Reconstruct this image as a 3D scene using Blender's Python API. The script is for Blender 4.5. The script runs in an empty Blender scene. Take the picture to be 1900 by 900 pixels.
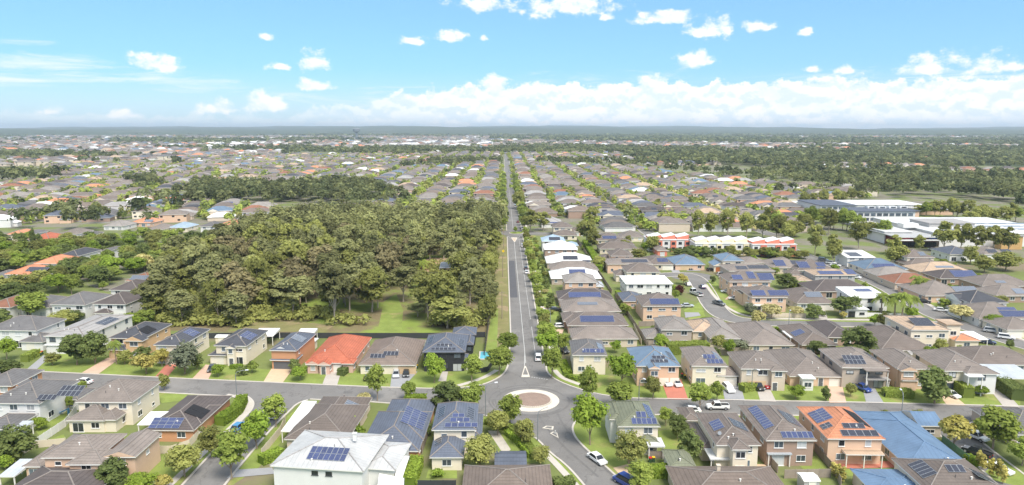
import bpy, bmesh, math, random
import numpy as np
from mathutils import Vector, Matrix

R = math.radians
SC = bpy.context.scene
COL = SC.collection

# ---------------------------------------------------------------- camera
cam = bpy.data.cameras.new('camera')
cam.sensor_fit = 'HORIZONTAL'; cam.sensor_width = 36.0; cam.lens = 36.0*1284/1900
cam.clip_start = 1.0; cam.clip_end = 120000.0
co = bpy.data.objects.new('camera', cam); COL.objects.link(co)
co.location = (0, 0, 65.0); co.rotation_euler = (R(90-9.3755), 0, R(-0.7044))
SC.camera = co
SC.view_settings.view_transform = 'Standard'; SC.view_settings.look = 'None'
SC.view_settings.gamma = 1.0; SC.view_settings.use_curve_mapping = False
SC.view_settings.exposure = 1.15
SC.cycles.use_denoising = True
SC.cycles.max_bounces = 6; SC.cycles.diffuse_bounces = 4; SC.cycles.glossy_bounces = 2
SC.cycles.transmission_bounces = 3; SC.cycles.transparent_max_bounces = 6; SC.cycles.volume_bounces = 0
SC.cycles.caustics_reflective = False; SC.cycles.caustics_refractive = False

SUN_EL, SUN_AZ = 56.0, 150.0      # azimuth clockwise from the road's direction (+Y): high, behind the camera to the side
# ---------------------------------------------------------------- world: Nishita sky with clouds
def make_world():
    w = bpy.data.worlds.new('World'); SC.world = w; w.use_nodes = True
    nt = w.node_tree; nt.nodes.clear(); N = nt.nodes; L = nt.links
    out = N.new('ShaderNodeOutputWorld'); bg = N.new('ShaderNodeBackground'); bg.inputs['Strength'].default_value = 0.1
    L.new(bg.outputs[0], out.inputs['Surface'])
    sky = N.new('ShaderNodeTexSky'); sky.sky_type = 'NISHITA'; sky.sun_disc = False
    sky.sun_elevation = R(SUN_EL); sky.sun_rotation = R(SUN_AZ); sky.altitude = 60; sky.air_density = 1.0; sky.dust_density = 0.6; sky.ozone_density = 2.5
    def put(s, v):
        if hasattr(v, 'is_linked'): L.new(v, s)
        else: s.default_value = v
    def m(op, a, b=0.0, c=0.0, clamp=False):
        n = N.new('ShaderNodeMath'); n.operation = op; n.use_clamp = clamp
        put(n.inputs[0], a); put(n.inputs[1], b)
        if op in ('MULTIPLY_ADD', 'SMOOTH_MIN', 'SMOOTH_MAX', 'COMPARE'): put(n.inputs[2], c)
        return n.outputs[0]
    def step(v, lo, hi):
        n = N.new('ShaderNodeMapRange'); n.interpolation_type = 'SMOOTHSTEP'
        put(n.inputs[0], v); n.inputs[1].default_value = lo; n.inputs[2].default_value = hi
        return n.outputs[0]
    def mixc(f, a, b):
        n = N.new('ShaderNodeMix'); n.data_type = 'RGBA'
        put(n.inputs['Factor'], f)
        for s, v in ((n.inputs[6], a), (n.inputs[7], b)):
            if hasattr(v, 'is_linked'): L.new(v, s)
            else: s.default_value = (*v, 1)
        return n.outputs[2]
    tc = N.new('ShaderNodeTexCoord'); sep = N.new('ShaderNodeSeparateXYZ'); L.new(tc.outputs['Generated'], sep.inputs[0])
    x, y, z = sep.outputs
    az = m('MULTIPLY', m('ARCTAN2', x, y), 57.2958); el = m('MULTIPLY', m('ARCSINE', z), 57.2958)
    def noise(sx, sy, detail, rough, off, dist=0.0, up=0.0):
        c = N.new('ShaderNodeCombineXYZ'); put(c.inputs[0], m('MULTIPLY', az, sx)); put(c.inputs[1], m('MULTIPLY', m('ADD', el, up), sy)); c.inputs[2].default_value = off
        t = N.new('ShaderNodeTexNoise'); t.inputs['Scale'].default_value = 1.0; t.inputs['Detail'].default_value = detail
        t.inputs['Roughness'].default_value = rough; t.inputs['Distortion'].default_value = dist
        L.new(c.outputs[0], t.inputs['Vector']); return t.outputs['Fac']
    fb = noise(0.62, 0.85, 7, 0.62, 3.1)
    fbu = noise(0.62, 0.85, 4, 0.55, 3.1, up=0.42); fbl = noise(0.62, 0.85, 4, 0.55, 3.1)
    lit = step(m('SUBTRACT', fbu, fbl), -0.06, 0.10)   # denser air above a point: that point lies in the cloud's own shade
    fb2 = noise(0.30, 0.55, 6, 0.60, 9.7)
    def near(az0, el0, hw, hh):
        dx = m('MULTIPLY', m('SUBTRACT', az, az0), 1/hw); dy = m('SUBTRACT', el, el0)
        dy = m('MAXIMUM', m('MULTIPLY', dy, 1/hh), m('MULTIPLY', dy, -1/(0.5*hh)))
        return m('SUBTRACT', 1.0, m('SQRT', m('ADD', m('MULTIPLY', dx, dx), m('MULTIPLY', dy, dy))))
    F = None
    for (a, e), hw, hh in CLOUDS:
        k = near(a, e, hw, hh)
        F = k if F is None else m('MAXIMUM', F, k)
    # unseen cumulus above the view, its cover thickened to brighten the fill light
    hi = m('MULTIPLY', m('SUBTRACT', noise(0.10, 0.14, 5, 0.6, 21.0), 0.39), 4.0)
    hi = m('MINIMUM', hi, m('MULTIPLY', m('SUBTRACT', el, 12.5), 0.2))
    F = m('MAXIMUM', F, hi)
    puff = step(m('ADD', F, m('MULTIPLY', m('SUBTRACT', fb, 0.5), 3.4)), -0.05, 0.75)
    # cumulus bank on the horizon, higher to the one side, thin to the other
    rise = step(az, -20.0, -1.0)
    top = m('ADD', m('MULTIPLY_ADD', rise, 2.5, 1.1), m('MULTIPLY', m('SUBTRACT', noise(0.22, 0.0, 5, 0.62, 5.0), 0.5), 2.2))
    bank = m('MULTIPLY', m('SUBTRACT', top, el), 0.8)
    bank = step(m('ADD', m('MINIMUM', bank, 0.8), m('MULTIPLY', m('SUBTRACT', fb, 0.5), 2.4)), 0.02, 0.30)
    bank = m('MULTIPLY', bank, m('MULTIPLY_ADD', rise, 0.6, 0.38))
    cn = noise(0.13, 1.1, 8, 0.68, 1.7, 0.5)
    V_ = None
    for (a, e), hw, hh, k_ in CIRRUS:
        dx = m('MULTIPLY', m('SUBTRACT', az, a), 1/hw); dy = m('MULTIPLY', m('SUBTRACT', el, e), 1/hh)
        k = m('MULTIPLY', m('SUBTRACT', 1.0, m('SQRT', m('ADD', m('MULTIPLY', dx, dx), m('MULTIPLY', dy, dy)))), k_)
        V_ = k if V_ is None else m('MAXIMUM', V_, k)
    veil = m('MULTIPLY', step(m('ADD', m('MULTIPLY', V_, 0.8), m('MULTIPLY', m('SUBTRACT', cn, 0.52), 4.2)), -0.05, 1.25), 0.8)
    haze = m('MULTIPLY', step(el, 5.0, -0.5), 0.62)
    base = N.new('ShaderNodeMix'); base.data_type = 'RGBA'; base.blend_type = 'MULTIPLY'; base.inputs['Factor'].default_value = 1.0
    L.new(sky.outputs[0], base.inputs[6]); base.inputs[7].default_value = (*SKY_TINT, 1)
    W = CLOUD
    thin = mixc(0.38, base.outputs[2], (1.95, 3.45, 4.55))     # thin high veil over the whole sky
    c = mixc(haze, thin, (0.80*W, 0.93*W, 1.0*W))
    c = mixc(veil, c, (0.93*W, 0.97*W, 1.0*W))
    shade = m('MULTIPLY', m('MAXIMUM', lit, m('MULTIPLY', step(fb2, 0.46, 0.68), 0.7)), 0.75)
    bankc = mixc(shade, (1.06*W, 1.06*W, 1.06*W), (0.70*W, 0.85*W, 0.98*W))
    c = mixc(bank, c, bankc)
    puffc = mixc(m('MULTIPLY', lit, 0.6), (1.04*W, 1.04*W, 1.04*W), (0.78*W, 0.90*W, 1.0*W))
    c = mixc(puff, c, puffc)
    L.new(c, bg.inputs['Color'])
CLOUD = 5.2
SKY_TINT = (0.415, 0.65, 0.87)
CIRRUS = [((-32.98,4.13),7.0,1.1,1.1),((-28.63,3.55),8.5,0.6,0.9),((-34.54,3.15),4.0,0.6,0.8),((-34.02,5.58),4.5,0.35,0.7),((-24.58,2.72),4.0,0.4,0.5),((-15.86,2.40),9.0,0.8,0.8),((-7.55,2.26),9.0,0.9,0.8),((-31.65,1.93),6.0,0.6,0.5),((11.46,3.71),8.0,0.8,0.5),((25.55,3.81),9.0,0.5,0.5)]
CLOUDS = [((-26.03,4.43),2.0,1.1),((-14.83,4.86),1.5,1.0),((-17.34,4.59),1.1,0.5),((-14.82,3.15),1.7,0.6),((-7.44,6.71),1.3,0.5),((-4.46,7.08),1.8,0.7),((-1.58,7.06),0.5,0.4),((-18.24,6.73),0.6,0.5),
 ((-1.43,9.61),2.8,0.9),((5.19,9.27),4.2,1.5),((8.39,8.50),0.8,0.5),((12.56,8.24),2.8,0.7),((16.13,7.25),2.2,1.2),((19.26,7.40),1.4,0.6),((23.09,6.96),0.6,0.5),((15.38,5.12),1.9,0.8),((23.45,4.26),0.9,0.5),((25.74,4.11),0.8,0.5),
 ((31.29,4.12),2.3,1.1),((34.25,3.99),2.6,1.0),((-32.41,1.09),1.3,0.5),((-21.93,1.36),1.6,0.8),((-18.47,1.75),2.0,1.3),((-28.18,0.91),1.4,0.5),((-0.82,3.14),2.2,1.4),((1.58,2.84),2.4,1.0),((7.66,2.69),2.6,1.1),((11.89,3.50),1.4,0.7)]
make_world()

sun = bpy.data.lights.new('sun', 'SUN'); sun.energy = 2.4; sun.angle = R(26); sun.color = (1.0, 0.94, 0.85)
so = bpy.data.objects.new('sun', sun); COL.objects.link(so)
_d = Vector((math.sin(R(SUN_AZ))*math.cos(R(SUN_EL)), math.cos(R(SUN_AZ))*math.cos(R(SUN_EL)), math.sin(R(SUN_EL))))
so.rotation_euler = _d.to_track_quat('Z', 'Y').to_euler(); so.location = (0, -50, 300)

# ---------------------------------------------------------------- materials
MATS = {}
def _nt(name):
    ma = bpy.data.materials.new(name); ma.use_nodes = True
    nt = ma.node_tree; nt.nodes.clear()
    o = nt.nodes.new('ShaderNodeOutputMaterial'); p = nt.nodes.new('ShaderNodeBsdfPrincipled')
    nt.links.new(p.outputs[0], o.inputs[0]); MATS[name] = ma
    return ma, nt, p, o
def _math(nt, op, a, b=0.0, c=None):
    n = nt.nodes.new('ShaderNodeMath'); n.operation = op
    for i, v in enumerate((a, b) if c is None else (a, b, c)):
        if hasattr(v, 'is_linked'): nt.links.new(v, n.inputs[i])
        else: n.inputs[i].default_value = v
    return n.outputs[0]
def _noise(nt, vec, scale, detail=4, rough=0.6):
    t = nt.nodes.new('ShaderNodeTexNoise'); t.inputs['Scale'].default_value = scale; t.inputs['Detail'].default_value = detail; t.inputs['Roughness'].default_value = rough
    nt.links.new(vec, t.inputs['Vector']); return t.outputs['Fac']
def _mix(nt, f, a, b, mode='MIX'):
    n = nt.nodes.new('ShaderNodeMix'); n.data_type = 'RGBA'; n.blend_type = mode
    if hasattr(f, 'is_linked'): nt.links.new(f, n.inputs['Factor'])
    else: n.inputs['Factor'].default_value = f
    for s, v in ((n.inputs[6], a), (n.inputs[7], b)):
        if hasattr(v, 'is_linked'): nt.links.new(v, s)
        else: s.default_value = (*v, 1)
    return n.outputs[2]
def _val(nt, col, f):
    h = nt.nodes.new('ShaderNodeHueSaturation'); nt.links.new(f, h.inputs['Value'])
    if hasattr(col, 'is_linked'): nt.links.new(col, h.inputs['Color'])
    else: h.inputs['Color'].default_value = (*col, 1)
    return h.outputs[0]
def mat(name, col, rough=0.75, var=0.25, scale=0.7, fine=6.0, spec=0.3, metal=0.0, obvar=0.0, world=False, bump=0.0, two=None):
    """plain surface: two noises vary the value of one colour; two = a second colour in patches"""
    ma, nt, p, o = _nt(name)
    tc = nt.nodes.new('ShaderNodeTexCoord')
    if world:
        vec = nt.nodes.new('ShaderNodeNewGeometry').outputs['Position']
    else: vec = tc.outputs['Object']
    a = _noise(nt, vec, scale, 5); b = _noise(nt, vec, fine, 3)
    f = _math(nt, 'ADD', _math(nt, 'MULTIPLY_ADD', a, var*1.6, 1-var*0.8), _math(nt, 'MULTIPLY_ADD', b, var*0.9, -var*0.45))
    if obvar:
        oi = nt.nodes.new('ShaderNodeObjectInfo')
        f = _math(nt, 'MULTIPLY', f, _math(nt, 'MULTIPLY_ADD', oi.outputs['Random'], obvar*2, 1-obvar))
    c = col
    if two:
        rp = nt.nodes.new('ShaderNodeMapRange'); rp.interpolation_type = 'SMOOTHSTEP'
        nt.links.new(_noise(nt, vec, two[1], 4), rp.inputs[0]); rp.inputs[1].default_value = two[2]; rp.inputs[2].default_value = two[2]+0.14
        c = _mix(nt, rp.outputs[0], col, two[0])
    nt.links.new(_val(nt, c, f), p.inputs['Base Color'])
    p.inputs['Roughness'].default_value = rough; p.inputs['Specular IOR Level'].default_value = spec; p.inputs['Metallic'].default_value = metal
    if bump:
        bn = nt.nodes.new('ShaderNodeBump'); bn.inputs['Strength'].default_value = bump; bn.inputs['Distance'].default_value = 0.05
        nt.links.new(b, bn.inputs['Height']); nt.links.new(bn.outputs[0], p.inputs['Normal'])
    return ma
def roof_mat(name, col, tile=True, rough=0.7):
    ma, nt, p, o = _nt(name)
    tc = nt.nodes.new('ShaderNodeTexCoord'); vec = tc.outputs['Object']
    sep = nt.nodes.new('ShaderNodeSeparateXYZ'); nt.links.new(vec, sep.inputs[0])
    a = _noise(nt, vec, 0.35, 5, 0.65); b = _noise(nt, vec, 5.0, 3)
    f = _math(nt, 'ADD', _math(nt, 'MULTIPLY_ADD', a, 0.8, 0.60), _math(nt, 'MULTIPLY_ADD', b, 0.25, -0.125))
    oi = nt.nodes.new('ShaderNodeObjectInfo')
    f = _math(nt, 'MULTIPLY', f, _math(nt, 'MULTIPLY_ADD', oi.outputs['Random'], 0.24, 0.88))
    # courses of tiles lie level on every slope; sheets have a faint rib
    cz = _math(nt, 'FRACT', _math(nt, 'MULTIPLY', sep.outputs[2], 1/0.26 if tile else 1/0.6))
    lip = _math(nt, 'LESS_THAN', cz, 0.22 if tile else 0.06)
    f = _math(nt, 'MULTIPLY', f, _math(nt, 'MULTIPLY_ADD', lip, -0.26 if tile else 0.0, 1.0))
    tg = nt.nodes.new('ShaderNodeVectorMath'); tg.operation = 'CROSS_PRODUCT'; nt.links.new(tc.outputs['Normal'], tg.inputs[0]); tg.inputs[1].default_value = (0, 0, 1)
    nm = nt.nodes.new('ShaderNodeVectorMath'); nm.operation = 'NORMALIZE'; nt.links.new(tg.outputs[0], nm.inputs[0])
    dt = nt.nodes.new('ShaderNodeVectorMath'); dt.operation = 'DOT_PRODUCT'; nt.links.new(nm.outputs[0], dt.inputs[0]); nt.links.new(vec, dt.inputs[1])
    rib = _math(nt, 'LESS_THAN', _math(nt, 'FRACT', _math(nt, 'MULTIPLY', dt.outputs['Value'], 1/0.6 if tile else 1/0.85)), 0.16)
    f = _math(nt, 'MULTIPLY', f, _math(nt, 'MULTIPLY_ADD', rib, -0.08 if tile else -0.16, 1.0))
    if tile:
        w = nt.nodes.new('ShaderNodeMapping'); nt.links.new(vec, w.inputs[0]); w.inputs['Scale'].default_value = (1.6, 1.6, 0.15)
        f = _math(nt, 'MULTIPLY', f, _math(nt, 'MULTIPLY_ADD', _noise(nt, w.outputs[0], 1.0, 3), 0.3, 0.86))
    nt.links.new(_val(nt, col, f), p.inputs['Base Color'])
    p.inputs['Roughness'].default_value = rough; p.inputs['Specular IOR Level'].default_value = 0.3
    bn = nt.nodes.new('ShaderNodeBump'); bn.inputs['Strength'].default_value = 0.35 if tile else 0.12; bn.inputs['Distance'].default_value = 0.06
    nt.links.new(cz, bn.inputs['Height']); nt.links.new(bn.outputs[0], p.inputs['Normal'])
    return ma
def leaf_mat(name, col, col2, var=0.35, trans=0.42, ov=0.4, mass=False):
    ma, nt, p, o = _nt(name); nt.nodes.remove(p)
    oi = nt.nodes.new('ShaderNodeObjectInfo'); ge = nt.nodes.new('ShaderNodeNewGeometry')
    at = nt.nodes.new('ShaderNodeAttribute'); at.attribute_name = 'tint'
    rnd = at.outputs['Fac'] if mass else oi.outputs['Random']
    k = _math(nt, 'ADD', _math(nt, 'MULTIPLY', rnd, 0.55), _math(nt, 'MULTIPLY', at.outputs['Fac'], 0.55))
    c = _mix(nt, k, col, col2)
    f = _math(nt, 'MULTIPLY_ADD', ge.outputs['Random Per Island'], var*1.5, 1-var*0.75)
    f = _math(nt, 'MULTIPLY', f, _math(nt, 'MULTIPLY_ADD', _math(nt, 'FRACT', _math(nt, 'MULTIPLY', rnd, 7.31)), ov, 1-ov/2))
    c = _val(nt, c, f)
    d = nt.nodes.new('ShaderNodeBsdfDiffuse'); t = nt.nodes.new('ShaderNodeBsdfTranslucent'); mx = nt.nodes.new('ShaderNodeMixShader')
    nt.links.new(c, d.inputs[0]); nt.links.new(c, t.inputs[0]); mx.inputs[0].default_value = trans
    nt.links.new(d.outputs[0], mx.inputs[1]); nt.links.new(t.outputs[0], mx.inputs[2]); nt.links.new(mx.outputs[0], o.inputs[0])
    return ma
def gloss(name, col, rough=0.2, metal=0.0, coat=0.0, spec=0.5, obvar=0.0):
    ma, nt, p, o = _nt(name)
    p.inputs['Base Color'].default_value = (*col, 1); p.inputs['Roughness'].default_value = rough; p.inputs['Metallic'].default_value = metal
    p.inputs['Coat Weight'].default_value = coat; p.inputs['Specular IOR Level'].default_value = spec
    if obvar:
        oi = nt.nodes.new('ShaderNodeObjectInfo'); nt.links.new(_val(nt, col, _math(nt, 'MULTIPLY_ADD', oi.outputs['Random'], obvar*2, 1-obvar)), p.inputs['Base Color'])
    return ma
def solar_mat(name, col, line, rough=0.25):
    ma, nt, p, o = _nt(name)
    tc = nt.nodes.new('ShaderNodeTexCoord'); sep = nt.nodes.new('ShaderNodeSeparateXYZ'); nt.links.new(tc.outputs['Object'], sep.inputs[0])
    fx = _math(nt, 'LESS_THAN', _math(nt, 'FRACT', _math(nt, 'MULTIPLY', sep.outputs[0], 1/0.165)), 0.10)
    fy = _math(nt, 'LESS_THAN', _math(nt, 'FRACT', _math(nt, 'MULTIPLY', sep.outputs[1], 1/0.165)), 0.10)
    oi = nt.nodes.new('ShaderNodeObjectInfo')
    c = _val(nt, col, _math(nt, 'MULTIPLY_ADD', oi.outputs['Random'], 0.4, 0.8))
    nt.links.new(_mix(nt, _math(nt, 'MAXIMUM', fx, fy), c, line), p.inputs['Base Color'])
    p.inputs['Roughness'].default_value = rough; p.inputs['Specular IOR Level'].default_value = 0.5
    return ma

ROOFS = dict(brown=(.165,.136,.119), dkbrown=(.098,.082,.078), taupe=(.21,.178,.157), grey=(.135,.13,.13), dkgrey=(.07,.073,.085), slate=(.105,.12,.155), brick=(.26,.12,.075),
             tan=(.42,.31,.22), orange=(.55,.235,.13), red=(.46,.14,.08), green=(.185,.195,.135), pale=(.33,.315,.305), umber=(.19,.15,.126), ash=(.255,.23,.21))
for k, c in ROOFS.items(): roof_mat('roof_'+k, c)
for k, c in dict(blue=(.13,.205,.315), white=(.74,.74,.73), silver=(.42,.45,.48), offwhite=(.46,.46,.455), bluegrey=(.125,.18,.25), sky=(.33,.42,.51)).items(): roof_mat('roof_'+k, c, tile=False, rough=0.45)
WALLS = dict(cream=(.74,.66,.53), white=(.70,.69,.67), brick=(.56,.29,.16), peach=(.66,.46,.33), umber=(.36,.255,.20), beige=(.60,.51,.41), black=(.035,.037,.042), grey=(.42,.41,.40), tan=(.64,.43,.25), pink=(.62,.42,.34), taupe=(.44,.37,.31), coral=(.66,.22,.15), lemon=(.78,.68,.45), maroon=(.13,.03,.03))
for k, c in WALLS.items(): mat('wall_'+k, c, 0.85, var=0.12, scale=0.5, fine=9.0, spec=0.2)
mat('ground', (.16,.19,.065), 0.95, var=0.35, scale=0.02, fine=0.6, spec=0.1, world=True, two=((.20,.165,.11), 0.03, 0.52))
mat('far_ground', (.07,.088,.045), 0.95, var=0.4, scale=0.002, fine=0.03, spec=0.05, world=True, two=((.15,.145,.115), 0.0011, 0.56))
mat('suburb_ground', (.20,.185,.145), 0.95, var=0.35, scale=0.02, fine=0.25, spec=0.1, world=True, two=((.155,.185,.065), 0.05, 0.44))
mat('lawn', (.205,.255,.065), 0.95, var=0.5, scale=0.25, fine=3.0, spec=0.1, world=True, two=((.29,.27,.105), 0.12, 0.55))
mat('lawn_dry', (.205,.192,.082), 0.95, var=0.35, scale=0.15, fine=2.5, spec=0.1, world=True, two=((.30,.23,.14), 0.10, 0.50))
mat('bush_floor', (.19,.155,.085), 0.95, var=0.4, scale=0.12, fine=1.5, spec=0.1, world=True, two=((.21,.27,.06), 0.045, 0.46))
mat('earth', (.42,.28,.19), 0.95, var=0.3, scale=0.2, fine=2.0, spec=0.1, world=True)
mat('asphalt', (.185,.177,.170), 0.9, var=0.3, scale=0.12, fine=2.0, spec=0.2, world=True, two=((.225,.215,.204), 0.05, 0.52))
def worn(ma):
    nt = ma.node_tree; p = next(n for n in nt.nodes if n.type == 'BSDF_PRINCIPLED'); src = p.inputs['Base Color'].links[0].from_socket
    pos = nt.nodes.new('ShaderNodeNewGeometry').outputs['Position']; v = nt.nodes.new('ShaderNodeTexVoronoi'); v.feature = 'DISTANCE_TO_EDGE'; v.inputs['Scale'].default_value = 0.13
    mp = nt.nodes.new('ShaderNodeMapping'); mp.inputs['Scale'].default_value = (1.0, 0.45, 1.0); nt.links.new(pos, mp.inputs[0])
    wob = nt.nodes.new('ShaderNodeVectorMath'); wob.operation = 'ADD'; nz = nt.nodes.new('ShaderNodeTexNoise'); nz.inputs['Scale'].default_value = 0.5; nz.inputs['Detail'].default_value = 4; nt.links.new(pos, nz.inputs['Vector'])
    sc = nt.nodes.new('ShaderNodeVectorMath'); sc.operation = 'SCALE'; sc.inputs['Scale'].default_value = 3.0; nt.links.new(nz.outputs['Color'], sc.inputs[0]); nt.links.new(mp.outputs[0], wob.inputs[0]); nt.links.new(sc.outputs[0], wob.inputs[1]); nt.links.new(wob.outputs[0], v.inputs['Vector'])
    cr = _math(nt, 'MULTIPLY', _math(nt, 'LESS_THAN', v.outputs['Distance'], 0.011), 0.2)
    st = nt.nodes.new('ShaderNodeMapRange'); st.inputs[1].default_value = 0.58; st.inputs[2].default_value = 0.72; nt.links.new(_noise(nt, pos, 0.28, 5, 0.7), st.inputs[0])
    f = _math(nt, 'SUBTRACT', 1.0, _math(nt, 'MAXIMUM', cr, _math(nt, 'MULTIPLY', st.outputs[0], 0.22)))
    nt.links.new(_val(nt, src, f), p.inputs['Base Color'])
worn(MATS['asphalt'])
mat('tyre_mark', (.155,.149,.144), 0.85, var=0.4, scale=0.3, fine=1.5, spec=0.2, world=True)
mat('asphalt_new', (.10,.10,.108), 0.9, var=0.2, scale=0.3, fine=2.0, spec=0.2, world=True)
mat('concrete', (.50,.46,.41), 0.9, var=0.2, scale=0.4, fine=3.0, spec=0.2, world=True)
mat('apron', (.60,.55,.47), 0.9, var=0.22, scale=0.5, fine=3.0, spec=0.2, world=True)
mat('mulch', (.27,.20,.165), 0.95, var=0.35, scale=0.8, fine=5.0, spec=0.1, world=True)
mat('paint', (.52,.52,.505), 0.7, var=0.4, scale=1.5, fine=6.0, spec=0.2, world=True)
mat('drive_pink', (.56,.39,.29), 0.9, var=0.2, scale=0.5, fine=4.0, world=True)
mat('drive_red', (.45,.17,.12), 0.9, var=0.2, scale=0.5, fine=4.0, world=True)
mat('drive_grey', (.30,.30,.31), 0.9, var=0.2, scale=0.5, fine=4.0, world=True)
mat('drive_pale', (.43,.39,.35), 0.9, var=0.2, scale=0.5, fine=4.0, world=True)
mat('drive_tan', (.56,.42,.28), 0.9, var=0.2, scale=0.5, fine=4.0, world=True)
mat('trim', (.76,.73,.68), 0.6, var=0.1); mat('trim_dark', (.10,.10,.105), 0.6, var=0.1); mat('trim_brown', (.22,.17,.14), 0.6, var=0.1)
mat('cap', (.235,.205,.185), 0.8, var=0.25, scale=1.0)
mat('timber', (.30,.25,.205), 0.9, var=0.35, scale=1.2, fine=7.0, obvar=0.15); mat('fence_cream', (.62,.54,.42), 0.7, var=0.12); mat('fence_dark', (.05,.053,.058), 0.6, var=0.2); mat('fence_white', (.72,.70,.67), 0.7, var=0.12); mat('fence_grey', (.36,.35,.33), 0.8, var=0.2)
gloss('pane', (.10,.125,.15), 0.12, spec=0.6, obvar=0.5); gloss('pane_dark', (.03,.035,.042), 0.1, spec=0.6, obvar=0.4); gloss('curtain', (.46,.47,.48), 0.3, spec=0.6, obvar=0.3)
gloss('frame_white', (.78,.77,.75), 0.4); gloss('frame_dark', (.06,.062,.068), 0.4)
mat('garage_white', (.76,.72,.64), 0.5, var=0.06); mat('garage_dark', (.12,.125,.135), 0.5, var=0.1); mat('garage_red', (.20,.04,.035), 0.5, var=0.1); mat('garage_tan', (.62,.46,.29), 0.5, var=0.08); mat('garage_rust', (.42,.15,.06), 0.5, var=0.1)
solar_mat('solar_blue', (.030,.043,.125), (.16,.18,.25)); solar_mat('solar_dark', (.030,.033,.05), (.09,.093,.105)); solar_mat('solar_grey', (.13,.15,.19), (.25,.27,.30)); mat('solar_mat', (.018,.018,.02), 0.7, var=0.2); gloss('panel_frame', (.50,.52,.55), 0.35, 0.6)
leaf_mat('leaf_gum', (.20,.205,.095), (.335,.34,.145), var=.2, ov=.8); leaf_mat('leaf_gum_brown', (.22,.19,.105), (.29,.255,.13), var=.2, ov=.6); leaf_mat('leaf_street', (.235,.30,.07), (.35,.41,.095), var=.25); leaf_mat('leaf_dark', (.14,.18,.064), (.21,.25,.082), var=.25)
leaf_mat('leaf_olive', (.23,.24,.078), (.36,.37,.115), var=.22, ov=.6); leaf_mat('leaf_bright', (.22,.32,.05), (.33,.42,.07)); leaf_mat('leaf_gold', (.40,.36,.09), (.60,.53,.19)); leaf_mat('leaf_silver', (.21,.235,.155), (.28,.30,.19)); leaf_mat('leaf_far', (.105,.128,.058), (.235,.25,.11), mass=True, ov=.6); leaf_mat('leaf_gum_mass', (.20,.208,.095), (.345,.352,.148), var=.22, ov=.7, mass=True); leaf_mat('leaf_cream', (.46,.42,.16), (.66,.60,.30)); leaf_mat('leaf_wine', (.10,.035,.035), (.15,.06,.045))
mat('bark', (.30,.235,.18), 0.9, var=0.3, scale=1.5); mat('bark_pale', (.40,.34,.28), 0.9, var=0.35, scale=0.8)
mat('steel', (.25,.27,.29), 0.5, var=0.1, metal=0.3); mat('pole_wood', (.28,.22,.17), 0.9, var=0.2); mat('lamp_glass', (.75,.76,.78), 0.3, var=0.05)
mat('rubber', (.02,.02,.021), 0.8, var=0.1); gloss('rim', (.45,.46,.47), 0.35, 0.7); gloss('car_glass', (.02,.025,.03), 0.06, spec=0.6); gloss('headlight', (.75,.77,.8), 0.15); gloss('taillight', (.40,.02,.02), 0.2)
CARS = dict(white=(.80,.80,.79), silver=(.50,.52,.54), black=(.02,.021,.024), grey=(.16,.17,.18), blue=(.03,.07,.28), red=(.36,.02,.03), navy=(.03,.04,.10), teal=(.05,.22,.42), maroon=(.17,.02,.025))
for k, c in CARS.items(): gloss('paint_'+k, c, 0.28, 0.15 if k in ('silver', 'grey') else 0.0, coat=0.6)
gloss('plastic_red', (.55,.03,.02), 0.45); gloss('plastic_yellow', (.75,.50,.03), 0.45); gloss('plastic_green', (.03,.07,.035), 0.5); gloss('shade_sail', (.78,.77,.75), 0.7, spec=0.2); gloss('pool_water', (.10,.42,.50), 0.05, spec=0.6)
mat('shed_green', (.13,.24,.16), 0.6, var=0.15); mat('sandstone', (.52,.33,.14), 0.8, var=0.2); mat('clear_roof', (.60,.63,.66), 0.4, var=0.1); mat('gravel', (.47,.43,.37), 0.95, var=0.3, scale=1.0, fine=5.0, world=True); mat('sign_yellow', (.80,.52,.02), 0.5, var=0.05); mat('sign_blue', (.03,.10,.35), 0.5, var=0.05); mat('skin', (.45,.28,.20), 0.6, var=0.05); mat('cloth_blue', (.06,.10,.25), 0.9, var=0.1); mat('cloth_red', (.4,.06,.05), 0.9, var=0.1)

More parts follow.
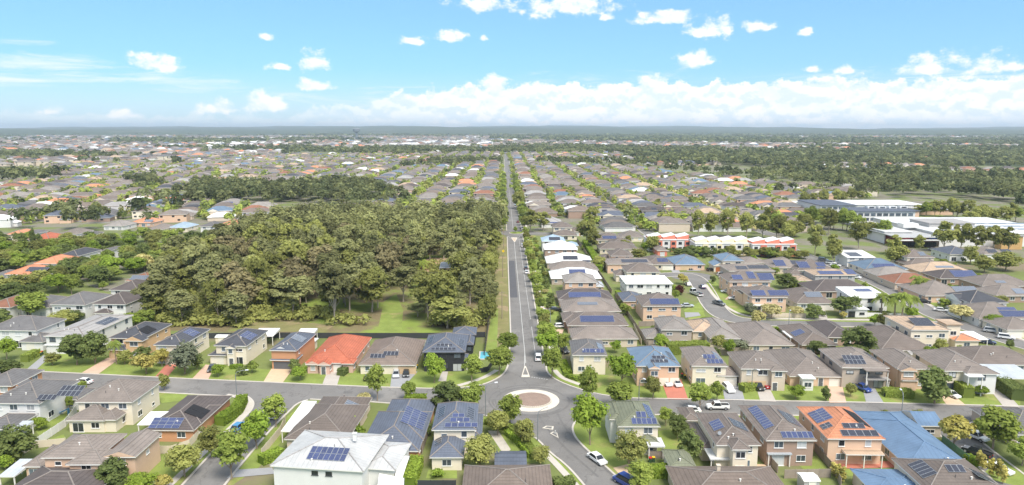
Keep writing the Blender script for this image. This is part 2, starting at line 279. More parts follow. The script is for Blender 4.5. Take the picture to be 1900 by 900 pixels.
# ---------------------------------------------------------------- mesh and object helpers
class MB:
    def __init__(s): s.v = []; s.f = []; s.m = []
    def face(s, pts, m=0):
        i = len(s.v); s.v += [tuple(p) for p in pts]; s.f.append(tuple(range(i, i+len(pts)))); s.m.append(m)
    def box(s, x0, y0, z0, x1, y1, z1, m=0, bottom=False):
        i = len(s.v)
        s.v += [(x0,y0,z0),(x1,y0,z0),(x1,y1,z0),(x0,y1,z0),(x0,y0,z1),(x1,y0,z1),(x1,y1,z1),(x0,y1,z1)]
        q = [(0,1,5,4),(1,2,6,5),(2,3,7,6),(3,0,4,7),(4,5,6,7)] + ([(3,2,1,0)] if bottom else [])
        for f in q: s.f.append(tuple(i+k for k in f)); s.m.append(m)
    def prism(s, pts, z0, z1, m=0, mtop=None):
        n = len(pts); i = len(s.v)
        s.v += [(p[0],p[1],z0) for p in pts] + [(p[0],p[1],z1) for p in pts]
        for k in range(n): s.f.append((i+k, i+(k+1)%n, i+n+(k+1)%n, i+n+k)); s.m.append(m)
        s.f.append(tuple(range(i+n, i+2*n))); s.m.append(m if mtop is None else mtop)
    def tube(s, pts, rad, n=6, m=0, cap=True):
        P = [Vector(p) for p in pts]; rings = []
        for k, p in enumerate(P):
            d = (P[min(k+1,len(P)-1)] - P[max(k-1,0)]).normalized()
            a = d.orthogonal().normalized(); b = d.cross(a); i = len(s.v)
            r = rad[k] if hasattr(rad, '__len__') else rad
            for j in range(n):
                t = 2*math.pi*j/n; s.v.append(tuple(p + a*math.cos(t)*r + b*math.sin(t)*r))
            rings.append(i)
        for a, b in zip(rings, rings[1:]):
            for j in range(n): s.f.append((a+j, a+(j+1)%n, b+(j+1)%n, b+j)); s.m.append(m)
        if cap: s.f.append(tuple(rings[-1]+j for j in range(n))); s.m.append(m)
    def mesh(s, name, mats, smooth=False):
        me = bpy.data.meshes.new(name); me.from_pydata(s.v, [], s.f)
        for k in mats: me.materials.append(MATS[k])
        me.polygons.foreach_set('material_index', s.m)
        if smooth: me.polygons.foreach_set('use_smooth', [True]*len(s.f))
        me.update(); return me
    def build(s, name, mats, parent=None, loc=(0,0,0), rz=0.0, smooth=False):
        return ob(name, s.mesh(name, mats if not isinstance(mats, str) else [mats], smooth), parent, loc, rz)
def ob(name, me, parent=None, loc=(0,0,0), rz=0.0, rot=None, scale=None):
    o = bpy.data.objects.new(name, me); COL.objects.link(o)
    o.location = loc
    if rot: o.rotation_euler = rot
    elif rz: o.rotation_euler = (0, 0, rz)
    if scale: o.scale = scale
    if parent: o.parent = parent
    return o
def tag(o, label, cat, group=None):
    o['label'] = label; o['category'] = cat
    if group: o['group'] = group
    return o
def thing(name, label, cat, loc, rz=0.0, group=None, scale=None):
    o = ob(name, None, None, (loc[0], loc[1], loc[2] if len(loc) > 2 else 0.0), rz, scale=scale)
    o.empty_display_size = 0.5
    return tag(o, label, cat, group)
def struct(name, o): o['kind'] = 'structure'; return o
def mesh_np(name, V, Fq, mats, mi=None, tint=None):
    """quads from numpy arrays: V (n,3), Fq (k,4)"""
    me = bpy.data.meshes.new(name); k = len(Fq)
    me.vertices.add(len(V)); me.vertices.foreach_set('co', np.asarray(V, np.float32).ravel())
    me.loops.add(4*k); me.loops.foreach_set('vertex_index', np.asarray(Fq, np.int32).ravel())
    me.polygons.add(k); me.polygons.foreach_set('loop_start', np.arange(0, 4*k, 4, dtype=np.int32))
    for x in mats: me.materials.append(MATS[x])
    if mi is not None: me.polygons.foreach_set('material_index', np.asarray(mi, np.int32))
    if tint is not None:
        a = me.attributes.new('tint', 'FLOAT', 'POINT'); a.data.foreach_set('value', np.asarray(tint, np.float32))
    me.update(calc_edges=True); return me
ORD = 'first second third fourth fifth sixth seventh eighth ninth tenth eleventh twelfth thirteenth fourteenth fifteenth sixteenth seventeenth eighteenth nineteenth'.split()
TENS = {20:'twent', 30:'thirt', 40:'fort', 50:'fift', 60:'sixt', 70:'sevent', 80:'eight', 90:'ninet'}
def ordn(i):
    if i < 20: return ORD[i-1]
    t, u = i//10*10, i % 10
    return TENS[t]+'ieth' if u == 0 else TENS[t]+'y-'+ORD[u-1]
NSH = [0]
def sheet(name, pts, z, m, up=0.0):
    b = MB(); NSH[0] += 1; z += 0.0006*(NSH[0] % 44)
    if up: b.prism(pts, z, z+up)
    else: b.face([(p[0], p[1], z) for p in pts])
    o = b.build(name, m); o['kind'] = 'structure'
    me = o.data
    if me.polygons[-1].normal.z < 0: me.flip_normals()
    return o
def offset(pts, d):
    """polyline moved d metres to its left"""
    out = []
    for i, p in enumerate(pts):
        a = Vector(pts[max(i-1,0)][:2]); b = Vector(pts[min(i+1,len(pts)-1)][:2]); t = (b-a).normalized()
        out.append((p[0]-t.y*d, p[1]+t.x*d))
    return out
def smooth(pts, n=3):
    for _ in range(n):
        q = [pts[0]]
        for a, b in zip(pts, pts[1:]): q += [(a[0]*.75+b[0]*.25, a[1]*.75+b[1]*.25), (a[0]*.25+b[0]*.75, a[1]*.25+b[1]*.75)]
        pts = q + [pts[-1]]
    return pts
def strip(name, pts, d0, d1, z, m, up=0.0):
    if not up: NSH[0] += 1; z += 0.0006*(NSH[0] % 44)
    a, c = offset(pts, d0), offset(pts, d1); b = MB()
    for i in range(len(pts)-1):
        q = [(*a[i], z+up), (*a[i+1], z+up), (*c[i+1], z+up), (*c[i], z+up)]
        if d1 < d0: q = q[::1]
        else: q = q[::1]
        b.face(q)
        if up:
            b.face([(*a[i], z), (*a[i+1], z), (*a[i+1], z+up), (*a[i], z+up)]); b.face([(*c[i+1], z), (*c[i], z), (*c[i], z+up), (*c[i+1], z+up)])
    o = b.build(name, m); o['kind'] = 'structure'; return o
def road(pts, w, sm=0, kerb=True, z=0.02, name='road', m='asphalt'):
    p = smooth(pts, sm) if sm else pts
    strip(name, p, w/2, -w/2, z, m)
    if kerb:
        for sd in (1, -1):
            strip('kerb', p, sd*w/2, sd*(w/2+0.42), 0.0, 'concrete', 0.13)

# ---------------------------------------------------------------- windows, doors, panels
CACHE = {}
def cached(key, fn):
    if key not in CACHE: CACHE[key] = fn()
    return CACHE[key]
def window_mesh(w, h, fr, whole, pane):
    def mk():
        b = MB(); t = 0.07
        for x0, z0, x1, z1 in ((0,0,w,t),(0,h-t,w,h),(0,t,t,h-t),(w-t,t,w,h-t)): b.box(x0, -0.07, z0, x1, 0.02, z1, 0, True)
        if w > 1.3: b.box(w/2-t/2, -0.06, t, w/2+t/2, 0.02, h-t, 0, True)
        b.box(-0.08, -0.14, -0.07, w+0.08, 0.02, -0.005, 0, True)
        if whole: b.face([(t,-0.02,t),(w-t,-0.02,t),(w-t,-0.02,h-t),(t,-0.02,h-t)], 1)
        return b.mesh('window', [fr, pane])
    return cached(('w', w, h, fr, whole, pane), mk)
def pane_mesh(w, h, pane):
    def mk():
        b = MB(); t = 0.07; b.face([(t,-0.02,t),(w-t,-0.02,t),(w-t,-0.02,h-t),(t,-0.02,h-t)]); return b.mesh('pane', [pane])
    return cached(('p', w, h, pane), mk)
def garage_mesh(w, m):
    def mk():
        b = MB(); n = 4; h = 2.15/n
        for k in range(n): b.box(0, -0.05, k*h+0.015, w, 0.02, (k+1)*h-0.015, 0, True)
        b.box(-0.02, -0.02, 0, w+0.02, 0.02, 2.17, 0, True); return b.mesh('garage_door', [m])
    return cached(('g', w, m), mk)
def door_mesh(m):
    def mk():
        b = MB(); b.box(0, -0.05, 0, 1.1, 0.02, 2.1, 0, True); b.box(-0.12, -0.09, 0, 0, 0.02, 2.22, 1, True); b.box(1.1, -0.09, 0, 1.22, 0.02, 2.22, 1, True); b.box(0, -0.09, 2.1, 1.1, 0.02, 2.22, 1, True); b.box(0.9, -0.1, 1.0, 0.98, -0.05, 1.15, 1, True)
        return b.mesh('door', [m, 'frame_white'])
    return cached(('d', m), mk)
def panel_mesh(kind, w=1.0, h=1.65):
    def mk():
        b = MB()
        b.box(0.01, 0.01, 0.05, w-0.01, h-0.01, 0.10, 0, True)
        b.face([(0.05,0.05,0.104),(w-0.05,0.05,0.104),(w-0.05,h-0.05,0.104),(0.05,h-0.05,0.104)], 1)
        return b.mesh('solar_panel', ['panel_frame' if kind != 'solar_mat' else 'solar_mat', kind])
    return cached(('s', kind, w, h), mk)

# ---------------------------------------------------------------- roofs
def roof_geo(b, blk, ov_m=1):
    """blk = (x,y,w,d,h,rt,pitch) with x,y,w,d the eave outline. slots: 0 cover, 1 fascia, 2 gable wall. Returns ridge and hip lines."""
    x, y, w, d, h, rt, p = blk; t = math.tan(R(p)); x1, y1 = x+w, y+d; fz = h-0.2
    c = [(x,y),(x1,y),(x1,y1),(x,y1)]; lines = []
    if rt == 'flat':
        b.box(x, y, h-0.25, x1, y1, h, 0, True); return lines
    for k in range(4):
        a, e = c[k], c[(k+1)%4]; b.face([(*a,fz),(*e,fz),(*e,h),(*a,h)], ov_m)
    b.face([(*q,fz) for q in c[::-1]], ov_m)
    E = [(*q,h) for q in c]
    if rt == 'skil':
        zt = h+d*t; T = [(x,y1,zt),(x1,y1,zt)]
        b.face([E[0],E[1],T[1],T[0]]); b.face([E[1],E[2],T[1]], 2); b.face([E[3],E[0],T[0]], 2); b.face([E[2],E[3],T[0],T[1]], 2)
    elif rt == 'gabF':
        zt = h+w/2*t; f, k = (x+w/2, y-0.0, zt), (x+w/2, y1, zt)
        b.face([E[1],E[2],k,f]); b.face([E[3],E[0],f,k]); b.face([E[0],E[1],f], 2); b.face([E[2],E[3],k], 2); lines = [(f,k)]
    elif rt == 'gabS':
        zt = h+d/2*t; f, k = (x, y+d/2, zt), (x1, y+d/2, zt)
        b.face([E[0],E[1],k,f]); b.face([E[2],E[3],f,k]); b.face([E[1],E[2],k], 2); b.face([E[3],E[0],f], 2); lines = [(f,k)]
    else:
        if w >= d:
            zt = h+d/2*t; f, k = (x+d/2, y+d/2, zt), (x1-d/2, y+d/2, zt)
            if w-d < 0.3: f = k = (x+w/2, y+d/2, zt)
            b.face([E[0],E[1],k,f] if f != k else [E[0],E[1],k]); b.face([E[1],E[2],k]); b.face([E[2],E[3],f,k] if f != k else [E[2],E[3],f]); b.face([E[3],E[0],f])
            lines = [(E[0],f),(E[3],f),(E[1],k),(E[2],k)] + ([(f,k)] if f != k else [])
        else:
            zt = h+w/2*t; f, k = (x+w/2, y+w/2, zt), (x+w/2, y1-w/2, zt)
            b.face([E[0],E[1],f]); b.face([E[1],E[2],k,f]); b.face([E[2],E[3],k]); b.face([E[3],E[0],f,k])
            lines = [(E[0],f),(E[1],f),(E[2],k),(E[3],k),(f,k)]
    return lines

OV = 0.45
HOUSES = []
def house(label, FL, FR, depth, st=1, roof='brown', wall='cream', rot=0.0, pitch=23, rt='hip', ext=(), garage=(), door=None, solar=(), fascia='trim', fr='frame_white', detail=2, wins=True, name='house', eave=None, sides=None, cap='cap', cat='house', seed=None, chimney=None, dish=None, wlist=()):
    """FL, FR: the two eave corners of the camera-facing side. ext: (FL, FR, depth, eave, roof type, {wall, roof, open, pitch}) in world points."""
    rng = random.Random(seed if seed is not None else label)
    ex = Vector((math.cos(R(rot)), math.sin(R(rot)))); ey = Vector((-ex.y, ex.x))
    A = Vector(FL); Wd = max(3.0, (Vector(FR)-A).dot(ex)); e = eave or (2.75 if st == 1 else 5.5)
    root = thing(name, label, cat, (A.x, A.y, 0), R(rot)); HOUSES.append((A.x+Wd/2*ex.x, A.y+Wd/2*ex.y, Wd, depth))
    blocks = [((0, 0, Wd, depth, e, rt, pitch), dict(wall=wall, roof=roof))]
    for (a, c, dd, hh, r2, *o) in ext:
        o = dict(o[0]) if o else {}
        q = Vector(a)-A; w2 = max(1.5, (Vector(c)-Vector(a)).dot(ex)); o.setdefault('wall', wall); o.setdefault('roof', roof)
        blocks.append(((q.dot(ex), q.dot(ey), w2, dd, hh, r2, o.get('pitch', pitch if r2 != 'flat' else 0)), o))
    # walls, one part for each finish
    for wm in dict.fromkeys(o['wall'] for _, o in blocks if not o.get('open')):
        b = MB()
        for k, ((x,y,w,d,h,r_,p), o) in enumerate(blocks):
            if o['wall'] == wm and not o.get('open'):
                q = min(OV, w*0.12) + 0.004*k; b.box(x+q, y+q, -0.3, x+w-q, y+d-q, h-0.19 if r_ != 'flat' else h-0.24, 0)
        b.build('wall', 'wall_'+wm, root)
    roofs = {}
    for rm in dict.fromkeys(o['roof'] for _, o in blocks):
        b = MB(); lines = []; wm = wall
        for k, (bl, o) in enumerate(blocks):
            if o['roof'] == rm:
                bl = tuple(bl[:4]) + (bl[4]+0.003*k,) + tuple(bl[5:])
                lines += roof_geo(b, bl); wm = o['wall']
        ro = b.build('roof', ['roof_'+rm, fascia, 'wall_'+wm], root); roofs[rm] = ro
        if lines and detail >= 1:
            c = MB()
            for f, k in lines: c.tube([f, k], 0.13 if detail == 2 else 0.16, 5)
            cp = c.build('ridge_cap', cap if rm not in ('white','blue','sky') else 'roof_'+rm, ro); cp['kind'] = 'stuff'
    for k, ((x,y,w,d,h,r_,p), o) in enumerate(blocks):
        if o.get('open'):
            pm = cached(('post', round(h,1)), lambda: (lambda b: (b.box(-0.09,-0.09,0,0.09,0.09,h-0.15), b.mesh('post', ['trim']))[1])(MB()))
            for px in (x+0.3, x+w-0.3) if w < 7 else (x+0.3, x+w/2, x+w-0.3): ob('post', pm, root, (px, y+0.3, 0))
    # openings
    busy = []
    def face_at(k, face, a, z, me, nm, par=root):
        (x,y,w,d,h,r_,p), o = blocks[k]; q = min(OV, w*0.12) + 0.004*k
        if face == 'F': return ob(nm, me, par, (x+a, y+q, z))
        if face == 'R': return ob(nm, me, par, (x+w-q, y+a, z), R(90))
        return ob(nm, me, par, (x+q, y+a, z), R(-90))
    for (k, a, gw, gm) in garage:
        face_at(k, 'F', a, 0.0, garage_mesh(gw, gm), 'garage_door'); busy.append((k, 'F', a-0.3, a+gw+0.3, 0))
    if door:
        face_at(door[0], 'F', door[1], 0.05, door_mesh(door[2] if len(door) > 2 else 'garage_dark'), 'door'); busy.append((door[0], 'F', door[1]-0.4, door[1]+1.6, 0))
    for (f_, a_, z_, w_, h_) in wlist:
        wo = face_at(0, f_, a_, z_, window_mesh(w_, h_, fr, False, 'pane_dark'), 'window'); ob('pane', pane_mesh(w_, h_, 'pane_dark'), wo)
    if wins:
        mid = A + ex*(Wd/2) + ey*(depth/2)
        fc = sides or ('F' + ('R' if mid.x < 0 else 'L'))
        for k, ((x,y,w,d,h,r_,p), o) in enumerate(blocks):
            if o.get('open') or o.get('blank'): continue
            for face in fc:
                ln = w if face == 'F' else d
                for s_ in range(2 if h > 4.5 else 1):
                    n = max(1, int((ln-1.2)/(3.4 if face == 'F' else 4.6))); step = (ln-1.0)/n
                    for i in range(n):
                        if face != 'F' and rng.random() < 0.3: continue
                        ww = rng.choice((1.2, 1.8, 1.8, 2.4) if face == 'F' else (0.8, 1.2, 1.8)); hh = 1.3 if rng.random() < 0.8 else 0.8
                        if s_ == 0 and face == 'F' and ww == 2.4: hh = 2.1
                        ww = min(ww, step-0.4)
                        if ww < 0.6: continue
                        ww = min((0.8,1.2,1.8,2.4), key=lambda q: abs(q-ww)); a = 0.5+step*(i+0.5)-ww/2; z = (0.95 if hh < 2 else 0.08)+2.8*s_
                        if h-0.3 < z+hh: z = h-0.35-hh
                        if any(bk == k and bf == face and a < b1 and a+ww > b0 and s_ == bs for bk, bf, b0, b1, bs in busy): continue
                        cx, cy = (x+a+ww/2, y+0.3) if face == 'F' else ((x+w-0.3, y+a) if face == 'R' else (x+0.3, y+a))
                        if any(j != k and X-0.1 < cx < X+W_+0.1 and Y-0.6 < cy < Y+D_+0.6 and z < H_+0.6 and not oo.get('open') for j, ((X,Y,W_,D_,H_,_r,_p), oo) in enumerate(blocks)): continue
                        if face == 'L': a += ww
                        pn = rng.choice(('pane','pane','pane_dark','curtain'))
                        if detail == 2:
                            wo = face_at(k, face, a, z, window_mesh(ww, hh, fr, False, pn), 'window'); ob('pane', pane_mesh(ww, hh, pn), wo)
                        else: face_at(k, face, a, z, window_mesh(ww, hh, fr, True, pn), 'window')
    for (k, face, a, s_, nc, nr, kind, *pw) in solar:
        (x,y,w,d,h,r_,p), o = blocks[k]; pr = R(p); pw_, ph_ = pw[0] if pw else (1.0, 1.65)
        tilt = pr if not (r_ in ('flat',)) else 0.0
        if r_ == 'skil' and face != 'F': tilt = 0.0
        def spot(al, up):
            hz, zz = up*math.cos(tilt), h+0.04+up*math.sin(tilt)
            if face == 'F': return (x+al, y+hz, zz), 0.0
            if face == 'R': return (x+w-hz, y+al, zz), R(90)
            return (x+hz, y+d-al, zz), R(-90)
        if detail == 2:
            me = panel_mesh(kind, pw_, ph_)
            for i in range(nc):
                for j in range(nr):
                    loc, rz = spot(a+i*(pw_+0.03), s_+j*(ph_+0.03)); ob('solar_panel', me, roofs[o['roof']], loc, rot=(tilt, 0, rz))
        else:
            loc, rz = spot(a, s_); ob('solar_array', panel_mesh(kind, round(nc*pw_,1), round(nr*ph_,1)), roofs[o['roof']], loc, rot=(tilt, 0, rz))
    if detail == 2 and rt == 'hip':
        vm = cached('vent', lambda: (lambda b: (b.tube([(0,0,-.1),(0,0,.28),(0,0,.42)], [.13,.13,.2], 8), b.mesh('roof_vent', ['trim']))[1])(MB()))
        wm_ = cached('pipe', lambda: (lambda b: (b.tube([(0,0,-.1),(0,0,.55)], [.06,.06], 6), b.mesh('vent_pipe', ['trim_dark']))[1])(MB()))
        for i in range(rng.choice((1,2,2,3))):
            a, q = rng.uniform(.3,.7)*Wd, rng.uniform(1.2, min(Wd,depth)*.36); ob('roof_vent' if i % 2 == 0 else 'vent_pipe', vm if i % 2 == 0 else wm_, roofs[roof], (a, q, e+q*math.tan(R(pitch))))
    if chimney:
        x, y, z = chimney; b = MB(); b.box(-0.3,-0.3,0,0.3,0.3,1.4,0); b.box(-0.38,-0.38,1.4,0.38,0.38,1.52,0,True); b.build('chimney', 'wall_'+wall, roofs[roof], (x, y, z))
    if dish:
        x, y, z = dish; b = MB(); b.tube([(0,0,0),(0,0,0.5)], 0.03, 5); b.tube([(0,-0.05,0.55),(0,-0.2,0.62)], [0.12,0.38], 10); b.build('satellite_dish', 'steel', roofs[roof], (x, y, z))
    return root

# ---------------------------------------------------------------- cars
def car_parts(kind):
    """list of (part name, mesh maker, material slots)"""
    def mk():
        if kind == 'ute': L_, W_, H_ = 5.2, 1.86, 1.78; low = [(0,.45),(0,.72),(.15,.95),(1.25,1.05),(5.15,1.05),(5.2,.9),(5.2,.45)]; cab = (1.2, 3.25, 1.75, 3.1)
        elif kind == 'suv': L_, W_, H_ = 4.7, 1.86, 1.70; low = [(0,.38),(0,.70),(.12,.92),(1.2,1.05),(4.6,1.05),(4.7,.8),(4.7,.38)]; cab = (1.1, 4.62, 1.75, 4.3)
        elif kind == 'hatch': L_, W_, H_ = 4.2, 1.76, 1.48; low = [(0,.32),(0,.62),(.12,.78),(1.1,.92),(4.1,.95),(4.2,.75),(4.2,.32)]; cab = (1.0, 4.12, 1.75, 3.7)
        elif kind == 'van': L_, W_, H_ = 5.1, 1.95, 2.05; low = [(0,.38),(0,.80),(.12,1.0),(.75,1.15),(5.05,1.15),(5.1,.8),(5.1,.38)]; cab = (.65, 5.08, 1.35, 5.0)
        elif kind == 'truck': L_, W_, H_ = 6.4, 2.2, 2.35; low = [(0,.55),(0,1.1),(.05,1.3),(1.9,1.3),(1.95,1.0),(6.35,1.0),(6.4,.9),(6.4,.55)]; cab = (.06, 1.95, .35, 1.9)
        else: L_, W_, H_ = 4.8, 1.82, 1.44; low = [(0,.32),(0,.62),(.15,.76),(1.25,.88),(4.0,.92),(4.7,.88),(4.8,.7),(4.8,.32)]; cab = (1.15, 4.2, 1.95, 3.65)
        hw = W_/2; b = MB(); rings = []
        for yy, ins in ((-hw,.07),(-hw+.09,0),(hw-.09,0),(hw,.07)):
            cx, cz = L_/2, .62; i = len(b.v)
            for (px, pz) in low: b.v.append((px+(ins if px < cx else -ins), yy, pz-(ins if pz > cz else -ins)))
            rings.append(i)
        n = len(low)
        for a, c in zip(rings, rings[1:]):
            for j in range(n): b.f.append((a+j, a+(j+1)%n, c+(j+1)%n, c+j)); b.m.append(0)
        b.f.append(tuple(rings[0]+j for j in range(n))[::-1]); b.m.append(0); b.f.append(tuple(rings[-1]+j for j in range(n))); b.m.append(0)
        zb = max(z for x, z in low if x > cab[0]-0.2 and x < cab[1]) - 0.05; hb, ht = hw-.05, hw-.24
        B = [(cab[0],-hb,zb),(cab[1],-hb,zb),(cab[1],hb,zb),(cab[0],hb,zb)]; T = [(cab[2],-ht,H_),(cab[3],-ht,H_),(cab[3],ht,H_),(cab[2],ht,H_)]
        i = len(b.v); b.v += B+T
        for f in ((0,1,5,4),(1,2,6,5),(2,3,7,6),(3,0,4,7),(4,5,6,7)): b.f.append(tuple(i+k for k in f)); b.m.append(0)
        if kind == 'ute':
            b.box(3.3,-hw+.1,1.03,5.1,hw-.1,1.08,1)
            for y0, y1 in ((-hw+.02,-hw+.1),(hw-.1,hw-.02)): b.box(3.28,y0,1.0,5.15,y1,1.28,0)
            b.box(5.08,-hw+.1,1.0,5.16,hw-.1,1.28,0)
        if kind == 'truck':
            b.box(2.1,-1.1,1.0,6.4,1.1,1.12,1)
            for y0, y1 in ((-1.12,-1.05),(1.05,1.12)): b.box(2.1,y0,1.1,6.4,y1,1.5,0)
        out = [('body', b.mesh('car_body', ['paint_white', 'rubber']), (0,0,0))]
        def glass(nm, q, push):
            c = MB(); P = [Vector(v) for v in q]; m_ = sum(P, Vector())/4
            c.face([v.lerp(m_, 0.09)+Vector(push) for v in P]); return (nm, c.mesh(nm, ['car_glass']), (0,0,0))
        out += [glass('windscreen', [B[3],B[0],T[0],T[3]], (-.012,0,.012)), glass('rear_window', [B[1],B[2],T[2],T[1]], (.012,0,.012)), glass('side_window', [B[0],B[1],T[1],T[0]], (0,-.012,.004)), glass('side_window', [B[2],B[3],T[3],T[2]], (0,.012,.004))]
        wr = .40 if kind in ('ute','truck') else .34
        def wheel():
            c = MB(); c.tube([(0,-.11,0),(0,.11,0)], wr, 14); i = len(c.v); c.face([(wr*math.cos(t),-.11,wr*math.sin(t)) for t in [2*math.pi*k/14 for k in range(14)]]); return c.mesh('wheel', ['rubber'])
        def rim():
            c = MB(); 
            for y_ in (-.118,.118): c.face([(wr*.62*math.cos(t),y_,wr*.62*math.sin(t)) for t in [2*math.pi*k/10 for k in range(10)]])
            return c.mesh('rim', ['rim'])
        wm, rm = wheel(), rim()
        for wx in (.82, L_-.95):
            for wy in (-hw+.10, hw-.10): out.append(('wheel', wm, (wx, wy, wr), rm))
        def lamp(nm, m_):
            c = MB(); c.box(-.03,-.2,-.08,.03,.2,.08,0,True); return c.mesh(nm, [m_])
        hl, tl = lamp('headlight','headlight'), lamp('taillight','taillight'); hz = low[2][1]-.14
        for wy in (-hw+.34, hw-.34): out += [('headlight', hl, (.0, wy, hz)), ('taillight', tl, (L_, wy, hz+.06))]
        return out, L_
    return cached(('car', kind), mk)
def car(label, at, kind='sedan', colour='white', heading=0.0, group='cars and utes parked along the streets'):
    """heading: degrees from +X that the nose points to; at = centre on the ground"""
    parts, L_ = car_parts(kind); a = R(heading)
    nm = {'ute':'parked_ute','van':'parked_van','truck':'parked_truck'}.get(kind, 'parked_car')
    root = thing(nm, label, {'ute':'ute','van':'van','truck':'truck'}.get(kind, 'car'), (at[0]+math.cos(a)*L_/2, at[1]+math.sin(a)*L_/2, 0.06), a+math.pi, group)
    for (nm, me, loc, *rm) in parts:
        o = ob(nm, me, root, loc)
        if nm == 'body': o.material_slots[0].link = 'OBJECT'; o.material_slots[0].material = MATS['paint_'+colour]
        if rm: ob('rim', rm[0], o)
    return root

# ---------------------------------------------------------------- plants
def leaf_quads(P, Nn, size, rng, tint=None, spread=0.62):
    """one leafy quad at every point P with normal near Nn"""
    n = len(P); Nn = Nn + rng.normal(0, spread*0.5, (n,3)); Nn /= np.linalg.norm(Nn, axis=1)[:,None]+1e-9
    t = np.cross(Nn, rng.normal(0,1,(n,3))); t /= np.linalg.norm(t, axis=1)[:,None]+1e-9
    b = np.cross(Nn, t); s = (size*rng.uniform(0.6,1.35,n))[:,None]; r = rng.uniform(0.55,1.0,(n,1))
    V = np.stack([P-t*s-b*s*r*0.6, P+t*s*0.7-b*s*r, P+t*s+b*s*r*0.6, P-t*s*0.6+b*s*r], 1).reshape(-1,3)
    return V, np.arange(4*n).reshape(-1,4), (np.repeat(tint, 4) if tint is not None else None)
def crown_points(rng, w, z0, z1, nclump, per, shape='round', cl=0.26):
    """clumps of leaves through a crown of width w between heights z0 and z1"""
    P = []; Nn = []; T = []; h = z1-z0
    for k in range(nclump):
        while True:
            d = rng.normal(0,1,3); d /= np.linalg.norm(d); r = rng.uniform(0.25,1.0)**0.5*0.80
            c = d*r
            zt = (c[2]+1)/2
            lim = {'round':1.0,'oval':1-0.35*max(0,zt-0.4),'gum':1.0 if zt > 0.35 else 0.5+zt*1.2,'cone':1.15-0.95*zt,'vase':0.55+0.6*zt}[shape]
            if math.hypot(c[0],c[1]) < 0.86*lim: break
        c = np.array([c[0]*w/2, c[1]*w/2, z0+h*0.5+c[2]*h/2])
        rc = w*cl*rng.uniform(0.45,1.25)
        q = rng.normal(0,1,(per,3)); q /= np.linalg.norm(q,axis=1)[:,None]; q[:,2] = np.where(q[:,2] < -0.35, -q[:,2], q[:,2])
        rad = rng.uniform(0.45,1.05,(per,1))
        P.append(c+q*rad*rc*np.array([1,1,0.78])); Nn.append(q*0.8+np.array([0,0,0.35])); T.append(np.full(per, rng.uniform()))
    P = np.concatenate(P); a = rng.uniform(0,3.14); e = rng.uniform(0.82,1.0); c_, s_ = math.cos(a), math.sin(a)   # no crown is round in plan
    u, v = P[:,0]*c_+P[:,1]*s_, (-P[:,0]*s_+P[:,1]*c_)*e; lean = rng.uniform(-0.05,0.05,2)*w
    P = np.column_stack([u*c_-v*s_+lean[0]*(P[:,2]-z0)/h, u*s_+v*c_+lean[1]*(P[:,2]-z0)/h, P[:,2]])
    return P, np.concatenate(Nn), np.concatenate(T)
TREES = {}
def tree_kind(key, n, w, h, base, nclump, per, leaf, size, shape, bark, forks, cl=0.26, tr=0.22):
    TREES[key] = (w, h, [])
    for v in range(n):
        rng = np.random.default_rng(abs(hash((len(TREES), v))) % 9999+17*v+len(TREES)*101)
        P, Nn, T = crown_points(rng, w, base, h, nclump, per, shape, cl)
        V, Fq, T4 = leaf_quads(P, Nn, size, rng, T)
        cm = mesh_np('crown', V, Fq, [leaf], tint=T4)
        b = MB(); bend = rng.uniform(-0.03,0.03,2)*h
        top = np.array([bend[0], bend[1], base+0.35*(h-base)])
        b.tube([(0,0,-0.3),(bend[0]*0.4,bend[1]*0.4,base*0.5),(bend[0]*.8,bend[1]*.8,base),tuple(top)], [tr*1.25,tr,tr*0.8,tr*0.4], 7)
        for k in range(forks):
            i = rng.integers(len(P)); e = P[i]*np.array([.8,.8,.95]); s = np.array([bend[0]*.7, bend[1]*.7, base*rng.uniform(0.7,1.15)])
            m_ = (s+e)/2+np.array([0,0,-0.05*h])
            b.tube([tuple(s),tuple(m_),tuple(e)], [tr*.5,tr*.35,tr*.12], 5)
        TREES[key][2].append((b.mesh('trunk', [bark], True), cm))
tree_kind('gum', 7, 11, 17, 4.6, 26, 130, 'leaf_gum', 0.40, 'gum', 'bark_pale', 6, cl=0.20)
tree_kind('gumb', 3, 10, 16, 4.2, 26, 120, 'leaf_gum_brown', 0.40, 'gum', 'bark', 5, cl=0.20)
tree_kind('gumg', 4, 10, 14, 3.2, 26, 120, 'leaf_olive', 0.38, 'gum', 'bark_pale', 5, cl=0.21)
tree_kind('street', 7, 7, 9, 2.0, 38, 115, 'leaf_street', 0.25, 'oval', 'bark', 5, cl=0.22, tr=0.16)
tree_kind('bright', 4, 7, 8, 1.8, 38, 115, 'leaf_bright', 0.25, 'oval', 'bark', 5, cl=0.22, tr=0.15)
tree_kind('dark', 3, 7, 8, 1.0, 42, 105, 'leaf_dark', 0.26, 'round', 'bark', 3, cl=0.22, tr=0.18)
tree_kind('olive', 3, 7, 7, 1.4, 42, 100, 'leaf_olive', 0.25, 'round', 'bark', 4, cl=0.22, tr=0.18)
tree_kind('gold', 2, 5, 5, 1.2, 26, 90, 'leaf_gold', 0.22, 'round', 'bark', 4, cl=0.22, tr=0.12)
tree_kind('cream', 2, 5, 4.6, 1.0, 26, 90, 'leaf_cream', 0.22, 'round', 'bark', 4, cl=0.22, tr=0.12)
tree_kind('silver', 2, 6, 6, 0.6, 30, 90, 'leaf_silver', 0.22, 'round', 'bark', 3, cl=0.22, tr=0.14)
tree_kind('cone', 2, 1.3, 4.2, 0.15, 22, 40, 'leaf_gold', 0.14, 'cone', 'bark', 0, cl=0.30, tr=0.06)
tree_kind('shrub', 3, 2.2, 1.7, 0.1, 14, 42, 'leaf_street', 0.16, 'round', 'bark', 2, cl=0.26, tr=0.05)
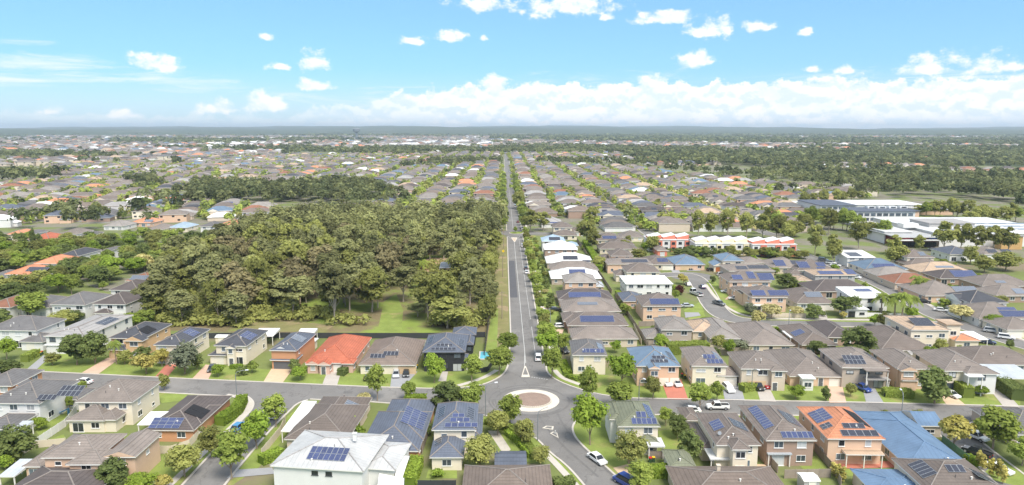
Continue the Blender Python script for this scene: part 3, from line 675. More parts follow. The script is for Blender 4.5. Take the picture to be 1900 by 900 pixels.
tree_kind('shrubd', 3, 2.2, 1.7, 0.1, 14, 42, 'leaf_dark', 0.16, 'round', 'bark', 2, cl=0.26, tr=0.05)
tree_kind('shrubb', 2, 2.2, 1.7, 0.1, 14, 42, 'leaf_bright', 0.16, 'round', 'bark', 2, cl=0.26, tr=0.05)
tree_kind('wine', 1, 2.2, 1.9, 0.1, 14, 42, 'leaf_wine', 0.16, 'round', 'bark', 2, cl=0.26, tr=0.05)
def tree_kind_palm():
    TREES['palm'] = (6, 9, [])
    for v in range(2):
        rng = np.random.default_rng(50+v); b = MB(); b.tube([(0,0,-0.3),(0.15,0,3),(0.1,0.1,6.6)], [0.26,0.2,0.17], 8)
        V = []; Fq = []
        for k in range(30):
            a = 2*math.pi*k*0.382; up = rng.uniform(-0.1,0.95); L_ = rng.uniform(2.5,3.3); pts = []
            for j in range(7):
                t = j/6; pts.append(np.array([math.cos(a)*L_*t*math.cos(up*0.9), math.sin(a)*L_*t*math.cos(up*0.9), 6.6+L_*t*math.sin(up)*1.1-2.3*t*t]))
            sd = np.array([-math.sin(a), math.cos(a), 0])
            for j in range(6):
                for sg in (1,-1):
                    for half in (0,0.5):
                        p = pts[j]*(1-half)+pts[j+1]*half; q = pts[j]*(0.62-half)+pts[j+1]*(0.38+half) if half < .4 else pts[j]*0.1+pts[j+1]*0.9
                        wd = 0.62*(1-abs(2*(j/6)-0.8)*0.6); dr = np.array([0,0,-0.28]); i = len(V)
                        V += [p, q, q+sd*sg*wd+dr+(pts[j+1]-pts[j])*0.5, p+sd*sg*wd+dr+(pts[j+1]-pts[j])*0.5]; Fq.append((i,i+1,i+2,i+3))
        TREES['palm'][2].append((b.mesh('trunk', ['bark'], True), mesh_np('crown', np.array(V), np.array(Fq), ['leaf_street'], tint=np.full(len(V), 0.3))))
tree_kind_palm()
TRNG = random.Random(5)
NAMES = dict(gum='gum_tree', gumb='gum_tree', gumg='gum_tree', palm='palm_tree', cone='conifer', shrub='shrub', shrubd='shrub', shrubb='shrub', wine='shrub')
CATS = dict(palm='palm', shrub='shrub', shrubd='shrub', shrubb='shrub', wine='shrub', cone='tree')
def tree(label, kind, at, w, h, group=None):
    W0, H0, vs = TREES[kind]; tm, cm = TRNG.choice(vs)
    root = thing(NAMES.get(kind, 'leafy_tree'), label, CATS.get(kind, 'tree'), at, TRNG.uniform(0, 6.28), group, scale=(w/W0, w/W0, h/H0))
    ob('trunk', tm, root); ob('crown', cm, root); return root
def hedge(label, pts, wd, h, leaf='leaf_bright', dens=26):
    """clipped hedge along a polyline: leafy skin on a box"""
    rng = np.random.default_rng(abs(int(pts[0][0]*13+pts[0][1]*7)) % 9999); P = []; Nn = []; b = MB()
    for a, c in zip(pts, pts[1:]):
        a, c = np.array(a[:2]), np.array(c[:2]); L_ = np.linalg.norm(c-a); t = (c-a)/L_; nr = np.array([-t[1], t[0]])
        n = int(L_*(wd+2*h)*dens)
        u = rng.uniform(-0.02,1.02,n)*L_; v = rng.uniform(-h-wd/2, h+wd/2, n)
        off = np.clip(v, -wd/2, wd/2); z = np.where(np.abs(v) <= wd/2, h, h-(np.abs(v)-wd/2))
        xy = a+u[:,None]*t+off[:,None]*nr; P.append(np.column_stack([xy, z+rng.normal(0,0.05,n)]))
        nn = np.zeros((n,3)); top = np.abs(v) <= wd/2; nn[top,2] = 1; sg = np.sign(v)[:,None]*nr; nn[~top,:2] = sg[~top]; Nn.append(nn)
        q = nr*(wd/2-0.08); b.prism([tuple(a-q),tuple(c-q),tuple(c+q),tuple(a+q)], 0, h-0.1)
    V, Fq, T = leaf_quads(np.concatenate(P), np.concatenate(Nn), 0.17, rng, rng.uniform(0,1,sum(map(len,P))), 0.9)
    o0 = (float(pts[0][0]), float(pts[0][1]), 0.0)
    root = thing('hedge', label, 'hedge', o0)
    ob('foliage', mesh_np('foliage', V-np.array(o0), Fq, [leaf], tint=T), root)
    s_ = b.build('stem_mass', leaf, root); s_.location = (-o0[0], -o0[1], 0)
    return root
def fence(label, pts, h=1.8, m='timber', step=2.4, rail=True):
    root = thing('fence', label, 'fence', pts[0])
    pm = cached(('fp', m, h), lambda: (lambda b: (b.box(0,-0.02,0.03,1,0.02,h), b.mesh('fence_panel', [m]))[1])(MB()))
    sm = cached(('fs', m, h), lambda: (lambda b: (b.box(-0.06,-0.06,0,0.06,0.06,h+0.06), b.mesh('fence_post', [m]))[1])(MB()))
    for a, c in zip(pts, pts[1:]):
        d = Vector(c)-Vector(a); n = max(1, round(d.length/step)); an = math.atan2(d.y, d.x)
        for i in range(n):
            p = Vector(a)+d*(i/n)-Vector(pts[0]); ob('panel', pm, root, (p.x,p.y,0), an, scale=(d.length/n-0.02,1,1)); ob('post', sm, root, (p.x,p.y,0), an)
    p = Vector(pts[-1])-Vector(pts[0]); ob('post', sm, root, (p.x,p.y,0))
    return root
def lamp_post(label, at, h=7.5, arm=2.2, heading=0.0):
    root = thing('street_lamp', label, 'street lamp', at, R(heading)); b = MB()
    b.tube([(0,0,0),(0,0,h*0.85),(0.25,0,h*0.96),(arm*0.5,0,h),(arm,0,h+0.12)], [0.11,0.085,0.07,0.06,0.05], 7); b.build('pole', 'steel', root, smooth=True)
    c = MB(); c.box(arm-0.1,-0.16,h+0.04,arm+0.65,0.16,h+0.2,0,True); c.build('lamp_head', 'lamp_glass', root)
def bin_(label, at, lid='plastic_red'):
    root = thing('wheelie_bin', label, 'bin', at); b = MB(); b.prism([(-.25,-.28),(.25,-.28),(.25,.28),(-.25,.28)], 0.05, 0.98); b.build('body', 'plastic_green', root)
    c = MB(); c.box(-.28,-.32,.98,.28,.32,1.08,0,True); c.build('lid', lid, root)
    d = MB(); d.tube([(-.3,.28,.14),(.3,.28,.14)], .14, 8); d.build('axle', 'rubber', root)
def roofed(label, FL, FR, depth, h, roof='silver', name='carport', rt='skil', pitch=4, rot=0.0, wall=None, cat='carport'):
    """roof on posts: pergola, carport, awning or shed"""
    ex = Vector((math.cos(R(rot)), math.sin(R(rot)))); w = max(1.5, (Vector(FR)-Vector(FL)).dot(ex))
    root = thing(name, label, cat, FL, R(rot)); b = MB(); roof_geo(b, (0,0,w,depth,h,rt,pitch)); b.build('roof', ['roof_'+roof, 'trim', 'wall_'+(wall or 'white')], root)
    if wall:
        c = MB(); c.box(.15,.15,0,w-.15,depth-.15,h-.19); c.build('wall', 'wall_'+wall, root)
        ob('door', door_mesh('garage_white'), root, (w*0.35, .15, 0.03))
    else:
        pm = cached(('post', round(h,1)), lambda: (lambda b: (b.box(-0.09,-0.09,0,0.09,0.09,h-0.15), b.mesh('post', ['trim']))[1])(MB()))
        for px in (.2, w-.2):
            for py in (.2, depth-.2): ob('post', pm, root, (px, py, 0))
    return root

# ================================================================ the setting
def disc(c, r, n=48, a0=0.0, a1=6.2832): return [(c[0]+r*math.cos(a0+(a1-a0)*k/n), c[1]+r*math.sin(a0+(a1-a0)*k/n)) for k in range(n)]
sheet('ground', [(-21000,-400),(21000,-400),(21000,21000),(-21000,21000)], -0.06, 'far_ground')
sheet('suburb_ground', [(-900,150),(700,150),(1000,900),(700,1500),(-200,1900),(-1700,2300),(-1500,900)], -0.03, 'suburb_ground')
sheet('yard_ground', [(-190,60),(190,60),(300,330),(15,420),(-6,300),(-130,250),(-230,330)], 0.0, 'ground')
sheet('bush_floor', [(-119.7,220.0),(-136.0,257.2),(-152.0,318.4),(-155.1,368.9),(-146.0,449.6),(-116.1,504.1),(-70.9,519.4),(0.2,482.0),(1.0,358.8),(-1.8,255.6),(-2.6,214.9),(-23.1,212.8),(-75.4,215.8)], 0.008, 'bush_floor')
sheet('lawn', [(-86.7,218.4),(-58.3,216.8),(-56.6,224.2),(-68.8,228.9),(-85.0,228.5)], 0.014, 'lawn_dry')
sheet('lawn', [(-40.7,215.4),(-32.9,215.3),(-36.5,244.1),(-42.8,269.1),(-45.5,256.1)], 0.014, 'lawn')
sheet('lawn', [(-117.3,227.6),(-109.1,225.5),(-97.3,227.3),(-115.8,270.0),(-131.9,279.6),(-129.8,257.1)], 0.014, 'lawn')
sheet('lawn', [(-120.1,630.6),(-106.8,630.4),(-116.5,705.2),(-129.7,711.4)], 0.014, 'lawn')
sheet('lawn', [(-316.6,794.5),(-295.0,794.2),(-335.7,895.9),(-351.9,905.7)], 0.014, 'lawn_dry')
sheet('clearing', [(-38.9,293.8),(-30.6,285.3),(-20.9,310.7),(-22.5,343.8),(-36.9,347.0),(-44.3,330.1)], 0.016, 'earth')

# ---- roads: the near crossing is one sheet, the others follow their centre lines
S2F = [(-149.1,184.2),(-130.4,181.4),(-82.9,174.7),(-33.6,168.3),(-19.0,167.0)]
NW = [(-19.0,167.0),(-9.2,167.6),(-4.8,169.8),(-0.7,175.3),(1.1,181.9),(1.6,192.4),(1.9,208.0)]
MAINL = [(2.2,211.0),(2.2,236.0)]; MAINR = [(11.6,236.0),(11.6,190.0)]
NE = [(11.6,190.0),(11.8,184.0),(11.5,178.8),(13.4,172.7),(18.8,166.2),(24.6,161.8),(32.2,160.0)]
S4F = [(32.2,160.0),(53.1,158.7),(86.1,156.7),(122.3,153.9),(153.3,151.6)]
S4N = [(146.0,143.9),(106.9,147.0),(82.0,148.8),(37.8,150.0),(22.9,150.2)]
SE_ = [(22.9,150.2),(17.3,148.7),(15.0,144.4),(15.0,139.0),(16.7,133.4),(21.7,120.7),(27.7,103.7)]
SW_ = [(18.9,103.8),(14.8,118.6),(12.3,126.1),(9.3,131.6),(7.4,137.0),(5.2,141.0),(1.2,145.1),(-3.7,149.9),(-10.8,154.3),(-31.8,158.4)]
S2N = [(-31.8,158.4),(-68.3,162.6),(-104.1,167.7),(-140.3,172.6)]
sheet('road', S2F+smooth(NW,2)[1:]+MAINL+MAINR+smooth(NE,2)[1:]+S4F[1:]+S4N+smooth(SE_,2)[1:]+smooth(SW_,2)+S2N[1:], 0.020, 'asphalt')
S3L = [(-63.9,163.3),(-60.2,159.1),(-58.9,154.2),(-59.1,148.5),(-59.4,122.1),(-59.4,107.9)]; S3R = [(-51.1,107.8),(-51.7,119.8),(-51.2,136.7),(-50.9,144.4),(-50.0,152.6),(-49.5,158.0),(-47.1,160.3)]
sheet('road', smooth(S3L,2)+smooth(S3R,2), 0.025, 'asphalt')
S5L = [(93.0,148.4),(94.6,146.0),(93.2,137.5),(93.0,128.9),(91.2,118.3),(89.2,108.6)]; S5R = [(97.6,108.5),(98.9,120.8),(99.6,130.5),(101.0,140.0),(102.5,143.3),(107.5,147.0)]
sheet('road', smooth(S5L,2)+smooth(S5R,2), 0.025, 'asphalt')
for k in (smooth(NW,2), [(2.2,211),(2.2,415)], [(11.6,415),(11.6,190)], smooth(NE,2), smooth(SE_,2), smooth(SW_,2), S2F, S4F, smooth(S3L,2)[2:], smooth(S3R,2)[:-2], smooth(S5L,2)[2:], smooth(S5R,2)[:-2],
          [(146.0,143.9),(107.5,147.0)], [(93.0,148.4),(82.0,148.8),(37.8,150.0),(22.9,150.2)], [(-31.8,158.4),(-47.1,160.3)], [(-63.9,163.3),(-68.3,162.6),(-104.1,167.7),(-140.3,172.6)]):
    strip('kerb', k, 0.22, -0.22, 0.0, 'concrete', 0.13)
strip('road', [(6.9,236),(6.9,2100)], 4.7, -4.7, 0.020, 'asphalt')
for x in (1.98, 11.82): strip('kerb', [(x,440),(x,1500)], 0.25, -0.25, 0.0, 'concrete', 0.12)
strip('road_patch', [(4.0,262),(4.0,338)], 1.6, -1.4, 0.046, 'asphalt_new')
S7 = [(64.8,300.3),(79.9,305.8),(84.8,298.9),(82.2,276.9),(77.6,250.5),(76.8,231.9),(84.9,225.7),(103.2,225.5),(120.7,224.0),(149.8,222.3)]
road(S7, 7.6, 2); sheet('road', disc((83.5,300.0), 9.5), 0.024, 'asphalt')
S8 = [(155.9,377.1),(155.9,346.1),(159.6,324.9),(158.2,299.1),(158.9,280.9),(153.8,248.0),(151.6,231.0),(154.3,214.2),(157.8,200.1),(163.2,184.8)]
road(S8, 7.6, 1)
for x, y0, y1 in ((91,420,1150),(165,420,900),(240,440,800),(315,430,700),(-82,520,1150),(-165,600,1300),(-250,640,1500)): road([(x,y0),(x,y1)], 7.5, name='road')
road([(-362.1,498.1),(-278.0,485.5),(-233.5,521.4)], 7.5); road([(-210.6,923.8),(-152.3,1011.9),(-119.4,1149.4)], 8.0)
# footpaths
for pts in ([(14.2,188),(14.2,420)], [(-68.5,163.3),(-61.4,160.5),(-60.0,155.2),(-59.7,147.0),(-61.4,126.6),(-61.8,116.7)], [(7.8,132.6),(10.1,127.2),(13.5,117.6)], [(13.8,180.1),(15.1,174.3),(18.5,170.3),(22.5,166.1)], [(-11.7,168.8),(-5.7,173.7),(-1.9,180.3)],
            [(85.1,283.9),(81.9,257.9),(82.3,239.0),(87.1,231.8),(105.2,230.2),(134.2,228.5)], [(165.5,331.6),(164.8,304.8),(164.2,283.9),(159.2,251.1),(157.1,235.1),(159.9,218.4),(162.2,203.8)], [(15.0,440),(15.0,900)], [(-1.2,440),(-1.2,900)]):
    strip('footpath', smooth(pts,2), 0.7, -0.7, 0.060, 'concrete')
# lawns and verges
for m, pts in (('lawn', [(-130.7,181.8),(-83.0,175.1),(-33.7,168.7),(-19.0,167.4),(-9.5,168.0),(-5.0,170.2),(-0.8,175.7),(0.3,181.9),(-5.1,179.9),(-22.5,178.8),(-40.2,180.3),(-63.9,181.4),(-81.9,186.0),(-114.2,192.9),(-131.9,196.5)]),
    ('lawn', [(12.1,186),(12.3,177.1),(13.8,173.5),(18.9,166.9),(24.7,162.5),(32.3,160.4),(53.2,159.1),(86.2,157.0),(122.5,154.2),(129.3,163.4),(105.4,167.3),(64.5,169.0),(37.5,172.8),(18.2,178.7),(12.1,200)]),
    ('lawn_dry', [(1.7,186),(1.7,415),(-3.6,415),(-4.2,260),(-5.5,190)]), ('lawn', [(-2.0,190),(-2.0,245),(-4.2,245),(-5.5,190)]), ('lawn', [(12.1,200),(13.4,200),(13.4,420),(12.1,420)]), ('lawn', [(15.0,230),(19.5,230),(19.5,420),(15.0,420)]),
    ('lawn', [(15.1,141.1),(15.6,137.4),(21.8,121.1),(24.3,126.4),(22.1,138.4),(23.4,146.6),(17.4,147.8),(15.4,144.4)]), ('lawn', [(9.5,131.1),(12.2,125.4),(15.9,115.2),(14.0,114.8),(8.3,130.2)]), ('lawn', [(5.8,140.1),(7.3,136.5),(9.0,131.1),(7.1,131.1),(-3.6,144.6),(-6.8,149.9),(-4.3,149.3)]),
    ('lawn', [(-51.1,134.7),(-50.5,144.4),(-49.2,152.0),(-47.8,158.0),(-46.3,142.4),(-47.6,126.0),(-50.4,118.4),(-51.2,119.8)]), ('lawn', [(-59.2,147.3),(-59.9,122.7),(-60.1,113.0),(-62.4,113.9),(-63.3,126.1),(-61.5,145.4),(-59.7,153.6)]), ('lawn', [(-70.9,132.1),(-64.1,131.3),(-61.8,127.4),(-62.9,120.9),(-68.3,123.7)]),
    ('lawn', [(-105.0,145.9),(-101.6,153.2),(-98.7,149.3),(-99.1,140.4)]), ('lawn', [(-97.0,137.8),(-94.8,141.4),(-92.1,138.2),(-95.5,135.8)]), ('lawn', [(33.4,141.4),(38.7,142.7),(36.2,131.7),(32.7,132.2)]), ('lawn', [(57.3,128.0),(62.8,129.5),(62.4,121.6),(58.2,120.5)]), ('lawn', [(65.1,124.1),(76.6,124.4),(76.4,121.9),(65.2,121.2)]),
    ('lawn', [(-14.6,124.7),(-9.1,124.6),(-8.8,121.3),(-14.7,121.4)]), ('lawn', [(-3.5,141.9),(2.9,138.6),(8.0,127.9),(5.3,127.1),(-0.6,131.2)]), ('lawn', [(-104.1,167.7),(-68.4,163.0),(-82.0,158.4),(-85.5,162.8),(-102.7,163.0)]), ('lawn', [(37.8,150.3),(93.1,148.7),(92.1,146.9),(37.3,147.9)]),
    ('lawn', [(86.2,287.0),(83.1,260.4),(83.0,241.2),(88.1,234.6),(91.3,246.4),(89.5,272.1),(91.2,292.2)]), ('lawn', [(65.2,242.9),(74.7,254.6),(70.2,232.0),(63.5,228.0)]), ('lawn', [(86.1,229.1),(132.3,225.2),(133.8,227.8),(87.1,231.8)]), ('lawn', [(164.8,287.0),(158.5,252.8),(158.0,236.6),(165.7,245.5),(168.5,266.5),(170.7,293.4)]), ('lawn', [(159.9,238.0),(161.2,220.3),(163.0,206.0),(170.9,216.4),(169.4,230.8)]),
    ('lawn', [(289.7,475.7),(323.8,489.6),(333.8,521.0),(314.9,518.0)]), ('lawn', [(89.6,120.7),(99.5,128.1),(99.0,121.6),(95.3,116.6)])):
    sheet('lawn', pts, 0.030, m)
sheet('earth_verge', [(-3.2,285),(1.7,285),(1.7,385),(-3.0,385)], 0.038, 'earth'); sheet('earth_verge', [(-2.0,222),(1.7,222),(1.7,262),(-1.0,262)], 0.039, 'earth')
# driveways
for m, pts in (('drive_grey', [(-130.1,181.8),(-127.2,181.4),(-130.6,192.6),(-133.4,194.1)]), ('drive_pink', [(-113.6,179.5),(-108.6,178.6),(-109.7,190.9),(-113.6,191.9)]), ('drive_red', [(-92.4,176.4),(-89.0,175.9),(-90.9,186.6),(-94.3,187.5)]), ('drive_pink', [(-81.9,174.7),(-77.5,174.2),(-79.9,184.7),(-83.0,185.6)]),
    ('drive_tan', [(-62.4,172.1),(-57.2,171.2),(-57.6,181.4),(-63.6,181.9)]), ('drive_pale', [(-46.7,170.4),(-42.7,169.5),(-44.2,181.2),(-48.0,182.1)]), ('drive_grey', [(-28.9,167.9),(-25.6,167.5),(-23.3,179.2),(-30.3,180.2)]), ('drive_pale', [(-17.1,171.9),(-15.0,171.9),(-15.1,179.1),(-16.7,179.2)]),
    ('drive_red', [(39.8,159.2),(44.7,158.8),(46.5,172.7),(41.1,172.4)]), ('drive_grey', [(53.5,158.4),(58.2,158.0),(60.8,169.0),(55.8,168.7)]), ('drive_pale', [(61.8,157.6),(65.5,157.2),(67.7,168.2),(64.6,168.6)]), ('drive_pink', [(78.0,156.4),(82.1,156.4),(86.8,168.3),(82.6,168.4)]), ('drive_grey', [(86.8,156.3),(90.9,155.9),(94.9,169.0),(92.1,169.0)]),
    ('drive_tan', [(105.3,154.8),(109.7,154.4),(111.1,162.2),(108.0,162.9)]), ('drive_pale', [(118.1,153.7),(121.7,153.3),(126.2,164.9),(122.9,166.0)]), ('drive_tan', [(21.1,124.9),(22.6,120.1),(25.8,123.8),(24.3,126.4)]), ('drive_pink', [(12.7,241.3),(20.4,241.2),(21.8,245.7),(13.3,246.6)]), ('drive_pink', [(11.2,212.4),(18.4,212.3),(19.6,218.3),(12.3,219.6)]),
    ('drive_grey', [(84.6,311.8),(90.9,311.7),(92.4,324.4),(86.2,324.4)]), ('drive_grey', [(77.1,308.3),(80.5,308.2),(82.4,321.9),(78.3,321.9)]), ('drive_pale', [(108.3,228.8),(111.3,228.7),(119.2,249.2),(116.8,249.2)]), ('drive_grey', [(64.6,239.2),(69.6,239.1),(69.2,234.8),(63.1,232.1)]), ('drive_pink', [(85.0,257.8),(92.7,257.8),(97.0,266.5),(89.9,266.5)]), ('drive_grey', [(-51.7,125.1),(-45.0,125.9),(-43.6,123.4),(-52.2,121.8)]),
    ('drive_red', [(64.8,126.8),(76.2,127.1),(76.3,124.4),(65.1,124.1)]), ('drive_tan', [(48.0,126.1),(51.2,126.0),(50.9,123.9),(46.7,123.9)]), ('gravel', [(-3.5,141.9),(-1.2,141.8),(1.4,132.9),(-0.0,130.5)])):
    sheet('driveway', pts, 0.088, m)
# ---- roundabout
RC = (6.5,159.0)
ra = thing('roundabout_island', 'round island of brown mulch inside a pale concrete apron at the near crossing', 'traffic island', RC)
b = MB(); b.prism(disc((0,0),6.9), 0.0, 0.10); b.build('apron', 'apron', ra)
b = MB(); b.prism(disc((0.3,-0.1),4.75), 0.10, 0.26); b.build('inner_kerb', 'concrete', ra)
b = MB(); n = 32
for k in range(n):
    a, c = 2*math.pi*k/n, 2*math.pi*(k+1)/n
    p = [(0.3+4.45*math.cos(t), -0.1+4.45*math.sin(t), 0.30) for t in (a, c)]; q = [(0.3+2.2*math.cos(t), -0.1+2.2*math.sin(t), 0.55) for t in (a, c)]
    b.face([p[0],p[1],q[1],q[0]]); b.face([q[0],q[1],(0.3,-0.1,0.6)]); b.face([(p[0][0],p[0][1],0.26),(p[1][0],p[1][1],0.26),p[1],p[0]])
b.build('mulch_bed', 'mulch', ra)
bm = (lambda b: (b.box(-.16,-.07,0.26,.16,.07,0.44), b.mesh('edging_block', ['apron']))[1])(MB())
for k in range(26):
    a = R(200+140*k/25); ob('edging_block', bm, ra, (0.3+4.6*math.cos(a), -0.1+4.6*math.sin(a), 0), a+math.pi/2)
def splitter(label, pts, fill='asphalt', z=0.13):
    c = (sum(p[0] for p in pts)/len(pts), sum(p[1] for p in pts)/len(pts)); t = thing('splitter_island', label, 'traffic island', c)
    q = [(p[0]-c[0], p[1]-c[1]) for p in pts]; b = MB(); b.prism(q, 0, z); b.build('kerb_edge', 'apron', t); b = MB(); b.prism([(p[0]*.62,p[1]*.62) for p in q], z-0.05, z+0.012); b.build('infill', fill, t)
splitter('triangular white-edged island where the long road enters the roundabout', [(4.6,174.8),(6.9,174.8),(6.1,183.2),(5.7,183.2)])
splitter('rounded white-edged island just below the roundabout, the bigger of two', [(8.4,143.1),(10.7,142.2),(11.0,143.9),(9.3,144.2)])
splitter('small pointed white-edged island with a round bollard below the roundabout', [(9.9,140.4),(11.6,138.0),(11.5,140.6),(10.6,141.2)])
bo = thing('bollard', 'small white round bollard on the pointed traffic island', 'bollard', (11.0,140.1)); b = MB(); b.tube([(0,0,.1),(0,0,.8),(0,0,1.0)], [.16,.16,.05], 8); b.build('post', 'paint', bo)
# second roundabout along the long road
RC2 = (8.0, 430.0)
sheet('road', disc(RC2, 11.0), 0.022, 'asphalt')
rb = thing('roundabout_island', 'grassy oval island of the far roundabout on the long road', 'traffic island', RC2); b = MB(); b.prism(disc((0,0),4.6), 0, 0.12); b.build('apron', 'concrete', rb); b = MB(); b.prism(disc((0,0),3.9), 0.1, 0.4); b.build('grass_bed', 'lawn', rb)
splitter('red-filled pointed island with white edges before the far roundabout', [(4.4,411.6),(8.3,411.5),(6.7,395.5),(6.1,395.6)], 'drive_pink')
sheet('road', [(-30,433),(8,424),(8,436),(-30,440)], 0.021, 'asphalt'); sheet('road', [(8,424),(70,420),(70,427),(8,436)], 0.021, 'asphalt')
# ---- paint
def paint(pts, w=0.14, z=0.055): strip('road_marking', pts, w/2, -w/2, z, 'paint')
paint([(6.15,186),(6.15,408)], 0.15); paint([(9.2,192),(9.2,405)], 0.11); paint([(6.15,450),(6.15,900)], 0.13)
paint([(5.7,183.2),(6.15,196)], 0.16)
for k in range(7): a, c = Vector((7.3,174.8)), Vector((11.7,172.8)); paint([tuple(a.lerp(c,k/7)), tuple(a.lerp(c,(k+.55)/7))], 0.35, 0.056)
paint([(2.5,417.9),(6.2,399.4)], 0.14); paint([(10.1,417.9),(6.8,399.4)], 0.14); paint([(6.0,408),(6.15,385)], 0.16)
for pts, w in (([tuple(Vector(RC)+Vector((math.cos(a),math.sin(a)))*r) for a in [R(q) for q in range(q0,q1,8)]], .38) and ([tuple(Vector(RC)+Vector((math.cos(R(q)),math.sin(R(q))))*r) for q in range(q0,q1,8)], w_) for r, q0, q1, w_ in ((8.6,20,330,.45),(10.1,60,300,.4),(9.3,180,380,.5))): strip('tyre_mark', pts, w/2, -w/2, 0.048, 'tyre_mark')
for pts in ([(8.0,150.3),(9.7,141.7),(12.7,133.5),(17.8,121.6)], [(12.4,150.9),(13.4,143.0),(16.1,133.9),(20.8,121.5)]): strip('tyre_mark', smooth(pts,2), .22, -.22, 0.048, 'tyre_mark')
for x, y, w, d in ((4.2,205,1.8,5),(8.4,222,1.5,9),(-40,164,2.2,1.6),(-72,170,6,1.2),(52,153,1.6,2.6),(88,152,5,1.1),(25,156,2.4,1.3),(10.2,300,1.2,14)): sheet('road_patch', [(x,y),(x+w,y),(x+w,y+d),(x,y+d)], 0.046, 'tyre_mark')
# ---- far hills along the horizon
def hills():
    rng = np.random.default_rng(4); V = []; Fq = []; az = np.radians(np.linspace(-44,44,240)); prof = [(6500,0),(8500,.35),(10500,.6),(13500,.85),(17000,1.0),(20500,.5)]
    hn = lambda a, s, p: sum(np.sin(a*f*s+ph+p)*w for f, ph, w in ((11,.3,1),(23,1.9,.6),(47,4.0,.35),(101,2.2,.2),(217,.7,.12)))
    for j, (d, k) in enumerate(prof):
        H = k*(92+18*hn(az,1.0,j*1.3)+34*np.exp(-((np.degrees(az)-1)/12)**2)-20*np.exp(-((np.degrees(az)-24)/9)**2)); H = np.maximum(H, -2 if k == 0 else 15*k)
        V.append(np.column_stack([np.sin(az)*d, np.cos(az)*d, H-(3 if k == 0 else 0)]))
    n = len(az); V = np.concatenate(V)
    for j in range(len(prof)-1):
        i = np.arange(n-1); Fq.append(np.column_stack([j*n+i, j*n+i+1, (j+1)*n+i+1, (j+1)*n+i]))
    o = ob('hills', mesh_np('hills', V, np.concatenate(Fq), ['far_ground'])); o['kind'] = 'structure'
hills()
HAZE_DENSITY = 0.00008
def haze():
    b = MB(); b.box(-21500,-900,-4,21500,21500,176,0,True); ma = bpy.data.materials.new('haze'); ma.use_nodes = True; nt = ma.node_tree; nt.nodes.clear()
    o = nt.nodes.new('ShaderNodeOutputMaterial'); v = nt.nodes.new('ShaderNodeVolumePrincipled'); v.inputs['Color'].default_value = (0.74,0.87,1.0,1); v.inputs['Density'].default_value = HAZE_DENSITY; v.inputs['Anisotropy'].default_value = 0.2
    nt.links.new(v.outputs[0], o.inputs['Volume']); MATS['haze'] = ma
    h = b.build('haze', 'haze'); h['kind'] = 'stuff'
haze()

# ================================================================ houses, near ones first
# ---- across the cross street, bushland behind them
N = dict(rot=-4)
house('grey-roofed white house at the frame edge with a low hipped garage in front', (-155.5,201.9), (-139.2,199.5), 13, 2, 'grey', 'white', ext=[((-143.5,198.8),(-135.9,199.3),8,2.75,'hip')], garage=[(1,2.0,2.4,'garage_white')], **N)
house('white two-storey house with wide pale low roof and dark red garage door', (-133.7,195.4), (-121.4,193.1), 24, 2, 'pale', 'white', pitch=10, ext=[((-134.1,195.6),(-126.6,194.0),5,2.75,'flat',{'roof':'white'})], garage=[(1,1.6,4.8,'garage_red')], solar=[(0,'R',11,1.0,7,2,'solar_dark')], fr='frame_dark', **N)
house('tan brick house with dark roof and black pool-heating mats on it', (-113.7,193.3), (-103.5,188.6), 15, 2, 'dkgrey', 'tan', ext=[((-113.3,190.9),(-107.2,189.9),4.5,2.75,'hip'),((-108.2,190.7),(-102.6,188.1),3,5.48,'gabF')], garage=[(1,0.9,2.6,'garage_tan')], solar=[(0,'L',5.0,0.8,2,1,'solar_mat',(2.2,3.0)),(0,'R',3.0,0.8,2,1,'solar_mat',(2.4,3.0))], **N)
house('cream two-storey house with solar panels, half hidden by a silvery willow-like tree', (-97.6,186.6), (-89.4,183.6), 16, 2, 'dkgrey', 'cream', ext=[((-92.0,190.2),(-88.6,197.1),8,2.75,'hip'),((-94.9,185.5),(-90.0,184.5),4,2.75,'hip')], garage=[(2,0.9,2.4,'garage_white')], solar=[(0,'R',7,0.6,4,2,'solar_blue')], **N)
house('cream house with near-black roof, entry tower and black colonnade along its side', (-80.6,185.9), (-71.3,184.8), 15, 2, 'dkgrey', 'cream', ext=[((-82.4,185.8),(-77.0,185.3),5,2.75,'hip'),((-76.9,184.4),(-74.2,183.9),3,5.2,'gabF'),((-75.7,196.5),(-71.2,204.0),6,3.4,'hip')], garage=[(1,0.7,3.6,'garage_white')], door=(2,0.9), solar=[(0,'R',4,0.7,5,2,'solar_blue')], **N)
house('brick two-storey house with blue-grey roof, dark double garage and panel rack', (-63.8,181.5), (-56.2,180.9), 16, 2, 'slate', 'brick', ext=[((-63.8,181.5),(-56.4,180.5),5,2.75,'hip'),((-62.5,182.1),(-59.2,181.1),2,5.6,'gabF',{'wall':'white'}),((-59.4,194.7),(-55.8,199.9),7,2.75,'flat',{'roof':'white','wall':'cream'})], garage=[(1,0.9,4.8,'garage_dark')], solar=[(0,'R',6,0.8,4,2,'solar_grey')], **N)
house('single-storey house with a bright red tiled hip roof', (-53.6,179.1), (-40.6,178.6), 23, 1, 'red', 'pink', pitch=25, ext=[((-53.1,177.8),(-49.3,177.4),4,2.75,'gabF'),((-49.7,177.0),(-46.2,176.5),4,2.9,'gabF'),((-43.7,178.2),(-40.2,177.7),4,2.75,'hip')], garage=[(0,7.6,2.3,'garage_white'),(0,10.2,2.1,'garage_white')], door=(2,1.0), cap='roof_red', rot=-2)
house('brown-roofed single-storey house with wide cream garage and panels near its ridge', (-38.8,177.2), (-23.5,177.5), 22, 1, 'umber', 'cream', pitch=24, garage=[(0,10.5,4.8,'garage_tan')], solar=[(0,'F',6.0,3.6,4,1,'solar_dark'),(0,'F',2.6,2.6,4,1,'solar_dark')], rot=-1)
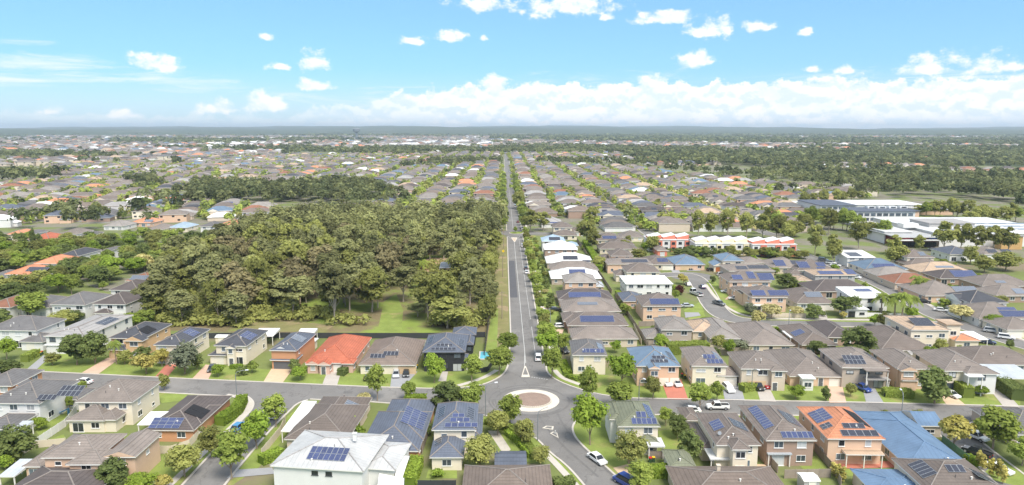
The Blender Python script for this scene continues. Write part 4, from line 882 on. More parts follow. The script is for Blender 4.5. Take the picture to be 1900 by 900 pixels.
house('black two-storey house with slate roof covered in dark solar panels', (-22.0,179.1), (-10.3,179.0), 16, 2, 'slate', 'black', ext=[((-21.8,180.5),(-9.8,179.9),5,2.9,'hip',{'open':True}),((-11.4,193.7),(-8.7,193.1),10,2.9,'hip'),((-15.7,201.6),(-8.3,201.5),8,3.4,'hip')], solar=[(0,'F',2.3,0.8,6,1,'solar_dark',(1.1,1.1)),(0,'F',3.6,2.4,4,1,'solar_dark',(1.1,1.1)),(0,'L',4,0.8,6,1,'solar_dark'),(0,'R',3,0.8,6,1,'solar_dark')], fr='frame_dark', fascia='trim_dark', rot=0)
# ---- between the cross street and the camera, towards the side street
P = dict(rot=-2)
house('orange brick house at the frame edge behind the pale blue-white one', (-123.7,156.0), (-115.0,156.6), 11, 2, 'grey', 'brick', ext=[((-117.2,157.1),(-114.2,159.5),4,5.0,'gabF')], **P)
house('bluish-white two-storey house with blue slide in its yard', (-114.1,145.5), (-101.6,148.7), 14, 2, 'grey', 'white', ext=[((-106.8,145.6),(-102.5,145.6),5,2.9,'hip'),((-110.2,138.2),(-103.1,140.6),8,2.75,'hip'),((-103.2,154.2),(-99.0,156.8),7,2.75,'hip')], solar=[(0,'F',11,1.0,4,1,'solar_dark'),(0,'F',14.6,2.2,5,2,'solar_dark')], **P)
house('tall cream-white house with grey-brown roof and octagonal bay behind the peach house', (-94.5,145.8), (-81.8,145.7), 12.5, 2, 'taupe', 'cream', pitch=26, ext=[((-94.5,142.0),(-86.0,142.2),8,2.9,'hip'),((-88.2,142.1),(-83.6,142.9),7,2.95,'hip')], rot=-1)
house('orange brick single-storey house with one black mat and blue panels on a dark roof', (-75.4,137.3), (-64.9,132.8), 19, 1, 'dkbrown', 'brick', ext=[((-68.5,140.4),(-64.5,143.4),10,2.75,'hip')], solar=[(0,'F',0.8,0.4,4,3,'solar_blue',(1.6,1.0)),(0,'R',5,0.8,2,1,'solar_mat',(2.2,4.0))], pitch=22, rot=-2)
house('peach rendered two-storey house with stepped roofs and tall gabled end', (-84.9,119.6), (-74.4,121.0), 10, 2, 'taupe', 'peach', ext=[((-79.1,117.5),(-72.2,117.8),6,5.2,'hip'),((-73.5,119.5),(-67.5,121.6),10,5.6,'gabF',{'pitch':18}),((-89.7,121.3),(-86.1,122.1),9,2.9,'hip'),((-73.6,124.9),(-70.1,124.9),3,2.9,'gabF')], sides='FR', rot=0)
house('dark-roofed house cut off by the bottom edge below the peach house', (-86.8,109.0), (-70.8,111.4), 13, 1, 'dkbrown', 'beige', pitch=20, rot=-2)
house('brown tiled single-storey house between side street and slate-roofed neighbour', (-44.7,132.6), (-31.6,132.4), 18, 1, 'brown', 'beige', ext=[((-43.3,139.0),(-31.6,139.4),16,2.75,'hip')], solar=[(1,'R',5,1.2,5,2,'solar_grey')], rot=-3, dish=(5.0,1.0,3.1))
house('big white-roofed white house with a block of twelve solar panels', (-41.9,116.1), (-25.1,111.0), 15, 2, 'offwhite', 'white', pitch=17, cap='roof_pale', ext=[((-26.5,117.6),(-19.2,119.6),11,4.2,'hip',{'pitch':12})], solar=[(0,'F',6.0,2.0,7,2,'solar_blue')], fr='frame_dark', rot=-8, chimney=(13.0,8.0,7.3), wins=False, wlist=[('F',7.6,4.0,1.2,0.8),('F',10.2,4.0,1.2,0.8)])
house('slate-roofed single-storey house with skylight and a tall blue solar array', (-28.6,127.4), (-16.6,127.2), 19, 1, 'slate', 'brick', ext=[((-26.8,132.4),(-16.3,132.2),21,2.75,'hip')], solar=[(1,'R',3.5,0.8,8,3,'solar_blue'),(1,'L',10,1.5,4,2,'solar_grey')], rot=-2)
house('narrow cream two-storey house with slate roofs and blue panels', (-14.5,130.5), (-5.5,130.9), 13.5, 2, 'slate', 'cream', pitch=27, ext=[((-14.3,124.0),(-7.7,124.1),9,2.9,'hip'),((-8.5,132.6),(-4.5,132.8),12,2.9,'hip')], solar=[(0,'F',2.6,0.6,5,1,'solar_blue',(1.3,1.1)),(0,'F',3.6,1.9,3,1,'solar_blue',(1.3,1.1)),(0,'F',4.0,3.1,2,1,'solar_blue',(1.2,1.0)),(0,'R',4,0.8,5,1,'solar_dark'),(0,'L',4,0.8,5,1,'solar_dark'),(1,'L',2,0.6,3,1,'solar_dark')], rot=0)
house('brown-roofed house cut off by the bottom edge beside the hedge path', (-7.4,105.7), (8.6,105.5), 15.5, 1, 'umber', 'beige', pitch=22, rot=0)
# ---- towards the camera on the other side of the curving road
house('cream house with green tiled roof on the corner by the curving road', (23.0,131.8), (31.7,132.2), 13, 2, 'green', 'cream', ext=[((21.8,135.5),(25.2,135.4),9,5.4,'hip',{'wall':'white'}),((27.0,129.9),(31.2,129.8),8,2.8,'hip'),((28.5,128.2),(31.9,128.2),4,2.9,'flat',{'roof':'white','open':True})], solar=[(0,'F',3.0,0.5,5,1,'solar_blue'),(0,'F',4.2,2.3,2,1,'solar_blue'),(0,'R',2.5,0.6,7,1,'solar_blue')], sides='FL', cap='roof_green', rot=-1)
house('green-roofed detached garage below the green-roofed house', (30.8,119.6), (35.9,119.7), 7.5, 1, 'green', 'white', name='garage', cat='garage', garage=[(0,0.9,4.0,'garage_white')], cap='roof_green', wins=False, rot=-1)
house('cream two-storey house with brown roof and octagonal bay tower', (40.3,123.2), (49.0,123.3), 15, 2, 'brown', 'cream', ext=[((42.6,120.9),(46.3,120.9),4.5,5.7,'hip',{'pitch':30}),((38.7,127.3),(42.3,127.2),12,2.75,'hip',{'wall':'beige'}),((39.3,122.9),(44.3,123.0),4.5,2.8,'flat',{'roof':'white','open':True}),((38.8,140.7),(42.5,140.7),7,2.75,'hip')], solar=[(0,'L',6.0,1.2,4,1,'solar_blue',(1.0,2.2)),(0,'R',5,0.8,4,2,'solar_dark')], dish=(1.5,3.0,6.0), rot=-1)
house('dark brown brick house with a long strip of solar panels down its roof', (50.6,125.1), (60.5,125.0), 17, 2, 'brown', 'umber', ext=[((51.1,124.9),(55.8,124.9),5,2.8,'flat',{'roof':'silver','open':True})], solar=[(0,'F',3.4,0.5,6,1,'solar_blue'),(0,'L',3.0,1.2,10,1,'solar_blue',(1.0,2.0)),(0,'R',5,0.8,6,2,'solar_dark')], rot=-1)
house('brick house with vivid orange tiled roof, solar panels and paved yard', (62.8,125.7), (74.0,125.1), 15.5, 2, 'orange', 'peach', ext=[((63.4,127.6),(67.6,127.0),9,5.5,'hip'),((65.9,124.1),(73.3,123.8),3.2,3.0,'skil',{'roof':'tan','open':True,'pitch':6})], solar=[(0,'F',3.2,0.6,5,1,'solar_dark',(1.4,1.6)),(0,'F',4.2,2.6,3,1,'solar_dark',(1.4,1.4)),(0,'L',4.2,0.7,5,2,'solar_blue'),(0,'L',10.2,0.7,2,2,'solar_dark',(1.0,1.0)),(0,'R',4.5,0.7,3,1,'solar_mat',(2.3,3.0))], cap='roof_orange', rot=-2)
house('sprawling single-storey house with smooth blue metal roof', (75.2,119.5), (87.4,119.3), 22, 1, 'blue', 'beige', pitch=20, ext=[((76.7,130.4),(87.8,130.2),15,2.75,'hip'),((88.0,137.4),(93.4,137.3),8,2.75,'gabS')], rot=-3)
house('blue flat-roofed house at the bottom edge with a few dark panels', (63.8,110.0), (75.5,110.2), 9, 1, 'blue', 'beige', pitch=7, solar=[(0,'F',5,0.4,4,1,'solar_dark')], rot=-2)
house('brown-roofed cream house at the bottom edge with three dark solar blocks', (71.9,108.1), (85.5,109.0), 12, 2, 'brown', 'cream', eave=4.2, solar=[(0,'L',3.5,1.2,5,1,'solar_dark',(1.0,2.6)),(0,'F',5.5,4.0,3,1,'solar_dark'),(0,'R',2,1,3,2,'solar_dark')], rot=-2)
house('long brown hip-roofed house cut off by the bottom edge with small blue array', (29.9,106.4), (49.5,107.0), 14, 1, 'umber', 'beige', pitch=20, solar=[(0,'F',10.0,1.4,6,1,'solar_blue')], chimney=(8,8,4.6), rot=-1)
house('grey-roofed house at the frame edge beyond the ute street', (104.6,132.9), (117.1,132.7), 14, 1, 'grey', 'taupe', rot=-2)
# ---- far side of the right cross street
Q = dict(rot=-3)
house('cream two-storey house with grey roof at the corner of the long road', (18.1,176.4), (27.5,175.4), 13, 2, 'grey', 'cream', door=(0,4.2), solar=[(0,'F',2.8,0.9,3,1,'solar_blue'),(0,'F',5.6,0.9,3,1,'solar_blue'),(0,'R',3,0.8,5,1,'solar_grey')], rot=-2)
house('brick two-storey house with bright blue roof and twin white garage doors', (33.5,167.7), (45.0,168.8), 15, 2, 'bluegrey', 'peach', ext=[((36.2,164.9),(39.2,164.8),3,5.8,'gabF')], garage=[(0,6.2,2.3,'garage_white'),(0,8.9,2.3,'garage_white')], door=(1,1.0), solar=[(0,'F',4.0,1.2,4,1,'solar_dark',(1.1,1.2)),(0,'F',4.6,2.6,3,1,'solar_dark',(1.1,1.2)),(0,'R',3,0.8,6,1,'solar_dark')], rot=-1)
house('cream two-storey house with taupe roof, balcony and low garage wing', (47.6,167.6), (56.9,167.9), 15, 2, 'taupe', 'cream', ext=[((54.2,167.5),(59.8,167.5),7,2.9,'hip'),((48.6,169.6),(52.8,169.5),2.5,3.2,'flat',{'roof':'white','open':True})], garage=[(1,0.8,4.4,'garage_white')], solar=[(0,'F',4.2,0.9,4,1,'solar_blue'),(0,'F',3.6,2.7,3,1,'solar_blue'),(0,'R',3,0.7,6,1,'solar_grey')], **Q)
house('beige two-storey house with taupe roof behind the red and black cars', (59.4,165.4), (70.8,164.9), 13, 2, 'taupe', 'beige', ext=[((66.5,164.0),(70.7,163.6),3,5.4,'hip')], garage=[(0,2.0,4.6,'garage_tan')], door=(1,0.8), **Q)
house('brick bungalow with white slotted feature wall and wide white garage', (72.6,167.3), (86.1,167.2), 21, 1, 'taupe', 'peach', ext=[((74.4,164.0),(77.9,164.0),3,3.4,'flat',{'wall':'white','roof':'white'})], garage=[(0,10.2,4.4,'garage_white')], door=(0,7.6), **Q)
house('grey two-storey house with pillared double balcony and dark red garage', (85.2,166.0), (97.0,164.3), 15, 2, 'taupe', 'taupe', ext=[((90.2,163.5),(95.9,163.0),2.6,5.45,'flat',{'roof':'taupe','open':True}),((90.8,164.1),(96.7,164.1),2.5,3.0,'flat',{'roof':'pale','open':True}),((86.6,166.8),(91.8,166.7),3,2.9,'flat',{'roof':'white'})], garage=[(3,0.6,4.2,'garage_red')], solar=[(0,'F',1.5,1.2,5,2,'solar_dark'),(0,'R',3,0.8,7,1,'solar_dark')], fr='frame_dark', **Q)
house('peach two-storey house with arched gable behind a long clipped hedge', (98.6,164.9), (107.3,164.0), 15, 2, 'taupe', 'peach', ext=[((98.9,163.7),(103.3,163.2),3,5.4,'gabF'),((99.5,163.8),(103.9,163.8),2.5,2.8,'hip')], **Q)
house('cream two-storey house with stacked square balconies at its corner', (109.5,163.2), (121.3,162.3), 16, 2, 'taupe', 'cream', ext=[((113.9,161.3),(121.8,160.8),5,5.45,'hip',{'wall':'white'}),((113.3,159.9),(117.2,159.5),1.8,5.3,'flat',{'roof':'white','open':True})], fr='frame_dark', **Q)
house('brown single-storey house at the frame edge behind a grey carport', (124.6,175.7), (144.1,175.4), 14, 1, 'brown', 'umber', **Q)
roofed('flat grey steel carport beside a tall clipped hedge at the frame edge', (124.7,164.5), (134.1,164.4), 9, 3.0, 'silver', rot=-3)
# ---- second row, backing onto them
D1 = dict(detail=1, rot=-2)
house('brown single-storey house beside the long road, just behind the corner house', (20.4,199.5), (40.5,200.9), 11, 1, 'taupe', 'beige', detail=1, rot=0)
house('taupe two-storey house with a low side roof next to a green hedge', (47.0,199.5), (56.8,199.9), 13, 2, 'ash', 'taupe', ext=[((42.7,200.3),(49.5,200.2),9,2.75,'hip')], **D1)
house('single-storey house with sandy tan roof', (61.7,199.5), (71.4,199.4), 21, 1, 'ash', 'beige', ext=[((58.4,206.8),(68.2,207.9),12,2.75,'hip',{'roof':'tan'})], **D1)
house('plain grey-brown hipped house with bare lawn behind', (71.1,193.1), (84.8,193.5), 22, 1, 'taupe', 'beige', **D1)
house('brown house with white pergola in a hedged side yard', (86.7,192.9), (97.3,193.8), 20, 1, 'brown', 'umber', ext=[((86.3,200.1),(92.6,201.2),7,2.8,'flat',{'roof':'white','open':True})], solar=[(0,'L',9,0.8,4,2,'solar_blue')], **D1)
house('small dark brown house peeping out left of a big round tree', (97.8,200.2), (106.9,200.0), 17, 1, 'dkbrown', 'umber', **D1)
house('brown hip-roofed house between the big round tree and the tan-roofed block', (107.1,187.7), (123.0,188.0), 22, 1, 'brown', 'beige', **D1)
house('tall cream block-like house with tan roof and dark panel rectangle', (120.3,196.2), (132.1,195.0), 16, 2, 'tan', 'cream', eave=6.2, pitch=14, ext=[((132.3,198.3),(137.2,198.2),6,7.2,'flat',{'roof':'tan'}),((133.7,196.0),(141.5,197.0),8,2.9,'hip',{'roof':'orange'})], solar=[(0,'F',2.6,2.2,6,3,'solar_dark')], **D1)
# ---- houses facing the long road, from the corner outward
U = dict(detail=1, rot=0)
house('brick house with very wide bright blue solar array beside the long road', (20.2,213.8), (40.1,214.8), 13, 1, 'brown', 'umber', ext=[((19.4,218.9),(26.0,218.8),10,2.75,'hip')], solar=[(0,'F',4.5,1.6,11,2,'solar_blue')], **U)
house('taupe house beside the long road with one pale panel row', (20.3,231.0), (40.6,232.2), 15, 1, 'taupe', 'beige', solar=[(0,'F',5.5,3.6,7,1,'solar_grey')], **U)
house('dark-roofed house covered by a broad violet-blue array', (20.1,247.7), (40.7,248.3), 13, 1, 'dkbrown', 'umber', solar=[(0,'F',4,1.2,12,2,'solar_blue')], **U)
house('peach two-storey house between white and dark roofs on the long road', (23.7,264.3), (36.7,265.1), 13, 2, 'ash', 'peach', ext=[((36.4,268.6),(40.2,268.5),9,2.75,'hip',{'roof':'silver'})], **U)
house('white-roofed house with two blue panel rows by the topiary garden', (19.8,283.8), (41.4,284.6), 15, 1, 'white', 'taupe', solar=[(0,'F',8,3.4,7,2,'solar_blue')], **U)
house('plain taupe-roofed house squeezed between two white roofs', (20.7,301.7), (42.5,302.6), 13, 1, 'taupe', 'beige', **U)
house('white-roofed house with stepped dark panels', (20.1,317.9), (42.4,319.0), 16, 1, 'white', 'taupe', solar=[(0,'F',8,2.6,7,2,'solar_dark'),(0,'F',17,0.6,5,1,'solar_dark')], **U)
house('white-roofed two-storey house with brown brick walls', (20.2,338.8), (36.9,338.6), 15, 2, 'white', 'umber', **U)
house('pale blue two-storey house with solar panels near the far roundabout', (20.3,363.7), (33.2,363.5), 13, 2, 'sky', 'white', solar=[(0,'F',4,1,6,2,'solar_dark')], ext=[((32.9,366.0),(40.4,365.9),9,2.75,'hip')], **U)
house('brown two-storey house with ribbon of cream windows past the white roofs', (30.0,416.4), (42.1,418.5), 14, 2, 'brown', 'cream', ext=[((29.7,402.0),(43.6,401.8),12,2.75,'hip')], **U)
house('long pale roof with a blue panel strip beside the tall roadside gum', (24.8,452.7), (39.4,452.5), 22, 1, 'pale', 'white', solar=[(0,'F',1,0.6,14,1,'solar_blue')], **U)
# ---- between the long road and the townhouses
house('brown house with blue arrays above the climbing hedge', (52.0,383.9), (68.4,383.7), 15, 1, 'brown', 'beige', solar=[(0,'F',4,1.4,8,2,'solar_blue')], **U)
house('low brown house with two square skylights by the townhouse lane', (50.0,355.7), (70.6,357.1), 13, 1, 'brown', 'beige', ext=[((58.6,370.9),(71.2,372.6),12,2.75,'hip')], **U)
house('cream-walled brown house beside the coral townhouses', (68.0,395.4), (81.7,395.2), 14, 1, 'taupe', 'cream', **U)
house('brown house with rusty-white gable by the far roundabout row', (42.6,416.9), (54.4,416.7), 15, 1, 'umber', 'peach', **U)
house('coral-walled single house with brown roof below the townhouses', (78.8,349.1), (84.6,349.0), 12, 1, 'taupe', 'coral', eave=3.0, **U)
# ---- around the crescent
house('peach two-storey house with long solar strip beside the crescent mouth', (47.0,227.4), (60.7,228.0), 14, 2, 'brown', 'peach', ext=[((43.4,244.4),(51.2,244.3),13,2.9,'hip',{'roof':'slate'})], solar=[(0,'F',3,0.8,10,2,'solar_blue')], **U)
house('white flat-looking two-storey house with bright white roof', (47.2,261.2), (65.8,260.9), 15, 2, 'white', 'white', pitch=12, **U)
house('brown two-storey house right behind the bright white one', (51.4,283.5), (65.8,283.3), 13, 2, 'brown', 'cream', ext=[((47.8,289.2),(53.8,289.1),9,2.9,'hip')], **U)
house('wide taupe low-roofed house with a smooth dark panel band', (46.7,306.6), (67.6,306.4), 13, 2, 'taupe', 'peach', eave=4.4, pitch=14, solar=[(0,'F',7,1.6,12,2,'solar_dark')], **U)
house('brown two-storey house with dark lean-to near the climbing hedge', (50.5,320.7), (61.5,320.6), 13, 2, 'brown', 'peach', ext=[((47.2,327.7),(52.4,327.6),9,2.9,'hip')], **U)
house('brown bungalow with scattered blue panels and white garage at the crescent', (66.2,313.5), (78.7,313.3), 17, 1, 'brown', 'beige', garage=[(0,7.5,5.0,'garage_white')], solar=[(0,'F',5.5,2.0,5,2,'solar_blue')], **U)
house('blue-grey-roofed bungalow at the crescent with cream garage', (79.2,313.3), (93.6,313.1), 18, 1, 'bluegrey', 'peach', garage=[(0,3.0,4.8,'garage_tan')], **U)
house('blue-grey two-storey house with rust-coloured garage door', (99.4,308.0), (109.7,307.9), 15, 2, 'bluegrey', 'cream', ext=[((96.0,309.3),(102.9,309.2),9,3.0,'gabF')], garage=[(1,1.2,4.6,'garage_rust')], **U)
house('taupe flat-hipped house with twin solar rows behind the solar-covered pair', (97.1,291.4), (117.5,291.2), 14, 2, 'taupe', 'taupe', eave=4.2, pitch=15, ext=[((112.2,316.0),(123.8,310.7),14,2.9,'hip')], solar=[(0,'F',4,1.5,5,2,'solar_dark'),(0,'F',9.5,2.2,9,2,'solar_dark')], **U)
house('peach two-storey house with four blue panel groups facing the crescent', (88.5,264.5), (105.4,262.4), 14, 2, 'brown', 'peach', ext=[((88.9,259.5),(96.2,257.6),6,3.0,'hip')], solar=[(0,'F',2,1.4,4,2,'solar_blue'),(0,'F',8.4,2.0,3,3,'solar_blue'),(0,'F',12.5,1.0,6,3,'solar_blue')], garage=[(1,1.0,4.6,'garage_tan')], **U)
house('peach house with two dark blue solar blocks above a white patio awning', (88.2,239.0), (101.4,239.7), 14, 2, 'brown', 'peach', ext=[((88.0,248.5),(93.6,248.4),9,4.6,'hip'),((87.5,237.7),(95.9,237.6),5,2.9,'flat',{'roof':'white','open':True})], solar=[(0,'F',0.8,1.0,5,2,'solar_blue'),(0,'F',7.0,1.0,7,2,'solar_blue')], **U)
house('taupe house with two dark panel patches and white shed', (121.4,305.3), (137.3,305.1), 17, 1, 'taupe', 'beige', solar=[(0,'F',2,1.4,5,3,'solar_blue'),(0,'F',10,2.6,5,2,'solar_dark')], **U)
house('brown house with zigzag panels by the diagonal street', (129.9,299.2), (148.0,297.8), 17, 1, 'brown', 'beige', ext=[((123.0,290.1),(130.2,287.8),8,2.75,'hip')], solar=[(0,'F',2.0,2.0,5,3,'solar_blue'),(0,'F',9.5,1.0,4,1,'solar_blue'),(0,'F',10.5,3.0,4,2,'solar_blue')], **U)
house('pale blue-walled house with sandy roof full of panels', (128.6,278.4), (146.0,278.2), 12, 2, 'tan', 'grey', eave=5.0, pitch=14, ext=[((120.7,278.4),(128.3,276.3),10,2.75,'hip')], solar=[(0,'F',2.5,0.8,10,2,'solar_blue'),(0,'F',14.0,0.8,4,3,'solar_blue')], **U)
house('brown bungalow with white garage and straight white driveway', (105.5,241.1), (119.8,240.9), 20, 1, 'brown', 'white', garage=[(0,9.0,4.6,'garage_white')], solar=[(0,'F',5,3.6,6,2,'solar_grey')], **U)
house('plain brown hipped house wedged behind the white modern house', (119.8,259.3), (144.0,259.9), 15, 1, 'dkbrown', 'umber', **U)
house('white modern two-storey house beside tall palms', (123.9,237.8), (137.2,235.3), 13, 2, 'white', 'white', rt='skil', pitch=5, ext=[((118.8,231.7),(127.0,228.7),6,3.0,'flat')], solar=[(0,'F',5,7,6,2,'solar_blue')], fr='frame_dark', **U)
house('white house with one dark panel sheet on its bright skillion roof', (162.6,320.0), (176.4,317.1), 13, 2, 'white', 'white', rt='skil', pitch=6, eave=4.6, solar=[(0,'F',2.5,2.0,6,4,'solar_dark')], **U)
house('blue metal-roofed house with a violet array near the gum trees', (161.7,301.1), (181.2,302.1), 17, 1, 'bluegrey', 'cream', solar=[(0,'F',4.5,1.2,10,2,'solar_blue')], **U)
house('ash-roofed low house in front of the blue metal roof', (159.7,287.4), (177.8,288.3), 13, 1, 'ash', 'beige', **U)
house('rust-brown roofed house across the diagonal street from the white modern one', (158.9,272.9), (178.1,274.6), 14, 1, 'brick', 'beige', **U)
house('sandy orange-roofed bungalow with white patio roof', (183.0,293.9), (205.9,294.7), 16, 1, 'tan', 'peach', solar=[(0,'F',8,3.6,8,1,'solar_grey')], **U)
house('brown low house between blue metal and sandy orange roofs', (186.4,309.4), (203.0,310.5), 13, 1, 'brown', 'umber', **U)
house('cream two-storey house with brown roof below the shopping centre', (188.1,314.9), (201.4,314.7), 14, 2, 'brown', 'cream', solar=[(0,'F',7,1.5,3,2,'solar_grey')], **U)
house('long taupe house with panels at one end beside two palms', (158.5,251.8), (176.8,249.9), 19, 1, 'taupe', 'peach', solar=[(0,'F',13,1.0,9,3,'solar_grey')], **U)
house('dark brown house with broad dark-blue array at the frame edge row', (183.0,281.8), (201.6,281.6), 13, 1, 'dkbrown', 'umber', solar=[(0,'F',7,1.0,10,3,'solar_blue')], **U)
house('taupe brick house with a pale panel beyond the broad array', (188.5,264.0), (210.3,263.7), 15, 1, 'taupe', 'umber', eave=3.6, solar=[(0,'F',7,2,4,1,'solar_grey')], **U)
house('low taupe house with open dark patio at the frame edge', (185.3,251.5), (202.9,251.3), 13, 1, 'taupe', 'umber', solar=[(0,'F',8.5,1.2,4,2,'solar_grey')], **U)
house('white two-storey house with charcoal stepped roof and blue gable wall', (162.4,232.4), (176.1,232.2), 14, 2, 'dkgrey', 'white', eave=5.0, ext=[((161.6,236.3),(164.8,231.7),9,4.4,'gabS')], **U)
house('taupe house with many blue panels across the diagonal street', (157.1,219.8), (176.5,219.5), 17, 1, 'taupe', 'white', solar=[(0,'F',9,1.0,9,2,'solar_blue'),(0,'F',9.6,4.6,6,1,'solar_blue')], garage=[(0,2.5,3.0,'garage_dark')], **U)
house('taupe garage-fronted house below the many-panelled one', (157.4,207.3), (169.5,206.0), 12, 1, 'taupe', 'cream', garage=[(0,0.8,4.6,'garage_white')], **U)
house('blue-grey-roofed white house by the timber-clad shop front', (220.1,333.3), (233.6,333.1), 16, 1, 'slate', 'white', eave=3.6, **U)
house('brown-roofed white house with dark arrays under the timber-clad shop', (237.1,333.1), (249.8,332.9), 15, 1, 'taupe', 'white', eave=3.6, solar=[(0,'F',3,1.2,5,2,'solar_dark'),(0,'F',10,1.2,5,2,'solar_dark')], **U)
# ---- leafy streets beside the bushland
V = dict(detail=1, rot=-4)
house('white two-storey house with grey roof beside the bushland, the one farther from it', (-155.4,232.1), (-142.8,231.2), 15, 2, 'grey', 'white', sides='FR', **V)
house('white two-storey house with dark roof touching the bushland edge', (-141.3,232.7), (-129.3,233.3), 14, 2, 'dkbrown', 'white', ext=[((-140.0,230.7),(-134.3,230.6),5,2.8,'hip')], **V)
house('dark-roofed white house behind the pair of white houses', (-147.3,253.6), (-136.0,253.5), 14, 2, 'dkbrown', 'white', **V)
house('orange-roofed house mostly hidden, pale panels above the dark roof', (-154.7,278.0), (-143.6,278.8), 15, 1, 'brick', 'cream', eave=3.6, solar=[(0,'F',1.5,0.5,7,2,'solar_grey'),(0,'F',9.4,1.8,4,2,'solar_grey')], **V)
house('orange-roofed white house by a cream-flowering tree', (-151.2,302.1), (-137.0,303.2), 17, 2, 'orange', 'white', eave=4.8, ext=[((-153.0,298.9),(-142.6,297.6),9,4.0,'hip',{'roof':'brick'})], **V)
house('slate-roofed house tucked between orange roof and bushland', (-148.9,319.0), (-141.9,320.2), 20, 2, 'slate', 'white', eave=5.0, **V)
house('long orange-roofed white house with panels among green trees', (-209.3,286.6), (-197.6,288.6), 16, 2, 'orange', 'white', eave=4.6, solar=[(0,'F',7.5,2.2,9,2,'solar_dark')], cap='roof_orange', **V)
house('second orange roof joined behind the long orange-roofed house', (-212.8,310.1), (-201.2,316.4), 16, 2, 'orange', 'white', eave=4.6, cap='roof_orange', **V)
house('grey-roofed low house in front of the long orange one', (-218.4,288.6), (-208.4,289.6), 12, 1, 'grey', 'white', **V)
house('charcoal-roofed white house above the orange roofs', (-212.1,326.6), (-201.9,333.7), 18, 2, 'dkgrey', 'white', eave=5.0, **V)
house('small white-walled house glimpsed between green crowns', (-201.3,342.5), (-197.0,342.5), 12, 2, 'grey', 'white', eave=4.5, **V)
house('orange dome-like roof house at the frame edge far up the leafy street', (-287.4,398.6), (-277.9,400.6), 15, 2, 'orange', 'cream', eave=4.5, **V)
house('grey-roofed white house between two orange roofs', (-279.3,398.5), (-272.3,400.5), 14, 2, 'grey', 'white', eave=4.5, **V)
house('orange-roofed white two-storey house behind two dark cypresses', (-263.2,380.7), (-250.2,382.4), 16, 2, 'red', 'white', eave=4.5, **V)
house('red-brown roofed white house at the frame edge', (-176.7,230.7), (-167.3,232.0), 14, 2, 'brick', 'white', eave=5.0, **V)
house('grey-roofed house half hidden behind a spreading tree', (-167.7,234.4), (-156.2,237.2), 14, 1, 'grey', 'white', eave=4.0, **V)
house('taupe-roofed house over the tree tops', (-261.7,406.3), (-250.3,408.3), 15, 1, 'taupe', 'white', eave=3.6, **V)
house('tiny cream house beside the taupe roof over the tree tops', (-245.0,399.9), (-239.0,401.9), 12, 1, 'grey', 'cream', eave=3.6, **V)
house('cream house with grey roof at the end of the leafy street', (-223.0,430.8), (-212.1,433.1), 16, 1, 'taupe', 'cream', **V)
house('cream house with pale blue roof behind cypresses', (-213.0,437.9), (-200.4,440.2), 15, 1, 'sky', 'cream', **V)
house('pink-orange roofed house with solar glare', (-249.9,461.4), (-234.7,463.9), 16, 1, 'orange', 'peach', solar=[(0,'F',9,1,6,2,'solar_grey')], **V)
house('grey-roofed low house left of the pink-orange roof', (-259.0,445.9), (-245.1,448.2), 16, 1, 'ash', 'white', **V)
house('white house with grey hipped roof by the bush edge', (-188.6,427.3), (-177.9,427.1), 14, 2, 'grey', 'white', eave=5.0, **V)
house('white house with bright orange roof by the bush edge', (-179.8,434.5), (-168.9,436.8), 16, 2, 'orange', 'white', eave=5.0, **V)
house('slate-blue roof showing through the middle of the bushland', (-115.2,362.2), (-105.5,362.0), 16, 1, 'slate', 'white', eave=4.0, **V)
roofed('pale open shed in the brown clearing of the bushland', (-28.8,303.9), (-20.0,305.0), 14, 3.4, 'silver', name='shed', rt='gabS', pitch=8, cat='shed')
# ---- townhouse rows, school and shopping centre
def townhouses(label, FL, FR, depth, w1, w2, n):
    A = Vector(FL); W = FR[0]-FL[0]; root = thing('townhouse_row', label, 'townhouses', (A.x, A.y, 0)); b = MB(); b.box(0,0,0,W,depth,6.0); b.build('wall', 'wall_'+w1, root)
    c = MB(); c.box(-.3,-.3,6.0,W+.3,depth+.3,6.25,0,True); c.build('flat_roof', 'roof_white', root)
    sw = W/n
    for k in range(n):
        f = MB(); f.box(k*sw+sw*.55,-.5,0.0,k*sw+sw*.95,.1,5.7); f.build('front_bay', 'wall_'+w2, root)
        r_ = MB(); x0, x1 = k*sw+.4, k*sw+sw-.6; r_.face([(x0,2,6.3),(x1,2,6.3),(x1,2,8.6),(x0,2,7.2)]); r_.face([(x0,2,7.2),(x1,2,8.6),(x1,11,8.6),(x0,11,7.2)], 1); r_.face([(x1,2,6.3),(x1,11,6.3),(x1,11,8.6),(x1,2,8.6)]); r_.face([(x0,11,6.3),(x0,2,6.3),(x0,2,7.2),(x0,11,7.2)]); r_.build('raised_roof', ['wall_'+w2, 'roof_white'], root)
        for z in (0.9, 3.7):
            for fx, y in ((.12,0),(.62,-.5)):
                ob('window', window_mesh(1.8,1.3,'frame_dark',True,'pane_dark'), root, (k*sw+sw*fx, y, z))
townhouses('white townhouse row with coral bays, the one behind round shrubs', (77.7,364.0), (100.2,363.7), 14, 'white', 'coral', 3)
townhouses('cream and lemon townhouse row with raised white roofs', (99.3,352.0), (127.5,351.7), 14, 'white', 'lemon', 4)
townhouses('white and coral townhouse row nearer the school', (127.8,348.5), (150.5,348.2), 14, 'white', 'coral', 3)
